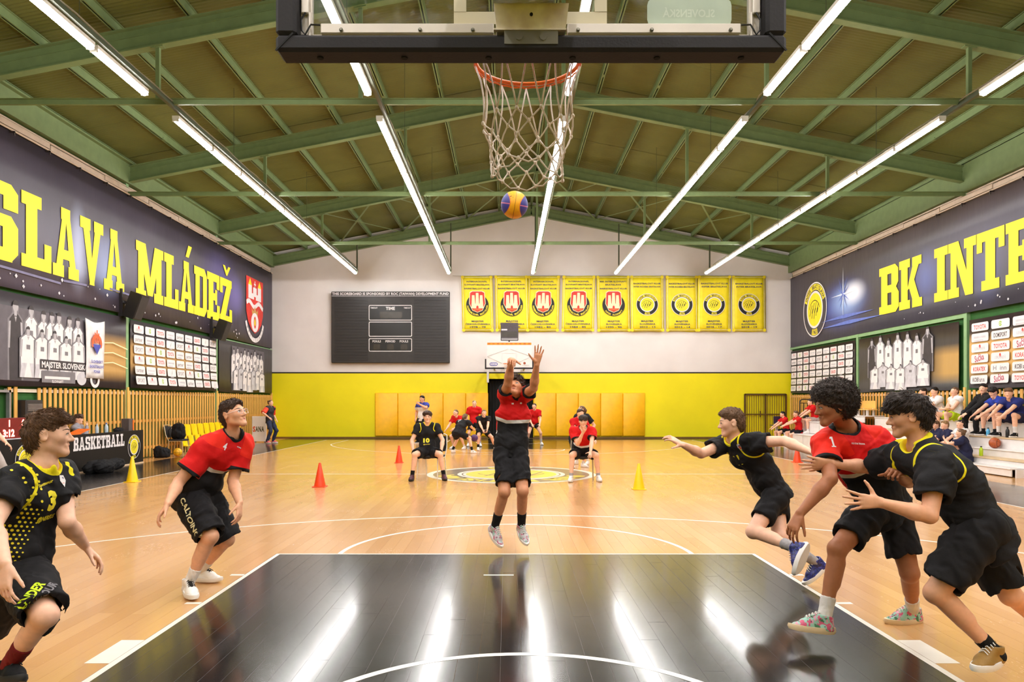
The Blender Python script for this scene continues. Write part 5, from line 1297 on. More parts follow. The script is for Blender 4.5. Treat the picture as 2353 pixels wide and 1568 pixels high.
def person(label, H, J, face, up=(0, 0, 1), skin='fair', hair=None, shirt=None, shorts=None, sock=None, shoe=None, hands=None,
           h=0.012, seed=0, female=False, group=None, eyes=True, glasses=False, fat=1.0, base=None, arms=True, legs=True, waist_back=0.02):
    J = {k: V3(v) for k, v in J.items()}
    hh = 0.130 * H; c = J['head']
    f = _n(face); u = V3(up); s = _n(np.cross(u, f)); u = np.cross(f, s); R = np.array([s, f, u])
    pel, neck = J['pel'], J['neck']; t = _n(neck - pel); sd = J['shL'] - J['shR']; sd = _n(sd - t * (sd @ t)); fr = np.cross(sd, t)
    psd = J['hipL'] - J['hipR']; psd = _n(psd)
    mid = (neck * 0.45 + pel * 0.55) - fr * waist_back * H
    Lh = 0.108 * H
    org = base if base is not None else np.array([pel[0], pel[1], 0.0])
    # ---- body: one continuous surface
    B = SDF()
    B.ecap(pel + t * .01 * H, mid, .082 * H * fat, .074 * H * fat, psd, .70, k=.03)
    B.ecap(mid, neck - t * .095 * H, .070 * H * fat, .080 * H * fat, sd, .60, k=.03)
    B.cone(J['shR'], J['shL'], .026 * H, .026 * H, k=.04)
    for m in 'RL':
        B.cone(neck + t * .010 * H, J['sh' + m], .028 * H, .024 * H, k=.03)
        if arms:
            sh, el, wr = J['sh' + m], J['el' + m], J['wr' + m]; fd = _n(wr - el)
            B.cone(sh, el, .033 * H * fat, .0235 * H * fat, k=.02)
            B.cone(el, el + (wr - el) * .35, .0235 * H * fat, .0250 * H * fat, k=.012)
            B.cone(el + (wr - el) * .3, wr, .0250 * H * fat, .0150 * H * fat, k=.015)
            hd = (hands or {}).get(m, {})
            hand(B, wr + fd * .012 * H, hd.get('d', fd), hd.get('n', -fr if m == 'L' else -fr), m == 'R', Lh, **{k: v for k, v in hd.items() if k not in 'dn'}, h=h)
        if legs:
            hp, kn, an = J['hip' + m], J['kn' + m], J['an' + m]; sh_ = _n(an - kn); th_ = _n(kn - hp)
            bk = th_ - sh_ * (th_ @ sh_); bk = -fr if np.linalg.norm(bk) < .12 else -_n(bk) if (bk @ fr) > 0 or True else bk
            B.cone(hp, kn, .052 * H * fat, .0335 * H * fat, k=.03)
            B.ell(kn + _n(-bk) * .004 * H, np.eye(3), np.full(3, .0305 * H), k=.02)
            B.cone(kn, an, .030 * H * fat, .0195 * H * fat, k=.02)
            B.cone(kn + sh_ * .05 * H + bk * .010 * H, kn + sh_ * .12 * H + bk * .008 * H, .028 * H * fat, .026 * H * fat, k=.025)
    head_prims(B, c, R, hh, neck + t * .015 * H, female)
    V, Q = B.mesh(h); V = relax(V, Q, 1, .4)
    me = quadmesh('person', V - org, Q, [skin_mat(*SKIN[skin])])
    q = (V - c) @ R.T / hh
    lip = np.exp(-((q[:, 0] / .085) ** 2 + ((q[:, 2] + .278) / .045) ** 2) ** 2) * (q[:, 1] > .28) * 0.75
    fattr(me, 'lip', lip)
    o = bpy.data.objects.new('person', me); link(o); o.location = org; ORG[o.name] = Vector(org)
    tag(o, label, 'person', group)
    res = Body(); res.o = o; res.J = J; res.R = R; res.c = c; res.hh = hh; res.t = t; res.sd = sd; res.fr = fr; res.org = org; res.H = H
    res.bvh = {}; hm_ = (np.abs(q) < .62).all(1) & (q[:, 1] > -.1); fq = Q[hm_[Q].all(1)]
    ids = np.unique(fq); mp = np.zeros(len(V), np.int32); mp[ids] = np.arange(len(ids))
    res.face_bvh = BVHTree.FromPolygons(V[ids].tolist(), mp[fq].tolist()) if eyes else None
    def kid(name, V, Q, mats, smooth=True):
        m = quadmesh(name, V - org, Q, mats, smooth); return put(name, m, o)
    res.kid = kid
    Lw = lambda x, y, z: c + (s * x + f * y + u * z) * hh
    # ---- shirt
    if shirt:
        S = SDF(); ln = shirt.get('hem', .055); w = shirt.get('loose', 1.0) * fat; sl = shirt.get('sleeve', .62)
        hemp = pel - t * ln * H
        S.ecap(hemp - t * .05 * H, pel + t * .06 * H, .107 * H * w, .096 * H * w, psd, .70, k=.02)
        S.ecap(pel + t * .05 * H, mid, .097 * H * w, .090 * H * w, (psd + sd) / 2, .70, .68, k=.04)
        S.ecap(mid, neck - t * .085 * H, .090 * H * w, .104 * H * w, sd, .68, .62, k=.04)
        S.ecap(neck - t * .10 * H, neck - t * .05 * H, .104 * H * w, .090 * H * w, sd, .62, .52, k=.03)
        S.cone(J['shR'], J['shL'], .042 * H * w, .042 * H * w, k=shirt.get('blend', .055))
        arm_c = []
        for m in 'RL':
            S.cone(neck + t * .01 * H, J['sh' + m], .038 * H, .042 * H * w, k=.03)
        S.plane(hemp, -t)
        TOR = SDF(); TOR.p = list(S.p); TS = []
        for m in 'RL':
            sh, el = J['sh' + m], J['el' + m]
            if sl <= 0: continue
            if sl > 1: e2 = J['wr' + m]; S.cone(sh, el, .046 * H * w, .034 * H * w, k=.03); S.cone(el, e2, .034 * H * w, .024 * H * w, k=.015); continue
            e = sh + (el - sh) * sl; ax = _n(el - sh); sw = w * shirt.get('slw', 1.0)
            T = SDF(); T.cone(sh - ax * .01 * H, e + ax * .05 * H, .0435 * H * w, .0465 * H * sw)
            T.cyl(e, e + ax * .2 * H, .2 * H, .003); T.cone(e - ax * .03 * H, e + ax * .05 * H, .031 * H * sw, .039 * H * sw, k=.003, op='s')
            S.group(T, .03); TS.append(T)
            arm_c.append((sh, e, ax))
        nv = _n(c - neck)
        na, nb = neck + t * .016 * H + fr * .008 * H, neck + nv * .10 * H + t * .02 * H + fr * .02 * H
        if shirt.get('vneck'): na = na - t * .03 * H + fr * .035 * H
        nr = shirt.get('neck', .040) * H
        S.cone(na, nb, nr, nr * 1.35, k=.006, op='s')
        f1, f2 = waves(seed + 11, .19, .0075, 6, t * .5 + fr), waves(seed + 12, .075, .0026, 6, sd)
        S.post = (lambda Q: f1(Q) + f2(Q) - .003) if h < .011 else (lambda Q: f1(Q) - .003); S.amp = .014
        V, Q = S.mesh(h * 1.15); V = relax(V, Q, 1, .3)
        so = kid(shirt.get('name', 'shirt'), V, Q, [shirt['mat']])
        m_ = so.data; rel = V - pel; tz = rel @ t / H; tx = rel @ sd / H; ty = rel @ fr / H
        cuff = np.full(len(V), 1.0); onarm = np.zeros(len(V), bool)
        tv_ = TOR.value(V)
        for (sh, e, ax), T in zip(arm_c, TS):
            on = T.value(V) < tv_ - .002; onarm |= on
            cuff = np.where(on, np.minimum(cuff, (e - V) @ ax), cuff)
        d = nb - na; L2 = d @ d; tt = np.clip(((V - na) @ d) / L2, 0, 1); cd = np.linalg.norm(V - na - tt[:, None] * d, axis=1) - nr * (1 + .35 * tt); cd = np.where(onarm, .1, cd)
        fattr(m_, 'collar', cd); fattr(m_, 'cuff', cuff)
        b0, b1, bx = shirt.get('band', (.115, .10, -.03))       # band height at its corner, slopes, corner position
        zb = b0 + np.where(tx < bx, (bx - tx) * b1 * 3.2, (tx - bx) * b1)
        zb = np.where(ty < -.0, .10, zb)
        fb = np.where(onarm, .2, (tz - zb)); fattr(m_, 'fb', fb)
        yk = np.minimum(tz - .262, np.abs(tx) - .045); fattr(m_, 'shoulder_top', yk if shirt.get('shoulder_top', True) else yk * 0 - 1)
        pp = np.full(len(V), 1.0)
        for k_, m in ((1, 'L'), (-1, 'R')):
            cen = J['sh' + m] + sd * k_ * .022 * H - t * .004 * H; dd = np.linalg.norm(V - cen, axis=1) - .074 * H
            okk = (tx * k_ > .02) & (tx * k_ < .125) & (tz > .17) & ~onarm
            pp = np.where(okk & (np.abs(dd) < np.abs(pp)), dd, pp)
        fattr(m_, 'pipe', pp)
        res.tor = TOR; res.shirt = so; res.bvh['shirt'] = BVHTree.FromPolygons(V.tolist(), Q.tolist())
    # ---- shorts / trousers
    if shorts:
        S = SDF(); w = shorts.get('loose', 1.0) * fat; fl = shorts.get('len', .78)
        up_ = pel + t * .035 * H
        S.ecap(pel - t * .03 * H, up_, .094 * H * w, .088 * H * w, psd, .72, k=.03)
        for m in 'RL':
            hp, kn, an = J['hip' + m], J['kn' + m], J['an' + m]; ax = _n(kn - hp)
            if fl <= 1:
                e = hp + (kn - hp) * fl; hw = shorts.get('hemw', 1.0)
                T = SDF(); T.cone(hp, e + ax * .05 * H, .066 * H * w, .058 * H * w * hw)
                T.cyl(e, e + ax * .25 * H, .25 * H, .003); T.cone(e - ax * .03 * H, e + ax * .05 * H, .043 * H * w * hw, .0505 * H * w * hw, k=.003, op='s')
                S.group(T, .035)
            else:
                S.cone(hp, kn, .062 * H * w, .044 * H * w, k=.03); S.cone(kn, an - _n(an - kn) * .01 * H, .043 * H * w, .031 * H * w, k=.02)
        f3, f4 = waves(seed + 23, .16, .008, 6, t), waves(seed + 24, .07, .003, 6, t)
        S.post = (lambda Q: f3(Q) + f4(Q)) if h < .011 else f3; S.amp = .012
        V, Q = S.mesh(h * 1.2); V = relax(V, Q, 1, .3)
        so = kid('shorts' if fl <= 1 else 'trousers', V, Q, [shorts['mat']])
        res.shorts = so; res.bvh['shorts'] = BVHTree.FromPolygons(V.tolist(), Q.tolist())
    # ---- hair
    if hair: make_hair(res, hair, h * .95, seed)
    # ---- feet
    if legs and shoe:
        for m in 'RL':
            kn, an = J['kn' + m], J['an' + m]
            make_foot(res, an, kn, J['toe' + m], shoe if not isinstance(shoe, dict) or 'mat' in shoe else shoe[m], sock, H, h, fr, flat=('flat' + m) in J)
    if eyes: make_eyes(res, V3, hair, h)
    if glasses: make_glasses(res)
    return res

def make_foot(res, an, kn, toe, shoe, sock, H, h, fr, flat=False):
    v = toe - an; kz = _n(kn - an)
    if flat:
        f = v.copy(); f[2] = 0; f = _n(f); u = np.array([0, 0, 1.0])
    else:
        v = _n(v); sdv = np.cross(v, kz)
        sdv = _n(sdv) if np.linalg.norm(sdv) > .05 else _n(np.cross(v, fr)); u0 = np.cross(sdv, v); u0 = u0 if u0 @ kz > 0 else -u0
        th = math.atan(.30 / .76); f = v * math.cos(th) + u0 * math.sin(th); u = -v * math.sin(th) + u0 * math.cos(th)
    s = np.cross(u, f); L = .158 * H * shoe.get('size', 1.0); R = np.array([s, f, u])
    O = an - u * .285 * L - f * .24 * L
    w = lambda x, y, z: O + (s * x + f * y + u * z) * L
    hs = min(h, .011)
    S = SDF(); top = .46 if shoe.get('high', True) else .40
    S.ecap(w(0, .17, .13), w(0, .22, top), .155 * L, .168 * L, s, 1.02, 1.0, k=.02)
    S.ecap(w(0, .20, .12), w(0, .62, .12), .142 * L, .160 * L, s, .9, .8, k=.02)
    S.ecap(w(0, .62, .12), w(0, .85, .105), .160 * L, .118 * L, s, .80, .72, k=.02)
    S.ecap(w(0, .30, .36), w(0, .64, .19), .098 * L, .125 * L, s, .85, .8, k=.03)
    S.plane(w(0, 0, .07), -u); S.plane(w(0, .2, top), u - f * .12)
    S.cone(w(0, .235, .30), w(0, .235, .62), .122 * L, .150 * L, k=.006, op='s')
    V, Q = S.mesh(hs)
    res.kid('shoe', V, Q, [shoe['mat']])
    # sole: outlined slab with a rocker toe
    M_ = MB(); n = 18; ring = []
    for i in range(n):
        a = 2 * math.pi * i / n; y = .5 + .52 * math.sin(a)
        wd = .176 * (1 - .08 * math.cos(math.pi * (y * 2 - .2))) if y < .98 else .13
        ring.append((math.cos(a) * (wd if y > .3 else .172), y))
    def rise(y): return .030 * max(0, (y - .76) / .26) ** 2 + .02 * max(0, (.12 - y) / .14)
    top = [w(x, y, .13 + rise(y) * .7 + (.03 if y < .3 else 0)) for x, y in ring]; midr = [w(x * 1.08, .5 + (y - .5) * 1.035, .065 + rise(y)) for x, y in ring]
    bot = [w(x * .95, .5 + (y - .5) * .97, .0 + rise(y)) for x, y in ring]
    Vv = top + midr + bot; Fq = []
    for a_ in (0, 1):
        for i in range(n): Fq.append((a_ * n + i, a_ * n + (i + 1) % n, (a_ + 1) * n + (i + 1) % n, (a_ + 1) * n + i))
    Fq.append(tuple(range(n))[::-1]); Fq.append(tuple(2 * n + i for i in range(n)))
    Fq = [q[::-1] for q in Fq]
    M_.add([Vector(p) for p in Vv], Fq)
    sh_o = [k for k in res.o.children if k.name.startswith('shoe')][-1]
    M_.build('sole', shoe.get('sole', MATS.get('sole white')), sh_o, smooth=False)
    smooth_by_angle([k for k in sh_o.children][-1], 50)
    if h < .009:
        T = SDF(); T.ecap(w(0, .27, .48), w(0, .64, .285), .058 * L, .052 * L, s, .55, k=.01); V, Q = T.mesh(hs * .8)
        put('tongue', quadmesh('tongue', V - res.org, Q, [shoe.get('tongue', shoe.get('lace', shoe['mat']))]), sh_o)
        lc = MB()
        for y in (.36, .43, .50, .57, .63):
            z = .545 - (y - .27) * .52
            lc.tube([w(x, y + .012 * (1 if x > 0 else -1), z - 6.5 * x * x) for x in (-.09, -.05, 0, .05, .09)], .012 * L, 5)
        lc.build('laces', shoe.get('lace', MATS.get('sole white')), sh_o)
    if sock:
        S = SDF(); k = _n(kn - an); sl = sock.get('len', .065) * H; r0, r1 = .0215 * H, .0228 * H + max(0, sl - .04 * H) * .09
        S.cone(an - k * .02 * H, an + k * (sl + .02 * H), r0, r1, k=.01); S.plane(an + k * sl, k)
        S.post = waves(3, .03, .0012, 3); S.amp = .002
        V, Q = S.mesh(hs); res.kid('sock', V, Q, [sock['mat']])

def make_hair(res, hair, h, seed):
    c, R, hh = res.c, res.R, res.hh; s, f, u = R; L = lambda x, y, z: c + (s * x + f * y + u * z) * hh
    st = hair['style']; S = SDF()
    S.post = None
    if st == 'afro':
        S.ell(L(0, -.13, .27), R, np.array([.52, .55, .46]) * hh, k=.03)
        S.ell(L(0, -.30, .02), R, np.array([.40, .34, .42]) * hh, k=.06)
        S.ell(L(0, .02, .36), R, np.array([.42, .42, .33]) * hh, k=.05)
        S.ell(L(0, .52, -.20), R, np.array([.46, .44, .42]) * hh, k=.02, op='s')
        w1, w2 = waves(seed + 5, .04, .004, 7), waves(seed + 6, .014, .003, 8); S.post = lambda Q: w1(Q) + w2(Q); S.amp = .010
    elif st == 'wavy':      # longer on top with a fringe over the brow, short sides
        S.ell(L(0, -.08, .17), R, np.array([.385, .44, .40]) * hh, k=.02)
        S.ell(L(0, .12, .36), R, np.array([.36, .36, .19]) * hh, k=.05)
        S.ell(L(0, -.36, -.08), R, np.array([.24, .16, .30]) * hh, k=.05)
        for x in (-.24, -.12, 0, .12, .24):
            S.cone(L(x, .24, .42), L(x * 1.15, .47 - abs(x) * .35, .17 - .03 * math.sin(x * 40)), .115 * hh, .05 * hh, k=.03)
        S.ell(L(0, .55, -.24), R, np.array([.40, .42, .37]) * hh, k=.015, op='s')
        S.ell(L(0, .14, -.50), R, np.array([.55, .40, .47]) * hh, k=.02, op='s')
        w1, w2 = waves(seed + 5, .05, .005, 6), waves(seed + 6, .016, .002, 8, u); S.post = lambda Q: w1(Q) + w2(Q); S.amp = .011
    elif st == 'curly':
        S.ell(L(0, -.08, .18), R, np.array([.40, .46, .40]) * hh, k=.02)
        S.ell(L(0, .10, .36), R, np.array([.38, .36, .19]) * hh, k=.05)
        S.ell(L(0, -.34, -.06), R, np.array([.28, .18, .30]) * hh, k=.05)
        S.ell(L(0, .53, -.18), R, np.array([.42, .40, .43]) * hh, k=.015, op='s')
        S.ell(L(0, .16, -.50), R, np.array([.55, .42, .44]) * hh, k=.02, op='s')
        w1, w2 = waves(seed + 5, .035, .008, 6), waves(seed + 6, .015, .004, 8); S.post = lambda Q: w1(Q) + w2(Q); S.amp = .013
    elif st in ('short', 'swept'):
        S.ell(L(0, -.08, .155), R, np.array([.354, .422, .39]) * hh, k=.02)
        S.ell(L(0, .04, .36), R, np.array([.31, .36, .18]) * hh, k=.05)
        S.ell(L(0, -.34, -.10), R, np.array([.25, .15, .30]) * hh, k=.05)
        if st == 'swept':
            for x in (-.22, -.1, .02, .14, .24): S.cone(L(x, .16, .44), L(x * 1.1, .39 - abs(x) * .3, .36), .10 * hh, .05 * hh, k=.03)
        S.ell(L(0, .50, -.18), R, np.array([.42, .42, .47 if st == 'swept' else .53]) * hh, k=.015, op='s')
        S.ell(L(0, .18, -.52), R, np.array([.55, .42, .47]) * hh, k=.02, op='s')
        w1, w2 = waves(seed + 5, .05, .0025, 6), waves(seed + 6, .012, .0022, 9, u * .6 + f * .8); S.post = lambda Q: w1(Q) + w2(Q); S.amp = .007
    else:                   # long, gathered in a pony tail or bun
        S.ell(L(0, -.08, .15), R, np.array([.365, .43, .385]) * hh, k=.02)
        S.ell(L(0, -.30, -.08), R, np.array([.28, .20, .30]) * hh, k=.05)
        S.ell(L(0, .50, -.16), R, np.array([.40, .40, .46]) * hh, k=.015, op='s')
        S.ell(L(0, .20, -.50), R, np.array([.55, .42, .42]) * hh, k=.02, op='s')
        if st == 'pony':
            S.cone(L(0, -.46, .16), L(0, -.62, -.05), .12 * hh, .14 * hh, k=.03); S.cone(L(0, -.62, -.05), L(0, -.55, -.75), .14 * hh, .05 * hh, k=.03)
        elif st == 'bun': S.ell(L(0, -.48, .24), R, np.full(3, .17) * hh, k=.02)
        elif st == 'long': S.ecap(L(0, -.28, 0), L(0, -.30, -.75), .34 * hh, .26 * hh, s, .5, k=.06)
        w1, w2 = waves(seed + 5, .05, .004, 6), waves(seed + 6, .014, .0022, 8, u); S.post = lambda Q: w1(Q) + w2(Q); S.amp = .007
    if st not in ('afro', 'long'):
        for m in (-1, 1): S.ell(L(m * .42, -.06, -.04), R, np.array([.12, .125, .20]) * hh, k=.01, op='s'); S.ell(L(m * .40, .13, -.09), R, np.array([.17, .20, .19]) * hh, k=.01, op='s')
    V, Q = S.mesh(h)
    ho = res.kid('hair', V, Q, [hair['mat']])
    if h < .008: strands(res, ho, V, hair, seed)

STR = {'afro': (4200, .020, .75, 1.6, .0009), 'wavy': (3000, .040, .06, .35, .0011), 'curly': (2200, .034, .30, 1.1, .0011), 'short': (2600, .015, .22, .15, .0009), 'swept': (2800, .036, .12, .25, .0010)}
def strands(res, ho, V, hair, seed):
    """fine tapered locks combed away from the crown"""
    n, Ln, lift, curl, rad = STR.get(hair['style'], STR['short']); r = np.random.RandomState(seed)
    c, R, hh = res.c, res.R, res.hh; s, f, u = R; me = ho.data
    N = np.empty(len(V) * 3, np.float32); me.vertex_normals.foreach_get('vector', N); N = N.reshape(-1, 3)
    q = (V - c) @ R.T / hh
    outer = ((q[:, 0] / .345) ** 2 + ((q[:, 1] + .07) / .41) ** 2 + ((q[:, 2] - .135) / .375) ** 2) > 1.05
    okv = np.nonzero(outer & (q[:, 2] > -.42) & ((q[:, 2] > .25) | (q[:, 1] < .05)) & ~((q[:, 1] > .30) & (q[:, 2] < .16)) & ~((np.abs(q[:, 0]) > .30) & (q[:, 2] < .10) & (q[:, 1] > -.2)))[0]
    i = r.choice(okv, n); p = V[i].astype(float); nn = N[i].astype(float)
    crown = c + (f * -.28 + u * .56) * hh; sw = f * (.55 if hair['style'] in ('swept', 'wavy') else .1)
    K = 5; pts = [p - nn * .004]; L = Ln * r.uniform(.55, 1.15, n); ax = r.normal(size=(n, 3)); ph = r.uniform(0, 6.28, n); clump = np.sin(p @ (r.normal(size=(3, 3)) * 60))
    for k in range(1, K):
        d = p - crown; d /= np.linalg.norm(d, axis=1)[:, None]; d = d + sw + clump * .28 * min(curl, .8) - u * (.15 * k * (hair['style'] == 'wavy'))
        d -= nn * np.sum(d * nn, 1)[:, None]; d /= np.linalg.norm(d, axis=1)[:, None] + 1e-6
        g = d * (1 - lift) + nn * (lift * (1.0 if k < 3 else .4)) + curl * .55 * np.sin(ph + k * 1.9)[:, None] * ax * .6
        g /= np.linalg.norm(g, axis=1)[:, None]; p = p + g * (L / (K - 1))[:, None]; pts.append(p)
    P_ = np.stack(pts, 1); T = np.gradient(P_, axis=1); T /= np.linalg.norm(T, axis=2)[:, :, None] + 1e-9
    a = np.cross(T, np.array([.3, .5, .8])); a /= np.linalg.norm(a, axis=2)[:, :, None] + 1e-9; b = np.cross(T, a)
    rr = rad * np.array([1.2, 1.3, 1.1, .8, .15])[None, :, None]
    X = np.stack([P_ + rr * (a * math.cos(t_) + b * math.sin(t_)) for t_ in (0, 2.094, 4.189)], 2)     # n,K,3,3
    idx = np.arange(n * K * 3).reshape(n, K, 3); Qs = []
    for j in range(3): Qs.append(np.stack([idx[:, :-1, j], idx[:, :-1, (j + 1) % 3], idx[:, 1:, (j + 1) % 3], idx[:, 1:, j]], -1).reshape(-1, 4))
    o = put('hair_strands', quadmesh('hair_strands', X.reshape(-1, 3) - res.org, np.concatenate(Qs), [hair['mat']]), res.o); o['kind'] = 'stuff'

def make_eyes(res, _, hair, h):
    """eyes, lashes, brows and the mouth line set on the face"""
    c, R, hh = res.c, res.R, res.hh; s, f, u = R; bv = res.face_bvh
    def L(x, z, off):
        p = Vector(c + (s * x + f * 1.2 + u * z) * hh); q = bv.ray_cast(p, Vector(-f))[0] if bv else None
        if q is None: q = Vector(c + (s * x + f * .34 + u * z) * hh)
        return q + Vector(f) * off * hh
    white, iris = M('eye white', (225, 218, 212), 0.3, var=.03), M('eye dark', (38, 26, 20), 0.25, var=.1)
    hm = hair['mat'] if hair else iris
    n = 12
    for m in (-1, 1):
        x0 = m * .15; z0 = .01
        e = MB()
        def cap(rx, rz, off, dx=0):
            V = [L(x0 + dx, z0, off + .006)]
            for r in (.55, 1.0):
                for i in range(n):
                    a = 2 * math.pi * i / n; V.append(L(x0 + dx + rx * r * math.cos(a), z0 + rz * r * math.sin(a) * (1 if abs(math.cos(a)) < .95 else .3), off * (1.3 - r)))
            e.add(V, [(0, 1 + i, 1 + (i + 1) % n) for i in range(n)] + [(1 + i, 1 + n + i, 1 + n + (i + 1) % n, 1 + (i + 1) % n) for i in range(n)])
        if h < .01: cap(.068, .030, .012)
        e.mi = 1; cap(.028, .027, .016) if h < .01 else cap(.042, .017, .014)
        e.build('eye', [white, iris], res.o, smooth=True)
        if h < .01:
            b = MB(); b.tube([L(x0 + m * a, z0 + .030 - (a / .075) ** 2 * .026, .008) for a in (-.074, -.04, 0, .04, .078)], [.005 * hh, .009 * hh, .011 * hh, .011 * hh, .006 * hh], 5)
            b.build('eyelash', iris, res.o, smooth=True)
        b = MB(); b.tube([L(x0 + m * a, .115 + z, .002) for a, z in ((-.085, -.014), (-.04, .0), (0, .010), (.05, .012), (.105, -.012))], [v_ * hh * (1 if h < .01 else .7) for v_ in (.008, .015, .016, .014, .005)], 6)
        b.build('eyebrow', hm, res.o, smooth=True)
    if h < .01:
        b = MB(); b.tube([L(x, -.272 + .06 * x * x * 8, -.002) for x in (-.105, -.05, 0, .05, .105)], [.003 * hh, .006 * hh, .007 * hh, .006 * hh, .003 * hh], 5)
        b.build('mouth', M('mouth line', (96, 44, 40), .5), res.o, smooth=True)
def make_glasses(res):
    c, R, hh = res.c, res.R, res.hh; s, f, u = R; L = lambda x, y, z: Vector(c + (s * x + f * y + u * z) * hh)
    fm = M('clear spectacle frame', (225, 205, 205), 0.15, var=.03)
    g = MB()
    for m in (-1, 1):
        pts = [L(m * (.155 + .115 * math.copysign(abs(math.cos(a)) ** .6, math.cos(a))), .445 - .03 * abs(math.cos(a)), .0 + .085 * math.copysign(abs(math.sin(a)) ** .6, math.sin(a))) for a in [2 * math.pi * i / 20 for i in range(20)]]
        g.tube(pts, .009 * hh, 6, closed=True)
        g.tube([L(m * .27, .42, .04), L(m * .34, .2, .04), L(m * .365, -.06, .03)], .009 * hh, 6)
    g.tube([L(-.045, .46, .02), L(0, .48, .035), L(.045, .46, .02)], .009 * hh, 6)
    g.build('spectacles', fm, res.o, smooth=True)

# ---- poses for the people further off
def pose(base, H, yaw, arms=None, lean=0.0, sit=None, spread=.1, head_yaw=0.0, head_pitch=0.0, bend=0.0, feet=None, seat_h=None, twist=0.0):
    """joints of a person whose feet (or seat) are at base, facing yaw (0 = towards +Y). arms: {'L': wrist in body units x,y,z, ...}"""
    cy, sy = math.cos(yaw), math.sin(yaw)
    fw = np.array([-sy, cy, 0.0]); lf = np.array([-cy, -sy, 0.0]); up = np.array([0, 0, 1.0]); base = V3(base)
    W = lambda p, x, y, z: p + (lf * x + fw * y + up * z) * H
    J = {}
    if sit is None:
        hz = .515 - bend * .12
        J['pel'] = W(base, 0, -bend * .10, hz)
    else: J['pel'] = W(base, 0, 0, sit)
    tl = lean; tv = fw * math.sin(tl) + up * math.cos(tl)
    J['neck'] = J['pel'] + tv * .305 * H
    ctw, stw = math.cos(twist), math.sin(twist); ls = lf * ctw + fw * stw
    for m, k in (('L', 1), ('R', -1)):
        J['sh' + m] = J['neck'] - tv * .035 * H + ls * k * .108 * H
        J['hip' + m] = J['pel'] + lf * k * .052 * H - up * .012 * H
        if sit is None:
            fx, fy = (feet or {}).get(m, (k * (.055 + spread * .5), 0.0))
            J['an' + m] = W(base, fx, fy, .048); J['kn' + m] = ik(J['hip' + m], J['an' + m], .248 * H, .248 * H, fw + lf * k * .25)
        else:
            kx = k * (.06 + spread)
            fz = -(seat_h / H if seat_h else .28) - sit
            fx, fy = (feet or {}).get(m, (kx, .22))
            J['an' + m] = W(J['pel'], fx, fy, fz + .048); J['kn' + m] = ik(J['hip' + m], J['an' + m], .248 * H, .248 * H, fw + up * .6 + lf * k * (.2 + spread))
        J['toe' + m] = J['an' + m] + fw * .12 * H + lf * k * .02 * H - up * .03 * H; J['flat' + m] = J['toe' + m]
        a = (arms or {}).get(m)
        if a is None: a = (k * .15, .03, -.29)
        J['wr' + m] = J['neck'] + (ls * a[0] + fw * a[1] + up * a[2]) * H
        J['el' + m] = ik(J['sh' + m], J['wr' + m], .172 * H, .155 * H, (-fw * .6 + lf * k * .6 - up * .5) if len(a) < 4 else (lf * k * a[3] - up * .4 - fw * .2))
        d = np.linalg.norm(J['wr' + m] - J['el' + m])
        if d > .16 * H: J['wr' + m] = J['el' + m] + (J['wr' + m] - J['el' + m]) / d * .155 * H
    hy = yaw + head_yaw; hf = np.array([-math.sin(hy), math.cos(hy), 0]) * math.cos(head_pitch) + up * math.sin(head_pitch)
    hu = up * math.cos(head_pitch) - np.array([-math.sin(hy), math.cos(hy), 0]) * math.sin(head_pitch)
    J['head'] = J['neck'] + (tv * .5 + up * .5) * .088 * H + np.array([-math.sin(hy), math.cos(hy), 0]) * .018 * H
    return J, hf, hu
BLKC = cloth('black nylon', (22, 21, 24))
heap('jacket', 'black jackets heaped on the floor before the scorer table', 'clothes', (-9.05, 16.1, 0), (.30, .62, .34), BLKC, 4)
heap('jacket', 'small black cloth left on top of the scorer table near the flip board', 'clothes', (TX - .22, 17.72, OT), (.14, .26, .13), BLKC, 6)
def backpack(label, c, w, d, h, seed, mat=None, rz=0):
    t = thing('backpack', label, 'bag', c); S = SDF(); c = V3(c); m = mat or BLKC
    S.ecap(c + V3((0, 0, h * .22)), c + V3((0, 0, h * .72)), w * .5, w * .44, (1, 0, 0), d / w, k=.03); S.ell(c + V3((0, -d * .45, h * .32)), np.eye(3), np.array([w * .36, d * .25, h * .26]), k=.03)
    S.plane(c + V3((0, 0, .004)), (0, 0, -1)); S.post = waves(seed, .12, .008, 5); S.amp = .01
    V, Q = S.mesh(.018); put('bag_body', quadmesh('bag_body', V - c, Q, [m]), t)
    q = MB(); q.tube([c + V3((-.04, 0, h * .95)), c + V3((-.03, 0, h * 1.05)), c + V3((.03, 0, h * 1.05)), c + V3((.04, 0, h * .95))], .009, 6); q.build('handle', m, t)
    for s in (-1, 1): q = MB(); q.tube([c + V3((s * w * .3, -d * .5, h * .8)), c + V3((s * w * .45, -d * .75, h * .55)), c + V3((s * w * .46, -d * .6, h * .22))], .012, 6); q.build('strap', m, t)
    return t
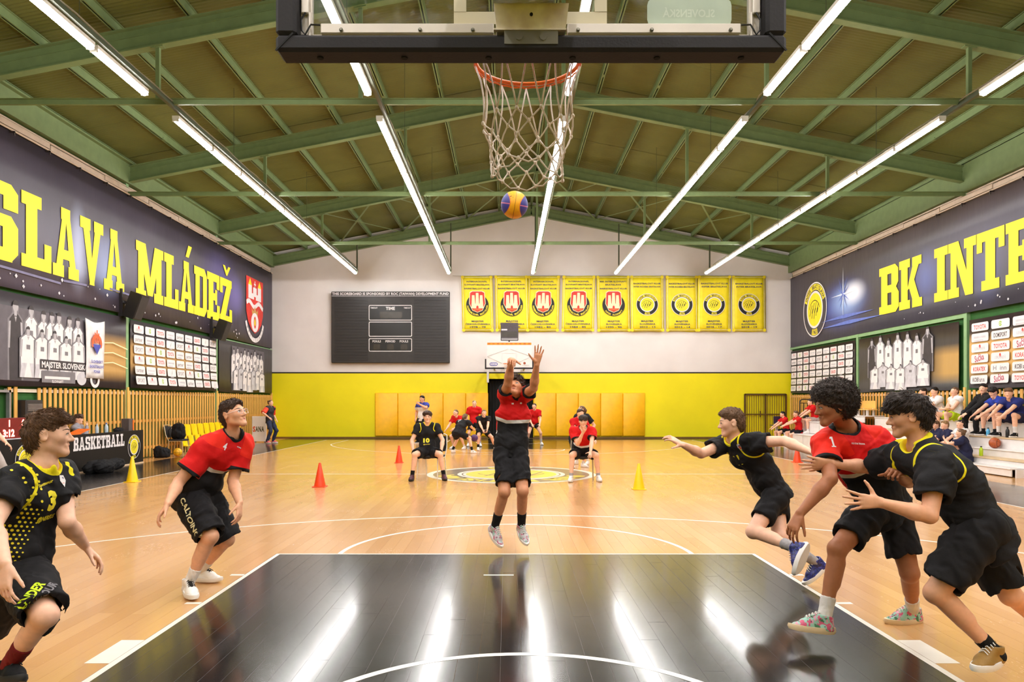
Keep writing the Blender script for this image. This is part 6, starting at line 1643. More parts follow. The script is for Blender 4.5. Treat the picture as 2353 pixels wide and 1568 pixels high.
# chairs -------------------------------------------------------------------------
CH_L = M('champagne tube steel', (206, 186, 150), .35, metal=.5); CH_W = M('white tube steel', (232, 224, 214), .35); CH_S = M('black upholstery', (30, 28, 32), .7, bump=.2, bscale=40)
def chair(label, loc, rz, legs=CH_L, cat='chair', group=None):
    """padded stacking chair, seat facing local -Y"""
    t = thing('padded_chair', label, cat, loc, rz, group)
    def b(q, n, m): o = q.build(n, m, t, local=True); return o
    q = MB(); q.bbox(-.22, -.22, .425, .22, .20, .475, .018); smooth_by_angle(b(q, 'seat', CH_S), 60)
    q = MB(); n = 8; V = []
    for j in range(2):
        for i in range(n + 1):
            a = -1 + 2 * i / n
            for z in (.52, .60, .76, .86):
                top = .04 * a * a if z > .8 else (-.02 * a * a if z < .55 else 0)
                V.append((a * .215, .235 + .035 * (1 - a * a) + (z - .5) * .22 + (.035 if j else 0), z - top))
    w = 4; Fq = []
    for i in range(n):
        for k in range(w - 1):
            a = i * w + k; Fq.append((a, a + w, a + w + 1, a + 1)); o2 = (n + 1) * w; Fq.append((a + o2, a + 1 + o2, a + w + 1 + o2, a + w + o2))
        o2 = (n + 1) * w; Fq.append((i * w, i * w + o2, (i + 1) * w + o2, (i + 1) * w)); a = i * w + 3; Fq.append((a, a + w, a + w + o2, a + o2))
    o2 = (n + 1) * w
    for k in range(w - 1): Fq.append((k, k + 1, k + 1 + o2, k + o2)); a = n * w + k; Fq.append((a, a + o2, a + 1 + o2, a + 1))
    q.add(V, Fq); b(q, 'backrest', CH_S)
    for s in (-1, 1):
        q = MB(); q.tube([(s * .215, -.20, .42), (s * .225, -.235, .0)], .012, 8); b(q, 'leg', legs)
        q = MB(); q.tube([(s * .215, .18, .42), (s * .225, .25, .0)], .012, 8); b(q, 'leg', legs)
        q = MB(); q.tube([(s * .215, -.20, .42), (s * .218, .18, .42), (s * .22, .27, .60), (s * .205, .325, .86)], .012, 8); b(q, 'side_tube', legs)
    q = MB(); q.tube([(-.205, .325, .86), (-.16, .345, .885), (.16, .345, .885), (.205, .325, .86)], .012, 8); b(q, 'top_tube', legs)
    return t
chL = chair('padded black chair under the seated player numbered ten', (PX(992, 14.80), 14.80, 0), -.30, CH_W)
chR = chair('padded black chair under the seated player in red shirt', (PX(1337, 14.6), 14.6, 0), -.10, CH_L)
cb_ = chair('padded black chair holding a backpack beside the yellow seats', (-9.72, 21.15, 0), math.pi / 2 * -1 + math.pi, CH_L)
cb_.rotation_euler = (0, 0, math.pi / 2)
backpack('black backpack lying on the chair beside the yellow seats', (-9.74, 21.2, .478), .42, .30, .46, 3)
heap('gym_bag', 'limp black gym bag on the floor beside the yellow ball', 'bag', (-9.75, 20.25, 0), (.24, .30, .34), BLKC, 14)
ball('yellow basketball on the floor by the chair with the backpack', (-9.50, 20.62, .122), .12, ball_mat('ball yellow', 'yellow'))
# yellow tip-up seats
YS = M('yellow plastic seat', (244, 208, 8), .35, var=.05); SLEG = M('pale seat leg', (190, 170, 110), .4)
words2 = ['first', 'second', 'third', 'fourth', 'fifth', 'sixth', 'seventh', 'eighth', 'ninth', 'tenth', 'eleventh', 'twelfth', 'thirteenth']
def shell(x0, w0, w1, z0, z1, tilt, th=.025, bow=.03):
    """curved plastic shell facing +X, narrower at w1"""
    q = MB(); V = []; n, m = 6, 4
    for side in (0, 1):
        for j in range(m + 1):
            for i in range(n + 1):
                a = -1 + 2 * i / n; b_ = j / m; w = (w0 + (w1 - w0) * b_) / 2; rr = 1 - .12 * (abs(a) ** 4) * (1 if j in (0, m) else 0)
                V.append((x0 - tilt * b_ - bow * (1 - a * a) - (th if side else 0), a * w, z0 + (z1 - z0) * (b_ if j not in (0, m) else (b_ - .5) * rr + .5)))
    k = (n + 1) * (m + 1); Fq = []
    for j in range(m):
        for i in range(n):
            a = j * (n + 1) + i; Fq.append((a, a + 1, a + n + 2, a + n + 1)); Fq.append((a + k, a + n + 1 + k, a + n + 2 + k, a + 1 + k))
    for i in range(n): Fq.append((i, i + k, i + 1 + k, i + 1)); a = m * (n + 1) + i; Fq.append((a, a + 1, a + 1 + k, a + k))
    for j in range(m): a = j * (n + 1); Fq.append((a, a + n + 1, a + n + 1 + k, a + k)); a += n; Fq.append((a, a + k, a + n + 1 + k, a + n + 1))
    return q.add(V, Fq)
y0s = 21.72
proto = None
for i in range(11):
    y = y0s + .46 * i
    if proto is None:
        t = thing('tip_up_seat', 'x', 'seat', (0, 0, 0))
        shell(.0, .36, .40, .50, .88, .06).build('backrest', YS, t, smooth=False, local=True); smooth_by_angle(t.children[-1], 50)
        q = shell(.10, .30, .34, .24, .55, .05); q.bbox(.06, -.16, .225, .20, .16, .255, .01); q.build('seat', YS, t, local=True)
        q = MB(); q.bar((.02, .14, .0), (.02, .14, .5), .03, .03, up=(0, 1, 0)); q.bar((-.05, .14, .015), (.2, .14, .015), .03, .03); q.build('leg', SLEG, t, local=True)
        q = MB(); q.bar((.02, -.14, .0), (.02, -.14, .5), .03, .03, up=(0, 1, 0)); q.bar((-.05, -.14, .015), (.2, -.14, .015), .03, .03); q.build('leg', SLEG, t, local=True)
        proto = t
    else: t = copy_tree(proto)
    t.location = (-9.86, y, 0); tag(t, 'yellow plastic tip-up seat, %s of the row counted from the backpack chair' % words2[i], 'seat', 'yellow seats along the slat fence')
# SANA board
bx0, bx1, by = PX(579.5, 27.9), PX(612, 27.9), 27.9
sg = thing('advertising_board', 'white standing board reading SANA near the corner', 'board', ((bx0 + bx1) / 2, by, 0))
q = MB(); q.bbox(bx0, by - .02, .04, bx1, by + .02, PZ(957, 27.9), .006); q.build('panel', M('white board', (248, 244, 240), .5, var=.02), sg)
for x in (bx0 + .05, bx1 - .08): q = MB(); q.box(x, by - .02, 0, x + .03, by + .25, .04); q.build('foot', M('grey foot', (120, 116, 116), .5), sg)
p = Print(); w = bx1 - bx0; OL = M('print olive', (84, 80, 40), .6)
for ch, k, m in (('S', .15, OR), ('A', .34, OL), ('N', .55, OL), ('A', .76, OL)): p.text(ch, w * k, .42, .20, m, width=.105, bold=.04)
p.place('lettering', (bx0, by - .02, 0), (1, 0, 0), (0, 0, 1), sg)
# cones ---------------------------------------------------------------------------
CO = M('orange cone plastic', (238, 66, 14), .4, var=.06); CY = M('yellow cone plastic', (248, 206, 6), .4, var=.05)
def cone(label, loc, mat, h=.46, r=.105):
    t = thing('training_cone', label, 'cone', loc, group=None); c = Vector(loc)
    q = MB(); q.lathe([(r, .012), (.022, h - .01), (.016, h), (.010, h - .004)], 24, c); smooth_by_angle(q.build('body', mat, t), 50)
    q = MB(); s = r * 1.12; q.bbox(c.x - s, c.y - s, 0, c.x + s, c.y + s, .014, .004); q.build('base', mat, t)
    return t
cone('orange cone on the floor nearest the shooting player', G(735, 1119), CO, .44)
cone('orange cone standing furthest away beside the seated player in black', G(917, 1064), CO, .44, .095)
cone('orange cone before the bleachers, behind the outstretched hands', G(1832, 1063), CO, .46)
cone('yellow cone on the court to the side of the seated player in red', G(1468, 1125), CY, .46)
cone('yellow cone standing before the scorer table', G(304, 1108), CY, .50)
# centre circle badge ---------------------------------------------------------------
p = Print(); LW = M('floor paint white', (226, 218, 204), .35, var=.05, coat=.2); LG = M('floor paint grey', (112, 100, 84), .3, var=.08, coat=.3); LY = M('floor paint yellow', (238, 214, 70), .3, var=.05, coat=.3)
p.ring(0, 0, 1.72, 1.82, LW, 64); p.ring(0, 0, 1.16, 1.68, LG, 64); p.ring(0, 0, 1.68, 1.72, LW, 64)
p.arctext('INTER BRATISLAVA', 0, 0, 1.24, .36, LY, 90, 150, bold=.05); p.arctext('1963', 0, 0, 1.60, .36, LY, 270, 34, bold=.05, up=False)
p.ell(0, 0, 1.16, 1.16, LW, 56); p.ring(0, 0, 1.04, 1.07, LG, 56); p.ell(0, 0, .98, .98, LY, 56)
p.ring(0, -.3, .72, .76, LG, 30, 15, 165)
for dx in (-.5, -.2, .1, .4): p.stroke([(dx + .16, .45), (dx - .02, 0), (dx - .2, -.5)], .05, LG)
p.place('centre_badge', (0, 15.59, 0), (-1, 0, 0), (0, -1, 0), floor, eps=.0002, start=.0012)
# bleachers -----------------------------------------------------------------------
BW = M('white bleacher front', (222, 216, 214), .45, var=.05); BT = M('bleacher board', (206, 178, 140), .5, var=.1); BD = M('bleacher gap dark', (40, 42, 38), .7)
bl = thing('bleacher', 'white telescopic bleacher along the slat fence', 'bleacher', (11.0, 18, 0))
TIERS = [(10.25, 10.56, .19), (10.56, 10.90, .33), (10.90, 11.16, .50), (11.16, 11.58, .75), (11.58, 11.94, 1.08)]
mods = [(11.0, 14.75), (14.8, 18.6), (18.64, 22.9)]
for mi, (ya, yb_) in enumerate(mods):
    prev = 0
    for k, (xa, xb, z) in enumerate(TIERS):
        dz = .05 if mi == 0 and k < 3 else 0
        if mi == 0: xa, xb = max(xa, 10.56) + .02 * k, max(xb, 10.6) + .02 * k
        if mi == 0 and k == 0: continue
        q = MB(); q.bbox(xa, ya, max(prev - .02, .02), xa + .03, yb_, z + dz - .03, .004); q.build('riser', BW, bl)
        q = MB(); q.bbox(xa - .02, ya, z + dz - .03, xb + .02, yb_, z + dz, .006); q.build('step_board', BW if k % 2 == 0 else BT, bl)
        prev = z + dz
    q = MB(); q.box(10.30, yb_ - .03, 0, 11.9, yb_ - .0, .17); q.box(11.2, yb_ - .03, .17, 11.9, yb_, .72); q.build('side_panel', BW, bl)
FT = [(10.0, 10.52, .45), (10.56, 11.1, .88), (11.3, 11.92, 1.12)]
for k, (xa, xb, z) in enumerate(FT):
    zb_ = (.03, .46, .90)[k]
    for ya, yb_ in ((23.0, 24.6), (24.64, 26.3)):
        q = MB(); q.bbox(xa, ya, zb_, xa + .03, yb_, z - .03, .004); q.build('riser', BW, bl)
        q = MB(); q.bbox(xa - .02, ya, z - .03, xb + .04, yb_, z, .006); q.build('step_board', BW, bl)
q = MB(); q.box(10.05, 26.27, 0, 11.3, 26.3, .42); q.build('side_panel', BW, bl)
# things on the bleachers
bn = thing('bench', 'amber wooden bench with white legs on the top of the bleacher', 'bench', (11.7, 23.6, 1.12))
q = MB(); q.bbox(11.62, 22.95, 1.34, 11.66, 25.6, 1.60, .008); q.build('board', PINE2, bn); q = MB(); q.bbox(11.40, 22.95, 1.30, 11.70, 25.6, 1.335, .006); q.build('seat', PINE2, bn)
for y in (23.1, 23.7, 24.3, 24.9, 25.5):
    q = MB(); q.bar((11.45, y, 1.12), (11.45, y, 1.30), .06, .05, up=(0, 1, 0)); q.build('leg', BW, bn)
    q = MB(); q.bar((11.64, y, 1.12), (11.64, y, 1.36), .05, .05, up=(0, 1, 0)); q.build('leg', BW, bn)
rk = thing('tube_rack', 'black tube rack with rounded top standing by the slat fence', 'rack', (10.35, 27.0, 0)); RKM = M('black tube', (44, 30, 22), .4)
yr = 26.7; xa, xb = PX(1838, yr), PX(1874, yr); zt = PZ(918, yr)
q = MB(); q.tube([(xa, yr, .0), (xa, yr, zt - .1), (xa + .03, yr, zt - .03), (xa + .1, yr, zt), (xb - .1, yr, zt), (xb - .03, yr, zt - .03), (xb, yr, zt - .1), (xb, yr, 0)], .022, 8); q.build('frame', RKM, rk, smooth=True)
for z in (zt - .14, .98, .5): q = MB(); q.tube([(xa, yr, z), (xb, yr, z)], .013, 6); q.build('crossbar', RKM, rk)
for i in range(1, 4): q = MB(); x = xa + (xb - xa) * i / 4; q.tube([(x, yr, .5), (x, yr, zt - .14)], .012, 6); q.build('bar', RKM, rk)
q = MB(); q.bbox(xa + .12, yr - .1, .92, xa + .30, yr - .03, 1.08, .01); q.build('box', M('black box', (26, 22, 22), .5), rk)
ls = thing('display', 'dark blue screen on a white stand near the barred gate', 'screen', (PX(1787, 26.8), 26.8, 0))
xa, xb = PX(1777, 26.8), PX(1799, 26.8); q = MB(); q.bbox(xa, 26.78, PZ(975, 26.8), xb, 26.81, PZ(957, 26.8), .006); q.build('panel', M('dark blue screen', (36, 40, 66), .25), ls)
q = MB(); q.box(xa - .03, 26.7, PZ(977, 26.8) - .03, xb + .02, 27.1, PZ(977, 26.8)); q.build('shelf', M('dark shelf', (50, 50, 60), .5), ls); q = MB(); q.bar(((xa + xb) / 2, 26.95, 0), ((xa + xb) / 2, 26.95, PZ(977, 26.8) - .03), .08, .08, up=(0, 1, 0)); q.box((xa + xb) / 2 - .2, 26.75, 0, (xa + xb) / 2 + .2, 27.15, .03); q.build('stand', BW, ls)
ball('brown basketball resting on the bleacher step', (11.03, 16.45, .50 + .122), .12, ball_mat('ball brown', 'brown'), (0, .5, .6))
bottle('light blue drinking bottle on the bleacher board beside black shoes', 11.28, 17.05, .75, .042, .20, M('light blue bottle', (86, 176, 226), .35), M('bottle cap black', (30, 30, 34), .5))
bottle('lime green drinking bottle on the bleacher behind the navy shirted kid', 10.72, 16.45, .33, .040, .22, M('lime bottle', (190, 220, 40), .35), M('bottle cap black', (30, 30, 34), .5))
bottle('tall black drinking bottle between white socks on the bleacher', 11.30, 16.42, .75, .040, .24, M('black bottle', (30, 28, 30), .4), M('bottle cap black', (30, 30, 34), .5))
backpack('black backpack on the bleacher beside the man in black jacket', (11.62, 18.0, 1.082), .36, .26, .46, 9)
# speakers on the banner
for lab, (px, py) in (('dark wall speaker hung under the letter A of SLAVA', (310, 703)), ('dark wall speaker hung under the letters at the end of MLÁDEŽ', (509, 758))):
    Y = F * (XA + .30 - CX) / (px - VX); z = PZ(py, Y); X = XA + .30
    t = thing('speaker', lab, 'speaker', (XA, Y, z)); SPK = M('speaker black', (30, 26, 26), .5)
    q = MB(); c_ = Vector((X, Y, z)); h = .34; d0 = Vector((.94, .0, -.34)); u0 = Vector((.34, 0, .94)); s0 = Vector((0, 1, 0))
    pts = [c_ + u0 * h * a + s0 * .22 * b_ for a, b_ in ((-1, -1), (-1, 1), (1, 1), (1, -1))]; q.prism([p_ - d0 * .12 for p_ in pts], d0 * .30); q.build('cabinet', SPK, t)
    q = MB(); q.prism([c_ + d0 * .18 + u0 * h * .9 * a + s0 * .19 * b_ for a, b_ in ((-1, -1), (-1, 1), (1, 1), (1, -1))], d0 * .012); q.build('grille', M('speaker grille', (46, 40, 38), .7, bump=.3, bscale=200), t)
    q = MB(); q.bar((XA + .03, Y - .2, z + .42), (XA + .03, Y - .2, z - .3), .10, .05, up=(0, 1, 0)); q.bar((XA + .03, Y - .2, z + .1), c_ - d0 * .1, .06, .06); q.build('bracket', M('speaker bracket', (40, 36, 40), .5), t)
# ---------------------------------------------------------------- players near the camera
def Q3(*a): return V3(P(*a))
M('sole white', (232, 226, 222), 0.5, var=.05)
HAIR = {'dark': hair_mat('hair dark', (50, 37, 31)), 'black': hair_mat('hair black', (24, 18, 17)), 'brown': hair_mat('hair brown', (100, 70, 48)),
        'light': hair_mat('hair light brown', (108, 78, 54)), 'blond': hair_mat('hair blond', (150, 116, 76)), 'choc': hair_mat('hair chocolate', (68, 46, 35))}
RED, BLK = red_shirt_mat(), black_jersey_mat()
SH_BLK = cloth('shorts black', (24, 22, 25)); SOCKW = cloth('sock white', (222, 216, 214)); SOCKB = cloth('sock black', (20, 19, 21)); SOCKG = cloth('sock grey', (168, 162, 164))
def pattern_shoe(name, base, spots, scale=26, rough=.5):
    if name in MATS: return MATS[name]
    t = NT(name); c = lin(*base)
    for i, (col, th) in enumerate(spots):
        mp = t.n('ShaderNodeMapping'); mp.inputs['Location'].default_value = (i * 3.1, i * 1.7, i * 2.3); t.l(t.coord(), mp.inputs[0])
        nz = t.noise(scale, 2, vec=mp.outputs[0])
        c = t.mix(t.math('GREATER_THAN', nz, th), c, lin(*col))
    t.set(**{'Base Color': c, 'Roughness': rough}); t.bump(t.noise(120, 3), .2, .003)
    MATS[name] = t.m; return t.m
PASTEL = pattern_shoe('shoe pastel', (206, 200, 204), [((200, 120, 140), .56), ((150, 190, 180), .57), ((120, 70, 90), .66)])
FLORAL = pattern_shoe('shoe floral', (150, 196, 180), [((206, 84, 120), .54), ((70, 120, 90), .60), ((216, 150, 170), .60), ((110, 50, 70), .67)], 34)
BLUE = pattern_shoe('shoe blue', (46, 50, 128), [((30, 32, 80), .52), ((74, 80, 170), .62)], 60, .4)
WHITE = M('shoe white', (236, 230, 226), .45, var=.05, bump=.15, bscale=80); WHITE_B = WHITE
BROWN = M('shoe ochre', (150, 112, 50), .6, bump=.3, bscale=200); PLUM = M('shoe plum', (74, 30, 44), .6, bump=.2)
DARKSOLE = M('sole dark', (30, 27, 28), .6); CREAM = M('sole cream', (222, 196, 160), .5)
HF = 0.0052
def shooter():
    H = 1.78; J = {}
    J['pel'] = Q3(1174, 1038, 7.62); J['hipR'] = Q3(1157, 1043, 7.60); J['hipL'] = Q3(1191, 1043, 7.60)
    J['knR'] = limb(J['hipR'], 1159, 1131, .248 * H); J['knL'] = limb(J['hipL'], 1201, 1129, .248 * H)
    J['anR'] = limb(J['knR'], 1136, 1214, .248 * H, False); J['anL'] = limb(J['knL'], 1198, 1211, .248 * H, False)
    J['toeR'] = limb(J['anR'], 1151, 1262, .128 * H); J['toeL'] = limb(J['anL'], 1211, 1257, .128 * H)
    J['neck'] = Q3(1183, 917, 7.62); J['head'] = Q3(1182, 892, 7.53)
    J['shR'] = Q3(1159, 908, 7.56); J['shL'] = Q3(1206, 908, 7.58)
    J['elR'] = limb(J['shR'], 1167, 882, .172 * H); J['wrR'] = limb(J['elR'], 1175, 829, .155 * H, True)
    J['elL'] = limb(J['shL'], 1226, 893, .172 * H); J['wrL'] = limb(J['elL'], 1233, 840, .155 * H, True)
    return person('player in red and black shirt jumping with both arms raised after a shot', H, J, (-.10, -.80, .50), (0, .5, .8), 'tan',
        hair=dict(style='curly', mat=HAIR['choc']), shirt=dict(mat=RED, hem=.03, band=(.165, .09, -.045), sleeve=.50, neck=.042, shoulder_top=False, slw=.88, blend=.06, loose=.97), shorts=dict(mat=SH_BLK, len=.80, loose=.93),
        sock=dict(mat=SOCKB, len=.10), shoe=dict(mat=PASTEL, high=False), h=HF, seed=3,
        hands=dict(R=dict(d=(.0, -.75, -.15), n=(-.1, .35, -.9), curl=(.5, .6, .4), spread=.05), L=dict(d=(.16, -.05, 1), n=(.1, -1, .05), curl=(.12, .1, .08), spread=.16, thumb=(.55, .85, .1))))
def red_four():
    H = 1.76; J = {}
    J['pel'] = Q3(447, 1126, 5.98); J['hipR'] = Q3(435, 1139, 5.92); J['hipL'] = Q3(466, 1134, 6.07)
    J['anR'] = Q3(433, 1344, 5.76); J['anL'] = Q3(458, 1314, 6.22)
    J['knR'] = ik(J['hipR'], J['anR'], .248 * H, .248 * H, (1, -.55, 0)); J['knL'] = ik(J['hipL'], J['anL'], .248 * H, .248 * H, (1, -.25, 0))
    J['toeR'] = J['anR'] + V3((.13, -.17, -.06)); J['flatR'] = 1; J['toeL'] = J['anL'] + V3((.21, -.03, -.06)); J['flatL'] = 1
    J['neck'] = Q3(530, 1001, 5.95); J['head'] = Q3(537, 954, 5.89)
    J['shR'] = Q3(472, 1034, 5.82); J['shL'] = Q3(556, 1024, 6.06)
    J['elR'] = limb(J['shR'], 411, 1108, .172 * H); J['wrR'] = limb(J['elR'], 386, 1157, .155 * H)
    J['elL'] = limb(J['shL'], 535, 1106, .172 * H); J['wrL'] = limb(J['elL'], 550, 1155, .155 * H)
    return person('player with clear glasses and number four on red shirt, crouching and looking up', H, J, (.90, -.28, .33), (-.35, .1, .9), 'warm',
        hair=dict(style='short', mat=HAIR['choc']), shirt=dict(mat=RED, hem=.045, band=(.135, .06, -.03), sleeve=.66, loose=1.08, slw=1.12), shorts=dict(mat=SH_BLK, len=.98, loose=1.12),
        sock=dict(mat=SOCKW, len=.085), shoe=dict(mat=WHITE, high=True, lace=DARKSOLE), h=HF, seed=5, fat=1.07, glasses=True,
        hands=dict(R=dict(d=(-.45, -.30, -.8), n=(.8, .3, -.5), curl=(.4, .5, .3)), L=dict(d=(.05, -.35, -.95), n=(-.9, .1, .0), curl=(.35, .4, .3), thumb=(.75, .6, .35))))
def black_three():
    H = 1.74; J = {}
    J['pel'] = Q3(50, 1303, 3.80); J['hipR'] = Q3(52, 1316, 3.73); J['hipL'] = Q3(54, 1312, 3.90)
    J['knR'] = limb(J['hipR'], 104, 1414, .248 * H); J['anR'] = limb(J['knR'], 18, 1534, .248 * H, False); J['toeR'] = limb(J['anR'], 50, 1572, .128 * H)
    J['knL'] = limb(J['hipL'], -25, 1440, .248 * H, False); J['anL'] = limb(J['knL'], -120, 1535, .248 * H, False); J['toeL'] = J['anL'] + V3((.1, .03, -.17))
    J['neck'] = Q3(99, 1074, 3.80); J['head'] = Q3(113, 1000, 3.80)
    J['shR'] = Q3(30, 1114, 3.66); J['shL'] = Q3(140, 1096, 3.97)
    J['elR'] = limb(J['shR'], -18, 1207, .172 * H); J['wrR'] = limb(J['elR'], 12, 1294, .155 * H)
    J['elL'] = limb(J['shL'], 154, 1200, .172 * H); J['wrL'] = limb(J['elL'], 195, 1254, .155 * H, False)
    return person('player in black jersey with yellow dots and number three, seen in profile', H, J, (.87, .46, .02), (0, 0, 1), 'fair',
        hair=dict(style='swept', mat=HAIR['brown']), shirt=dict(mat=BLK, hem=.04, sleeve=.60, loose=1.02, slw=1.12, name='jersey', neck=.043), shorts=dict(mat=SH_BLK, len=.96, loose=1.08),
        sock=dict(mat=cloth('sock dark red', (112, 22, 26)), len=.11), shoe=dict(mat=SOCKB, sole=DARKSOLE, high=False, lace=DARKSOLE), h=HF, seed=8,
        hands=dict(R=dict(d=(.12, -.25, -.95), n=(.35, .9, -.1), curl=(.3, .35, .25), thumb=(.8, .5, .3)), L=dict(d=(.55, .25, -.75), n=(-.5, -.5, -.55), curl=(.35, .4, .3), thumb=(.8, .5, .3))))
def black_eleven():
    H = 1.70; J = {}
    J['pel'] = Q3(1777, 1126, 6.15); J['hipL'] = Q3(1786, 1138, 6.06); J['hipR'] = Q3(1779, 1134, 6.24)
    J['knL'] = limb(J['hipL'], 1731, 1222, .248 * H); J['anL'] = limb(J['knL'], 1833, 1262, .248 * H); J['toeL'] = limb(J['anL'], 1832, 1322, .128 * H)
    J['knR'] = limb(J['hipR'], 1792, 1234, .248 * H, True); J['anR'] = limb(J['knR'], 1878, 1296, .248 * H, False); J['toeR'] = limb(J['anR'], 1850, 1348, .128 * H)
    J['neck'] = Q3(1692, 1012, 6.15); J['head'] = Q3(1680, 972, 6.12)
    J['shL'] = Q3(1724, 1017, 6.02); J['shR'] = Q3(1666, 1021, 6.28)
    J['elL'] = limb(J['shL'], 1803, 1014, .172 * H); J['wrL'] = limb(J['elL'], 1858, 1037, .155 * H)
    J['elR'] = limb(J['shR'], 1611, 1043, .172 * H); J['wrR'] = limb(J['elR'], 1570, 1023, .155 * H)
    return person('player in black jersey number eleven running with arms stretched out and blue shoes', H, J, (-.96, .22, -.10), (-.08, 0, 1), 'fair',
        hair=dict(style='short', mat=HAIR['light']), shirt=dict(mat=BLK, hem=.05, sleeve=.55, loose=.98, slw=1.1, name='jersey'), shorts=dict(mat=SH_BLK, len=.66, loose=.96),
        sock=dict(mat=SOCKG, len=.08), shoe=dict(mat=BLUE, high=True), h=HF, seed=13,
        hands=dict(L=dict(d=(.92, 0, -.3), n=(0, .4, -.9), curl=(.15, .2, .1)), R=dict(d=(-.85, -.1, .45), n=(-.3, .5, -.8), curl=(.1, .55, .4), spread=.12, thumb=(.6, .8, .2))))
def red_one():
    H = 1.80; J = {}
    J['pel'] = Q3(2031, 1150, 4.86); J['hipR'] = Q3(2010, 1164, 4.82); J['hipL'] = Q3(2050, 1164, 4.92)
    J['anR'] = Q3(1893, 1427, 4.72); J['knR'] = limb(J['hipR'], 1925, 1262, .248 * H); J['anR'] = limb(J['knR'], 1893, 1427, .248 * H, False); J['toeR'] = limb(J['anR'], 1813, 1449, .128 * H)
    J['anL'] = Q3(2098, 1406, 5.08); J['knL'] = ik(J['hipL'], J['anL'], .248 * H, .248 * H, (-.35, -1, 0)); J['toeL'] = J['anL'] + V3((-.22, -.03, -.055)); J['flatL'] = 1
    J['neck'] = Q3(1947, 990, 4.74); J['head'] = Q3(1913, 934, 4.62)
    J['shR'] = Q3(1897, 1022, 4.70); J['shL'] = Q3(2026, 1024, 4.76)
    J['elR'] = limb(J['shR'], 1908, 1101, .172 * H); J['wrR'] = limb(J['elR'], 1841, 1178, .155 * H)
    J['elL'] = limb(J['shL'], 2088, 1106, .172 * H); J['wrL'] = limb(J['elL'], 2070, 1091, .155 * H)
    return person('player with a dark afro and number one on red shirt, running', H, J, (-.98, .06, -.16), (-.14, 0, 1), 'brown',
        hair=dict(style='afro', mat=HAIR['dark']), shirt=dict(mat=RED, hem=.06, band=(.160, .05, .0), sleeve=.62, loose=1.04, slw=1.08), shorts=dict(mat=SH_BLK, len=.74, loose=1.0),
        sock=dict(mat=SOCKW, len=.085), shoe=dict(mat=FLORAL, high=False, sole=CREAM), h=HF, seed=17,
        hands=dict(R=dict(d=(-.45, -.15, -.85), n=(.6, .5, -.55), curl=(.4, .45, .3), thumb=(.8, .5, .3)), L=dict(d=(-.62, -.6, .18), n=(-.35, .2, -.9), curl=(1.1, 1.3, .9), spread=.02, thumb=(.5, .6, .5), tcurl=.5)))
def black_front():
    H = 1.78; J = {}
    J['pel'] = Q3(2240, 1192, 4.14); J['hipL'] = Q3(2254, 1214, 4.04); J['hipR'] = Q3(2238, 1206, 4.24)
    J['knL'] = limb(J['hipL'], 2150, 1362, .248 * H); J['anL'] = limb(J['knL'], 2284, 1497, .248 * H, False); J['toeL'] = J['anL'] + V3((-.19, -.11, -.06)); J['flatL'] = 1
    J['knR'] = limb(J['hipR'], 2322, 1368, .248 * H, False); J['anR'] = limb(J['knR'], 2415, 1450, .248 * H, False); J['toeR'] = J['anR'] + V3((.05, .03, -.22))
    J['neck'] = Q3(2120, 1026, 4.15); J['head'] = Q3(2087, 957, 4.15)
    J['shL'] = Q3(2152, 1066, 3.98); J['shR'] = Q3(2070, 1052, 4.32)
    J['elL'] = limb(J['shL'], 2136, 1186, .172 * H); J['wrL'] = limb(J['elL'], 2028, 1157, .155 * H)
    J['elR'] = limb(J['shR'], 1997, 1074, .172 * H, False); J['wrR'] = limb(J['elR'], 1914, 1066, .155 * H)
    return person('player in black jersey with wavy dark fringe reaching out with both hands, nearest the camera', H, J, (-.88, .44, -.12), (-.12, 0, 1), 'warm',
        hair=dict(style='wavy', mat=HAIR['dark']), shirt=dict(mat=BLK, hem=.11, sleeve=.66, loose=1.08, slw=1.15, name='jersey', neck=.043), shorts=dict(mat=SH_BLK, len=.85, loose=1.14),
        sock=dict(mat=SOCKB, len=.055), shoe=dict(mat=BROWN, high=False), h=HF, seed=21,
        hands=dict(L=dict(d=(-1, .02, .06), n=(0, 1, -.1), curl=(.08, .1, .08), spread=.22, thumb=(.35, .95, .1)), R=dict(d=(-1, .05, .02), n=(.0, .9, .35), curl=(.08, .1, .06), spread=.14, thumb=(.85, .5, .1))))
import time as _t
PL = {}
for _f in (shooter, red_four, black_three, black_eleven, red_one, black_front):
    _a = _t.time(); PL[_f.__name__] = _f(); print(_f.__name__, round(_t.time() - _a, 2))
# ---------------------------------------------------------------- the people further off
T_RED = cloth('tee red', (200, 18, 20)); T_BLK = cloth('tee black', (28, 26, 28)); T_WHT = cloth('tee white', (232, 226, 226)); T_GRY = cloth('tee grey', (150, 146, 154)); T_NAVY = cloth('tee navy', (34, 36, 66)); T_BLUE = cloth('jersey blue', (42, 62, 160))
TR_BLK = cloth('trousers black', (24, 23, 25)); TR_GRY = cloth('trousers grey', (176, 168, 166)); JEANS = cloth('jeans blue', (48, 56, 82))
SHW = dict(mat=WHITE, high=False); SHB = dict(mat=SOCKB, sole=MATS['sole white'], high=False); SHP = dict(mat=PLUM, sole=DARKSOLE, high=False)
def crowd(label, p, H, shirt, bottom, hair, skin='fair', shoe=SHW, sock=None, h=.014, seed=0, female=False, group=None, len_=.72, hd=None, up=None, eyes=True, **k):
    J, hf, hu = p
    sm = shirt if isinstance(shirt, dict) else dict(mat=shirt)
    sm.setdefault('shoulder_top', False)
    hs = dict(L=dict(curl=(.3, .4, .3)), R=dict(curl=(.3, .4, .3)))
    return person(label, H, J, hd if hd is not None else hf, up if up is not None else hu, skin, hair=hair, shirt=sm, shorts=dict(mat=bottom, len=len_), sock=sock or dict(mat=SOCKW, len=.06), shoe=shoe, h=h, seed=seed, female=female, group=group, eyes=eyes, hands=hs, **k)
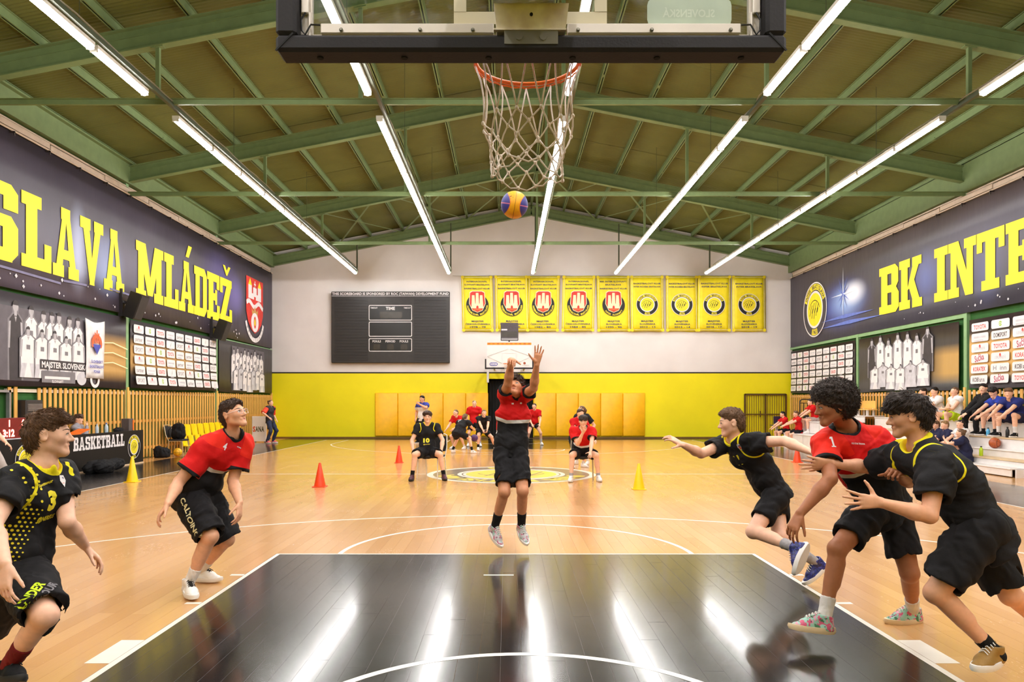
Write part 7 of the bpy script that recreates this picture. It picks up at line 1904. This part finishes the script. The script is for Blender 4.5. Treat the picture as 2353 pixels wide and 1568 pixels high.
def hr(style, col): return dict(style=style, mat=HAIR[col])
# the two seated players
H = 1.74; base = V3((PX(982, 14.72), 14.72, .475))
p = pose(base, H, math.pi + .10, sit=.05, seat_h=.475, spread=.10, lean=-.10, arms=dict(L=(.16, .16, -.30, .8), R=(-.16, .16, -.30, .8)), feet=dict(L=(.19, .22), R=(-.17, .24)), head_pitch=.05)
tenb = crowd('player in black jersey number ten seated on a chair with hands on thighs', p, H, dict(mat=BLK, name='jersey', sleeve=.55), SH_BLK, hr('curly', 'choc'), 'fair', SHP, dict(mat=SOCKB, len=.07), h=.0095, seed=31)
H = 1.74; base = V3((PX(1338, 14.55), 14.55, .475))
p = pose(base, H, math.pi - .05, sit=.05, seat_h=.475, spread=.10, lean=.50, arms=dict(R=(-.015, .165, -.05, .12), L=(.06, .30, -.30, .3)), feet=dict(L=(.17, .20), R=(-.14, .26)), head_pitch=-.10)
chin = crowd('player in red shirt seated on a chair resting chin on one hand', p, H, dict(mat=RED, hem=.05, band=(.09, .06, -.02), sleeve=.66, loose=1.08), SH_BLK, hr('wavy', 'dark'), 'fair', SHW, dict(mat=SOCKG, len=.05), h=.0095, seed=33)
H = 1.55; p = pose((PX(1326, 17.2), 17.2, 0), H, math.pi + .5, lean=.35, bend=.5, arms=dict(L=(.14, .2, -.3), R=(-.14, .2, -.3)))
crowd('red shirted person bending down behind the seated player in red', p, H, dict(mat=T_RED, sleeve=.6), SH_BLK, hr('short', 'choc'), 'fair', SHW, h=.013, seed=35, eyes=False)
# the referee and the far group
H = 1.84; p = pose((PX(971, 27.0), 27.0, 0), H, math.pi - .5, arms=dict(L=(.05, .17, -.02, .8), R=(-.15, .03, -.29)))
t = NT('referee shirt'); z_ = t.n('ShaderNodeSeparateXYZ'); t.l(t.coord(), z_.inputs[0]); t.set(**{'Base Color': t.mix(t.math('GREATER_THAN', z_.outputs[2], 1.36), lin(230, 226, 226), lin(50, 64, 160)), 'Roughness': .8}); cloth_bump(t)
crowd('referee in white and blue shirt with black trousers holding a whistle to the mouth', p, H, dict(mat=t.m, sleeve=.66, neck=.036), TR_BLK, hr('short', 'black'), 'warm', SHB, h=.015, seed=41, len_=2, fat=1.1)
H = 1.66; p = pose((PX(1090, 25.4), 25.4, 0), H, math.pi, arms=dict(L=(.14, .14, -.26), R=(-.14, .14, -.26)), spread=.14)
crowd('girl in red shirt standing upright behind the players around the violet ball', p, H, dict(mat=T_RED, sleeve=.6), SH_BLK, hr('bun', 'blond'), 'fair', SHW, h=.015, seed=42, female=True)
H = 1.58; p = pose((PX(1055, 23.9), 23.9, 0), H, math.pi - .6, lean=.55, bend=.8, arms=dict(L=(.10, .22, -.24), R=(-.12, .2, -.26)), spread=.18)
crowd('girl in red shirt crouching, mostly hidden by the girl with zero on her back', p, H, dict(mat=T_RED, sleeve=.6), SH_BLK, hr('bun', 'light'), 'fair', SHW, h=.015, seed=43, female=True)
H = 1.60; p = pose((PX(1058, 21.95), 21.95, 0), H, -.55, lean=.80, bend=1.0, arms=dict(L=(.16, .16, -.26), R=(-.02, .34, -.20)), feet=dict(L=(.20, .02), R=(-.20, .10)))
zero = crowd('girl in black shirt with zero on her back bending towards the violet ball', p, H, dict(mat=T_BLK, sleeve=.6), SH_BLK, hr('pony', 'light'), 'fair', SHW, dict(mat=SOCKB, len=.08), h=.015, seed=44, female=True, eyes=False)
H = 1.60; p = pose((PX(1109, 23.5), 23.5, 0), H, math.pi + .25, lean=.60, bend=.8, arms=dict(L=(.02, .24, -.26), R=(-.06, .26, -.28)), feet=dict(L=(.26, .0), R=(-.12, .12)))
crowd('girl in plain black shirt leaning in with hands near the violet ball', p, H, dict(mat=T_BLK, sleeve=.6), SH_BLK, hr('pony', 'light'), 'fair', SHW, dict(mat=SOCKB, len=.08), h=.015, seed=45, female=True)
ball('violet basketball between the crouching girls', P(1090, 1007, 22.7), .115, ball_mat('ball purple', 'purple'))
H = 1.62; p = pose((PX(1227, 26.2), 26.2, 0), H, math.pi + .15, lean=.25, bend=.25, arms=dict(L=(.09, .16, -.30), R=(-.09, .16, -.30)), spread=.22, head_yaw=-.5)
crowd('girl in red shirt with hands on thighs before the black doorway', p, H, dict(mat=T_RED, sleeve=.66, hem=.03), SH_BLK, hr('bun', 'choc'), 'fair', SHW, dict(mat=SOCKW, len=.11), h=.015, seed=46, female=True, len_=.45)
H = 1.50; p = pose((PX(1338, 18.0), 18.0, 0), H, math.pi - .6, head_yaw=-.9 + .3, arms=dict(L=(.17, .04, -.29), R=(-.15, .05, -.29)))
four = crowd('girl with pony tail in black and white jersey behind the seated player in red', p, H, dict(mat=T_BLK, sleeve=.6, vneck=True), SH_BLK, hr('pony', 'light'), 'fair', SHW, h=.013, seed=47, female=True)
# table side
H = 1.68; p = pose((PX(620.5, 27.3), 27.3, 0), H, math.pi + 1.25, arms=dict(R=(-.17, .09, -.23, 1.2), L=(.15, .05, -.28)))
t = NT('vest over orange sleeves'); t.set(**{'Base Color': t.mix(t.math('GREATER_THAN', t.attr('cuff'), .5), lin(240, 66, 40), lin(30, 28, 36)), 'Roughness': .7}); cloth_bump(t)
coach = crowd('coach in dark vest with bright orange sleeves and jeans, hand on hip near the corner', p, H, dict(mat=t.m, sleeve=.98, loose=1.08), JEANS, hr('bun', 'brown'), 'fair', dict(mat=cloth('shoe pink', (226, 110, 120)), high=False), h=.015, seed=51, female=True, len_=2)
H = 1.62; p = pose((TX - .60, 16.75, .44), H, -math.pi / 2 + .25, sit=.05, seat_h=.44, lean=-.05, arms=dict(R=(-.02, .13, -.02, .5), L=(.10, .12, -.24)), spread=.02)
crowd('dark haired person in grey top sitting at the scorer table, hand at the mouth', p, H, dict(mat=T_GRY, sleeve=2), TR_BLK, hr('wavy', 'choc'), 'fair', SHB, h=.013, seed=52)
H = 1.60; p = pose((TX - .60, 15.95, .42), H, -math.pi / 2, sit=.05, seat_h=.42, lean=.15, arms=dict(R=(-.1, .12, -.24), L=(.10, .12, -.24)), spread=.02)
crowd('short haired person at the scorer table, mostly hidden behind the player with yellow dots', p, H, dict(mat=T_BLK, sleeve=.6), TR_BLK, hr('short', 'choc'), 'fair', SHB, h=.014, seed=53)
H = 1.82; p = pose((PX(-34, 10.9), 10.9, 0), H, -math.pi / 2 + .3, arms=dict(L=(.13, .10, -.30), R=(-.14, .04, -.31)))
crowd('person in white shirt and pale trousers cut off by the edge of the picture', p, H, dict(mat=T_WHT, sleeve=.6), TR_GRY, hr('short', 'choc'), 'fair', SHB, h=.014, seed=54, len_=2)
for i, (y_, lab) in enumerate(((16.75, 'grey topped person'), (15.95, 'short haired person'))):
    q = MB(); q.bbox(TX - .80, y_ - .2, .36, TX - .44, y_ + .2, .40, .01)
    for a in (-.76, -.48):
        for b_ in (-.16, .16): q.bar((TX + a, y_ + b_, 0), (TX + a, y_ + b_, .36), .03, .03, up=(0, 1, 0))
    tag(q.build('stool', M('dark stool', (60, 52, 50), .5)), 'low dark stool behind the scorer table under the %s' % lab, 'stool')
# bleachers: facing the court (-X)
W_ = math.pi / 2
def on(label, px, X, seat, sh, H, shirt, bottom, hair, skin='fair', lean=.2, yaw=0.0, arms=None, hy=0.0, hp=0.0, seed=0, shoe=SHW, sock=None, len_=.72, female=False, spread=.06, feet=None, h=.0115):
    Y = F * (X - CX) / (px - VX)
    p = pose((X, Y, seat), H, W_ + yaw, sit=.05, seat_h=sh, lean=lean, arms=arms or dict(L=(.08, .27, -.24, .6), R=(-.08, .27, -.24, .6)), head_yaw=hy, head_pitch=hp, spread=spread, feet=feet)
    return crowd(label, p, H, shirt, bottom, hair, skin, shoe, sock, h, seed, female, 'spectators on the bleacher', len_)
on('spectator in pale grey shirt partly hidden behind the nearest player', 2133, 11.72, 1.08, .33, 1.72, dict(mat=cloth('tee pale grey', (206, 202, 208))), SH_BLK, hr('short', 'dark'), seed=61)
on('spectator in white tee with dark hair looking along the court', 2160, 11.70, 1.08, .33, 1.74, dict(mat=T_WHT), cloth('shorts grey', (70, 70, 76)), hr('short', 'black'), seed=62, yaw=-.1, hy=.4)
on('spectator in white tank top and lime trimmed shorts with folded arms', 2198, 11.68, 1.08, .33, 1.70, dict(mat=T_WHT, sleeve=.12), cloth('shorts lime', (190, 216, 30)), hr('bun', 'light'), seed=63, female=True, arms=dict(L=(-.08, .14, -.18, 1.0), R=(.08, .16, -.16, 1.0)), lean=.05, hy=.3)
on('smiling man in black jacket and black trousers sitting on the bleacher', 2268, 11.72, 1.08, .33, 1.82, dict(mat=T_BLK, sleeve=2, loose=1.08), TR_BLK, hr('short', 'black'), 'fair', seed=64, len_=2, shoe=SHB, lean=.12, hy=.55, arms=dict(L=(.05, .27, -.24, .6), R=(-.09, .24, -.26, .6)))
on('boy in blue jersey with curly dark hair looking down from the bleacher', 2310, 11.68, 1.08, .33, 1.72, dict(mat=T_BLUE, sleeve=.5), T_NAVY, hr('curly', 'black'), 'fair', seed=65, lean=.45, hp=-.35, shoe=SHB, sock=dict(mat=SOCKB, len=.06), hy=.2)
on('boy in blue jersey with fair hair and white socks leaning forward at the picture edge', 2344, 11.66, 1.08, .33, 1.72, dict(mat=cloth('jersey navy blue', (36, 44, 110)), sleeve=.5), T_NAVY, hr('swept', 'light'), 'fair', seed=66, lean=.55, hp=-.15, shoe=SHB, sock=dict(mat=SOCKW, len=.10), hy=.4, yaw=.25)
on('kid with fair hair in navy shirt with white shoulders on the low step', 2178, 10.72, .33, .33, 1.50, dict(mat=T_NAVY), T_NAVY, hr('short', 'blond'), seed=67, lean=.1, arms=dict(L=(.10, .22, -.22), R=(-.10, .2, -.25)), hy=.1)
on('kid peeking from behind the fair haired kid in navy', 2160, 10.78, .33, .33, 1.48, dict(mat=T_NAVY), T_NAVY, hr('short', 'light'), seed=68, lean=.15)
on('girl with dark pony tail in white and navy shirt on the low step', 2214, 10.85, .36, .36, 1.52, dict(mat=T_WHT), T_NAVY, hr('pony', 'black'), seed=69, lean=.1, female=True, hy=.1)
on('kid in navy shirt with white stripes seen from behind on the front step', 2222, 10.42, .19, .19, 1.50, dict(mat=T_NAVY, loose=1.1), T_NAVY, hr('bun', 'light'), seed=70, lean=.2, yaw=-.75, female=True, arms=dict(L=(.06, .22, -.02, .8), R=(-.08, .22, -.10, .8)))
on('dark haired kid in red shirt sitting lowest beside the screen', 1808, 10.22, .45, .45, 1.52, dict(mat=T_RED), SH_BLK, hr('short', 'black'), seed=71, lean=.25, h=.014)
on('kid in red shirt hugging one raised knee on the low bench', 1836, 10.30, .45, .45, 1.56, dict(mat=T_RED, sleeve=.4), SH_BLK, hr('short', 'light'), seed=72, lean=.15, h=.014, arms=dict(L=(.02, .30, -.18, .8), R=(-.06, .30, -.18, .8)), feet=dict(L=(.07, .10), R=(-.09, .22)))
on('kid in red shirt with white socks sitting on the upper bench behind the afro player', 1874, 10.86, .88, .43, 1.58, dict(mat=T_RED), cloth('shorts pale', (180, 160, 156)), hr('short', 'choc'), seed=73, lean=.3, h=.014, shoe=SHW)
on('kid in red shirt on the top bench, mostly hidden behind the afro player', 1966, 11.55, 1.335, .215, 1.55, dict(mat=T_RED), SH_BLK, hr('short', 'choc'), seed=74, lean=.2, h=.014)
# ---------------------------------------------------------------- numbers, badges and lettering on the clothes
def stick(res, which, px, py, draw, up=None, name='print', rot=0.0, reach=.12, along=None, face=0.0):
    """set a flat print on the garment where a photograph pixel shows it"""
    bv = res.bvh.get(which); o = Vector((CX, 0, CZ)) - Vector(res.org) * 0
    d = (P(px, py, 1.0) - Vector((CX, 0, CZ))).normalized()
    q, n, i, _ = bv.ray_cast(Vector((CX, 0, CZ)), d)
    if q is None: print('decal misses', name, px, py); return
    # average the normal around the hit
    ns = Vector()
    for a in (-.03, 0, .03):
        for b in (-.03, 0, .03):
            r_ = bv.find_nearest(q + Vector((a, 0, b)))
            if r_[1] is not None: ns += r_[1]
    n = ns.normalized()
    if n.dot(d) > 0: n = -n
    n = (n * (1 - face) - d * face).normalized()
    u = Vector(up if up is not None else res.t); u = (u - n * u.dot(n)).normalized(); eu = u.cross(n).normalized()
    if along is not None: eu = Vector(along); eu = (eu - n * eu.dot(n)).normalized(); u = n.cross(eu)
    if rot: eu, u = eu * math.cos(rot) + u * math.sin(rot), u * math.cos(rot) - eu * math.sin(rot)
    p = Print(); draw(p); return p.drape(name, res, which, q, eu, u, reach=reach)
YI, WI = INK['yellow'], INK['white']
def txt(t, h, m, width=None, bold=.03): return lambda p: p.text(t, 0, -h / 2, h, m, width=width, bold=bold)
def badge(p):
    p.poly([(-.016, .03), (.016, .03), (.022, .0), (.0, -.035), (-.022, 0)], INK['white']); p.ell(0, -.004, .015, .018, M('print orange', (226, 96, 50), .6), 12); p.rect(-.012, .01, .012, .02, INK['violet'])
a = PL['black_three']
stick(a, 'shirt', 119, 1150, txt('3', .095, YI, .055, .06), name='number'); stick(a, 'shirt', 101, 1112, txt('Spotmour', .016, YI, .085), name='lettering', rot=.18); stick(a, 'shirt', 106, 1190, txt('@NEREUS', .028, YI, .11), name='lettering', rot=.1); stick(a, 'shirt', 143, 1106, badge, name='badge')
rd = random.Random(3)
def dots(p):
    for j in range(25):
        for i in range(14):
            u, v = -.17 + i * .0245 + (.012 if j % 2 else 0), .26 - j * .0215
            edge = .03 + .035 * math.sin(j * .28) - .002 * abs(j - 15)
            if u > edge or (j < 4 and i % 2): continue
            k = .0080 * (1 - max(0, u - edge + .09) * 4.5)
            if k > .003: p.ell(u, v, k, k * .9, YI, 8); p.lay -= 1
    p.lay += 1
a.keep = lambda Q: a.tor.value(Q) < .014
o_ = stick(a, 'shirt', 66, 1222, dots, name='dot_print', reach=.20, face=.6); a.keep = None
if o_: o_['kind'] = 'stuff'
def few(p):
    for u, v in ((-.06, .02), (-.02, .045), (.02, .03), (.05, .0), (.06, -.035), (.075, -.07), (.05, -.1), (.085, -.13)): p.ell(u, v, .007, .007, YI, 8)
stick(a, 'shirt', 62, 1087, few, name='dot_print')
def ua(p): p.text('UNDER', 0, .0, .040, M('print lime', (206, 236, 30), .6), width=.15, bold=.04); p.text('ARMOUR', .02, -.045, .036, INK['mid'], width=.16, bold=.04)
stick(a, 'shorts', 82, 1368, ua, up=(-.3, 0, 1), name='lettering', rot=.62, face=.5, reach=.2)
a = PL['red_four']
stick(a, 'shirt', 517, 1026, txt('4', .058, WI, .030), name='number'); stick(a, 'shirt', 549, 1028, txt('erima', .012, WI, .042), name='lettering')
def side(p):
    p.rect(-.20, -.030, .20, .030, INK['dark']); p.text('CALTOINO', 0, -.022, .044, INK['cream'], width=.37, bold=.03)
stick(a, 'shorts', 434, 1190, side, along=Vector(a.J['knR'] - a.J['hipR']) + Vector((.06, 0, -.2)), name='side_lettering', face=.3, reach=.2)
stick(a, 'shorts', 452, 1246, lambda p: p.poly([(-.03, -.03), (.045, -.03), (.05, .05), (.02, .02)], WI), up=(0, 0, 1), name='hem_patch', face=.3)
a = PL['shooter']
def vee(p): p.poly([(-.022, .03), (-.006, .02), (0, -.035), (.006, .02), (.022, .03), (.012, -.01), (0, -.05), (-.012, -.01)], WI)
stick(a, 'shorts', 1153, 1103, vee, up=(0, 0, 1), name='logo'); stick(a, 'shirt', 1178, 928, lambda p: p.rect(-.012, -.008, .012, .008, WI), name='logo', up=(0, 0, 1)); stick(a, 'shirt', 1197, 927, lambda p: p.ell(0, 0, .012, .010, WI, 10), name='logo', up=(0, 0, 1))
a = PL['black_eleven']
stick(a, 'shirt', 1695, 1058, txt('11', .085, YI, .065, .05), name='number'); stick(a, 'shirt', 1711, 1084, txt('@nereus', .018, YI, .09), name='lettering', rot=-.1); stick(a, 'shirt', 1700, 1028, badge, name='badge')
stick(a, 'shorts', 1751, 1185, lambda p: p.rect(-.035, -.007, .035, .007, YI), up=(0, 0, 1), name='logo', rot=-.1)
a = PL['red_one']
stick(a, 'shirt', 1913, 1016, lambda p: (p.rect(-.006, -.036, .006, .036, WI), p.poly([(-.017, .022), (-.006, .022), (-.006, .036), (-.010, .036)], WI), p.rect(-.016, -.036, .016, -.028, WI)), up=(-.1, 0, 1), name='number', face=.7); stick(a, 'shirt', 1971, 1020, txt('OLD STAR TRNAVA', .010, WI, .095), up=(0, 0, 1), name='lettering', rot=-.06)
stick(a, 'shorts', 1968, 1232, txt('macron', .034, WI, .125, .05), up=(.25, 0, 1), name='lettering', rot=-.35)
a = PL['black_front']
stick(a, 'shirt', 2099, 1082, lambda p: p.rect(-.006, -.02, .006, .02, YI), name='logo'); stick(a, 'shirt', 2232, 1108, lambda p: p.rect(-.02, -.004, .02, .004, YI), name='logo') if False else None
def ten(p): p.text('10', 0, -.04, .09, YI, width=.13, bold=.05); p.text('@nereus', 0, -.09, .02, YI, width=.13)
stick(tenb, 'shirt', 980, 1013, ten, up=(0, 0, 1), name='number')
stick(zero, 'shirt', 1056, 966, txt('0', .15, WI, .10, .03), up=(0, 0, 1), name='number')
stick(four, 'shirt', 1341, 961, txt('4', .12, WI, .07), up=(0, 0, 1), name='number')
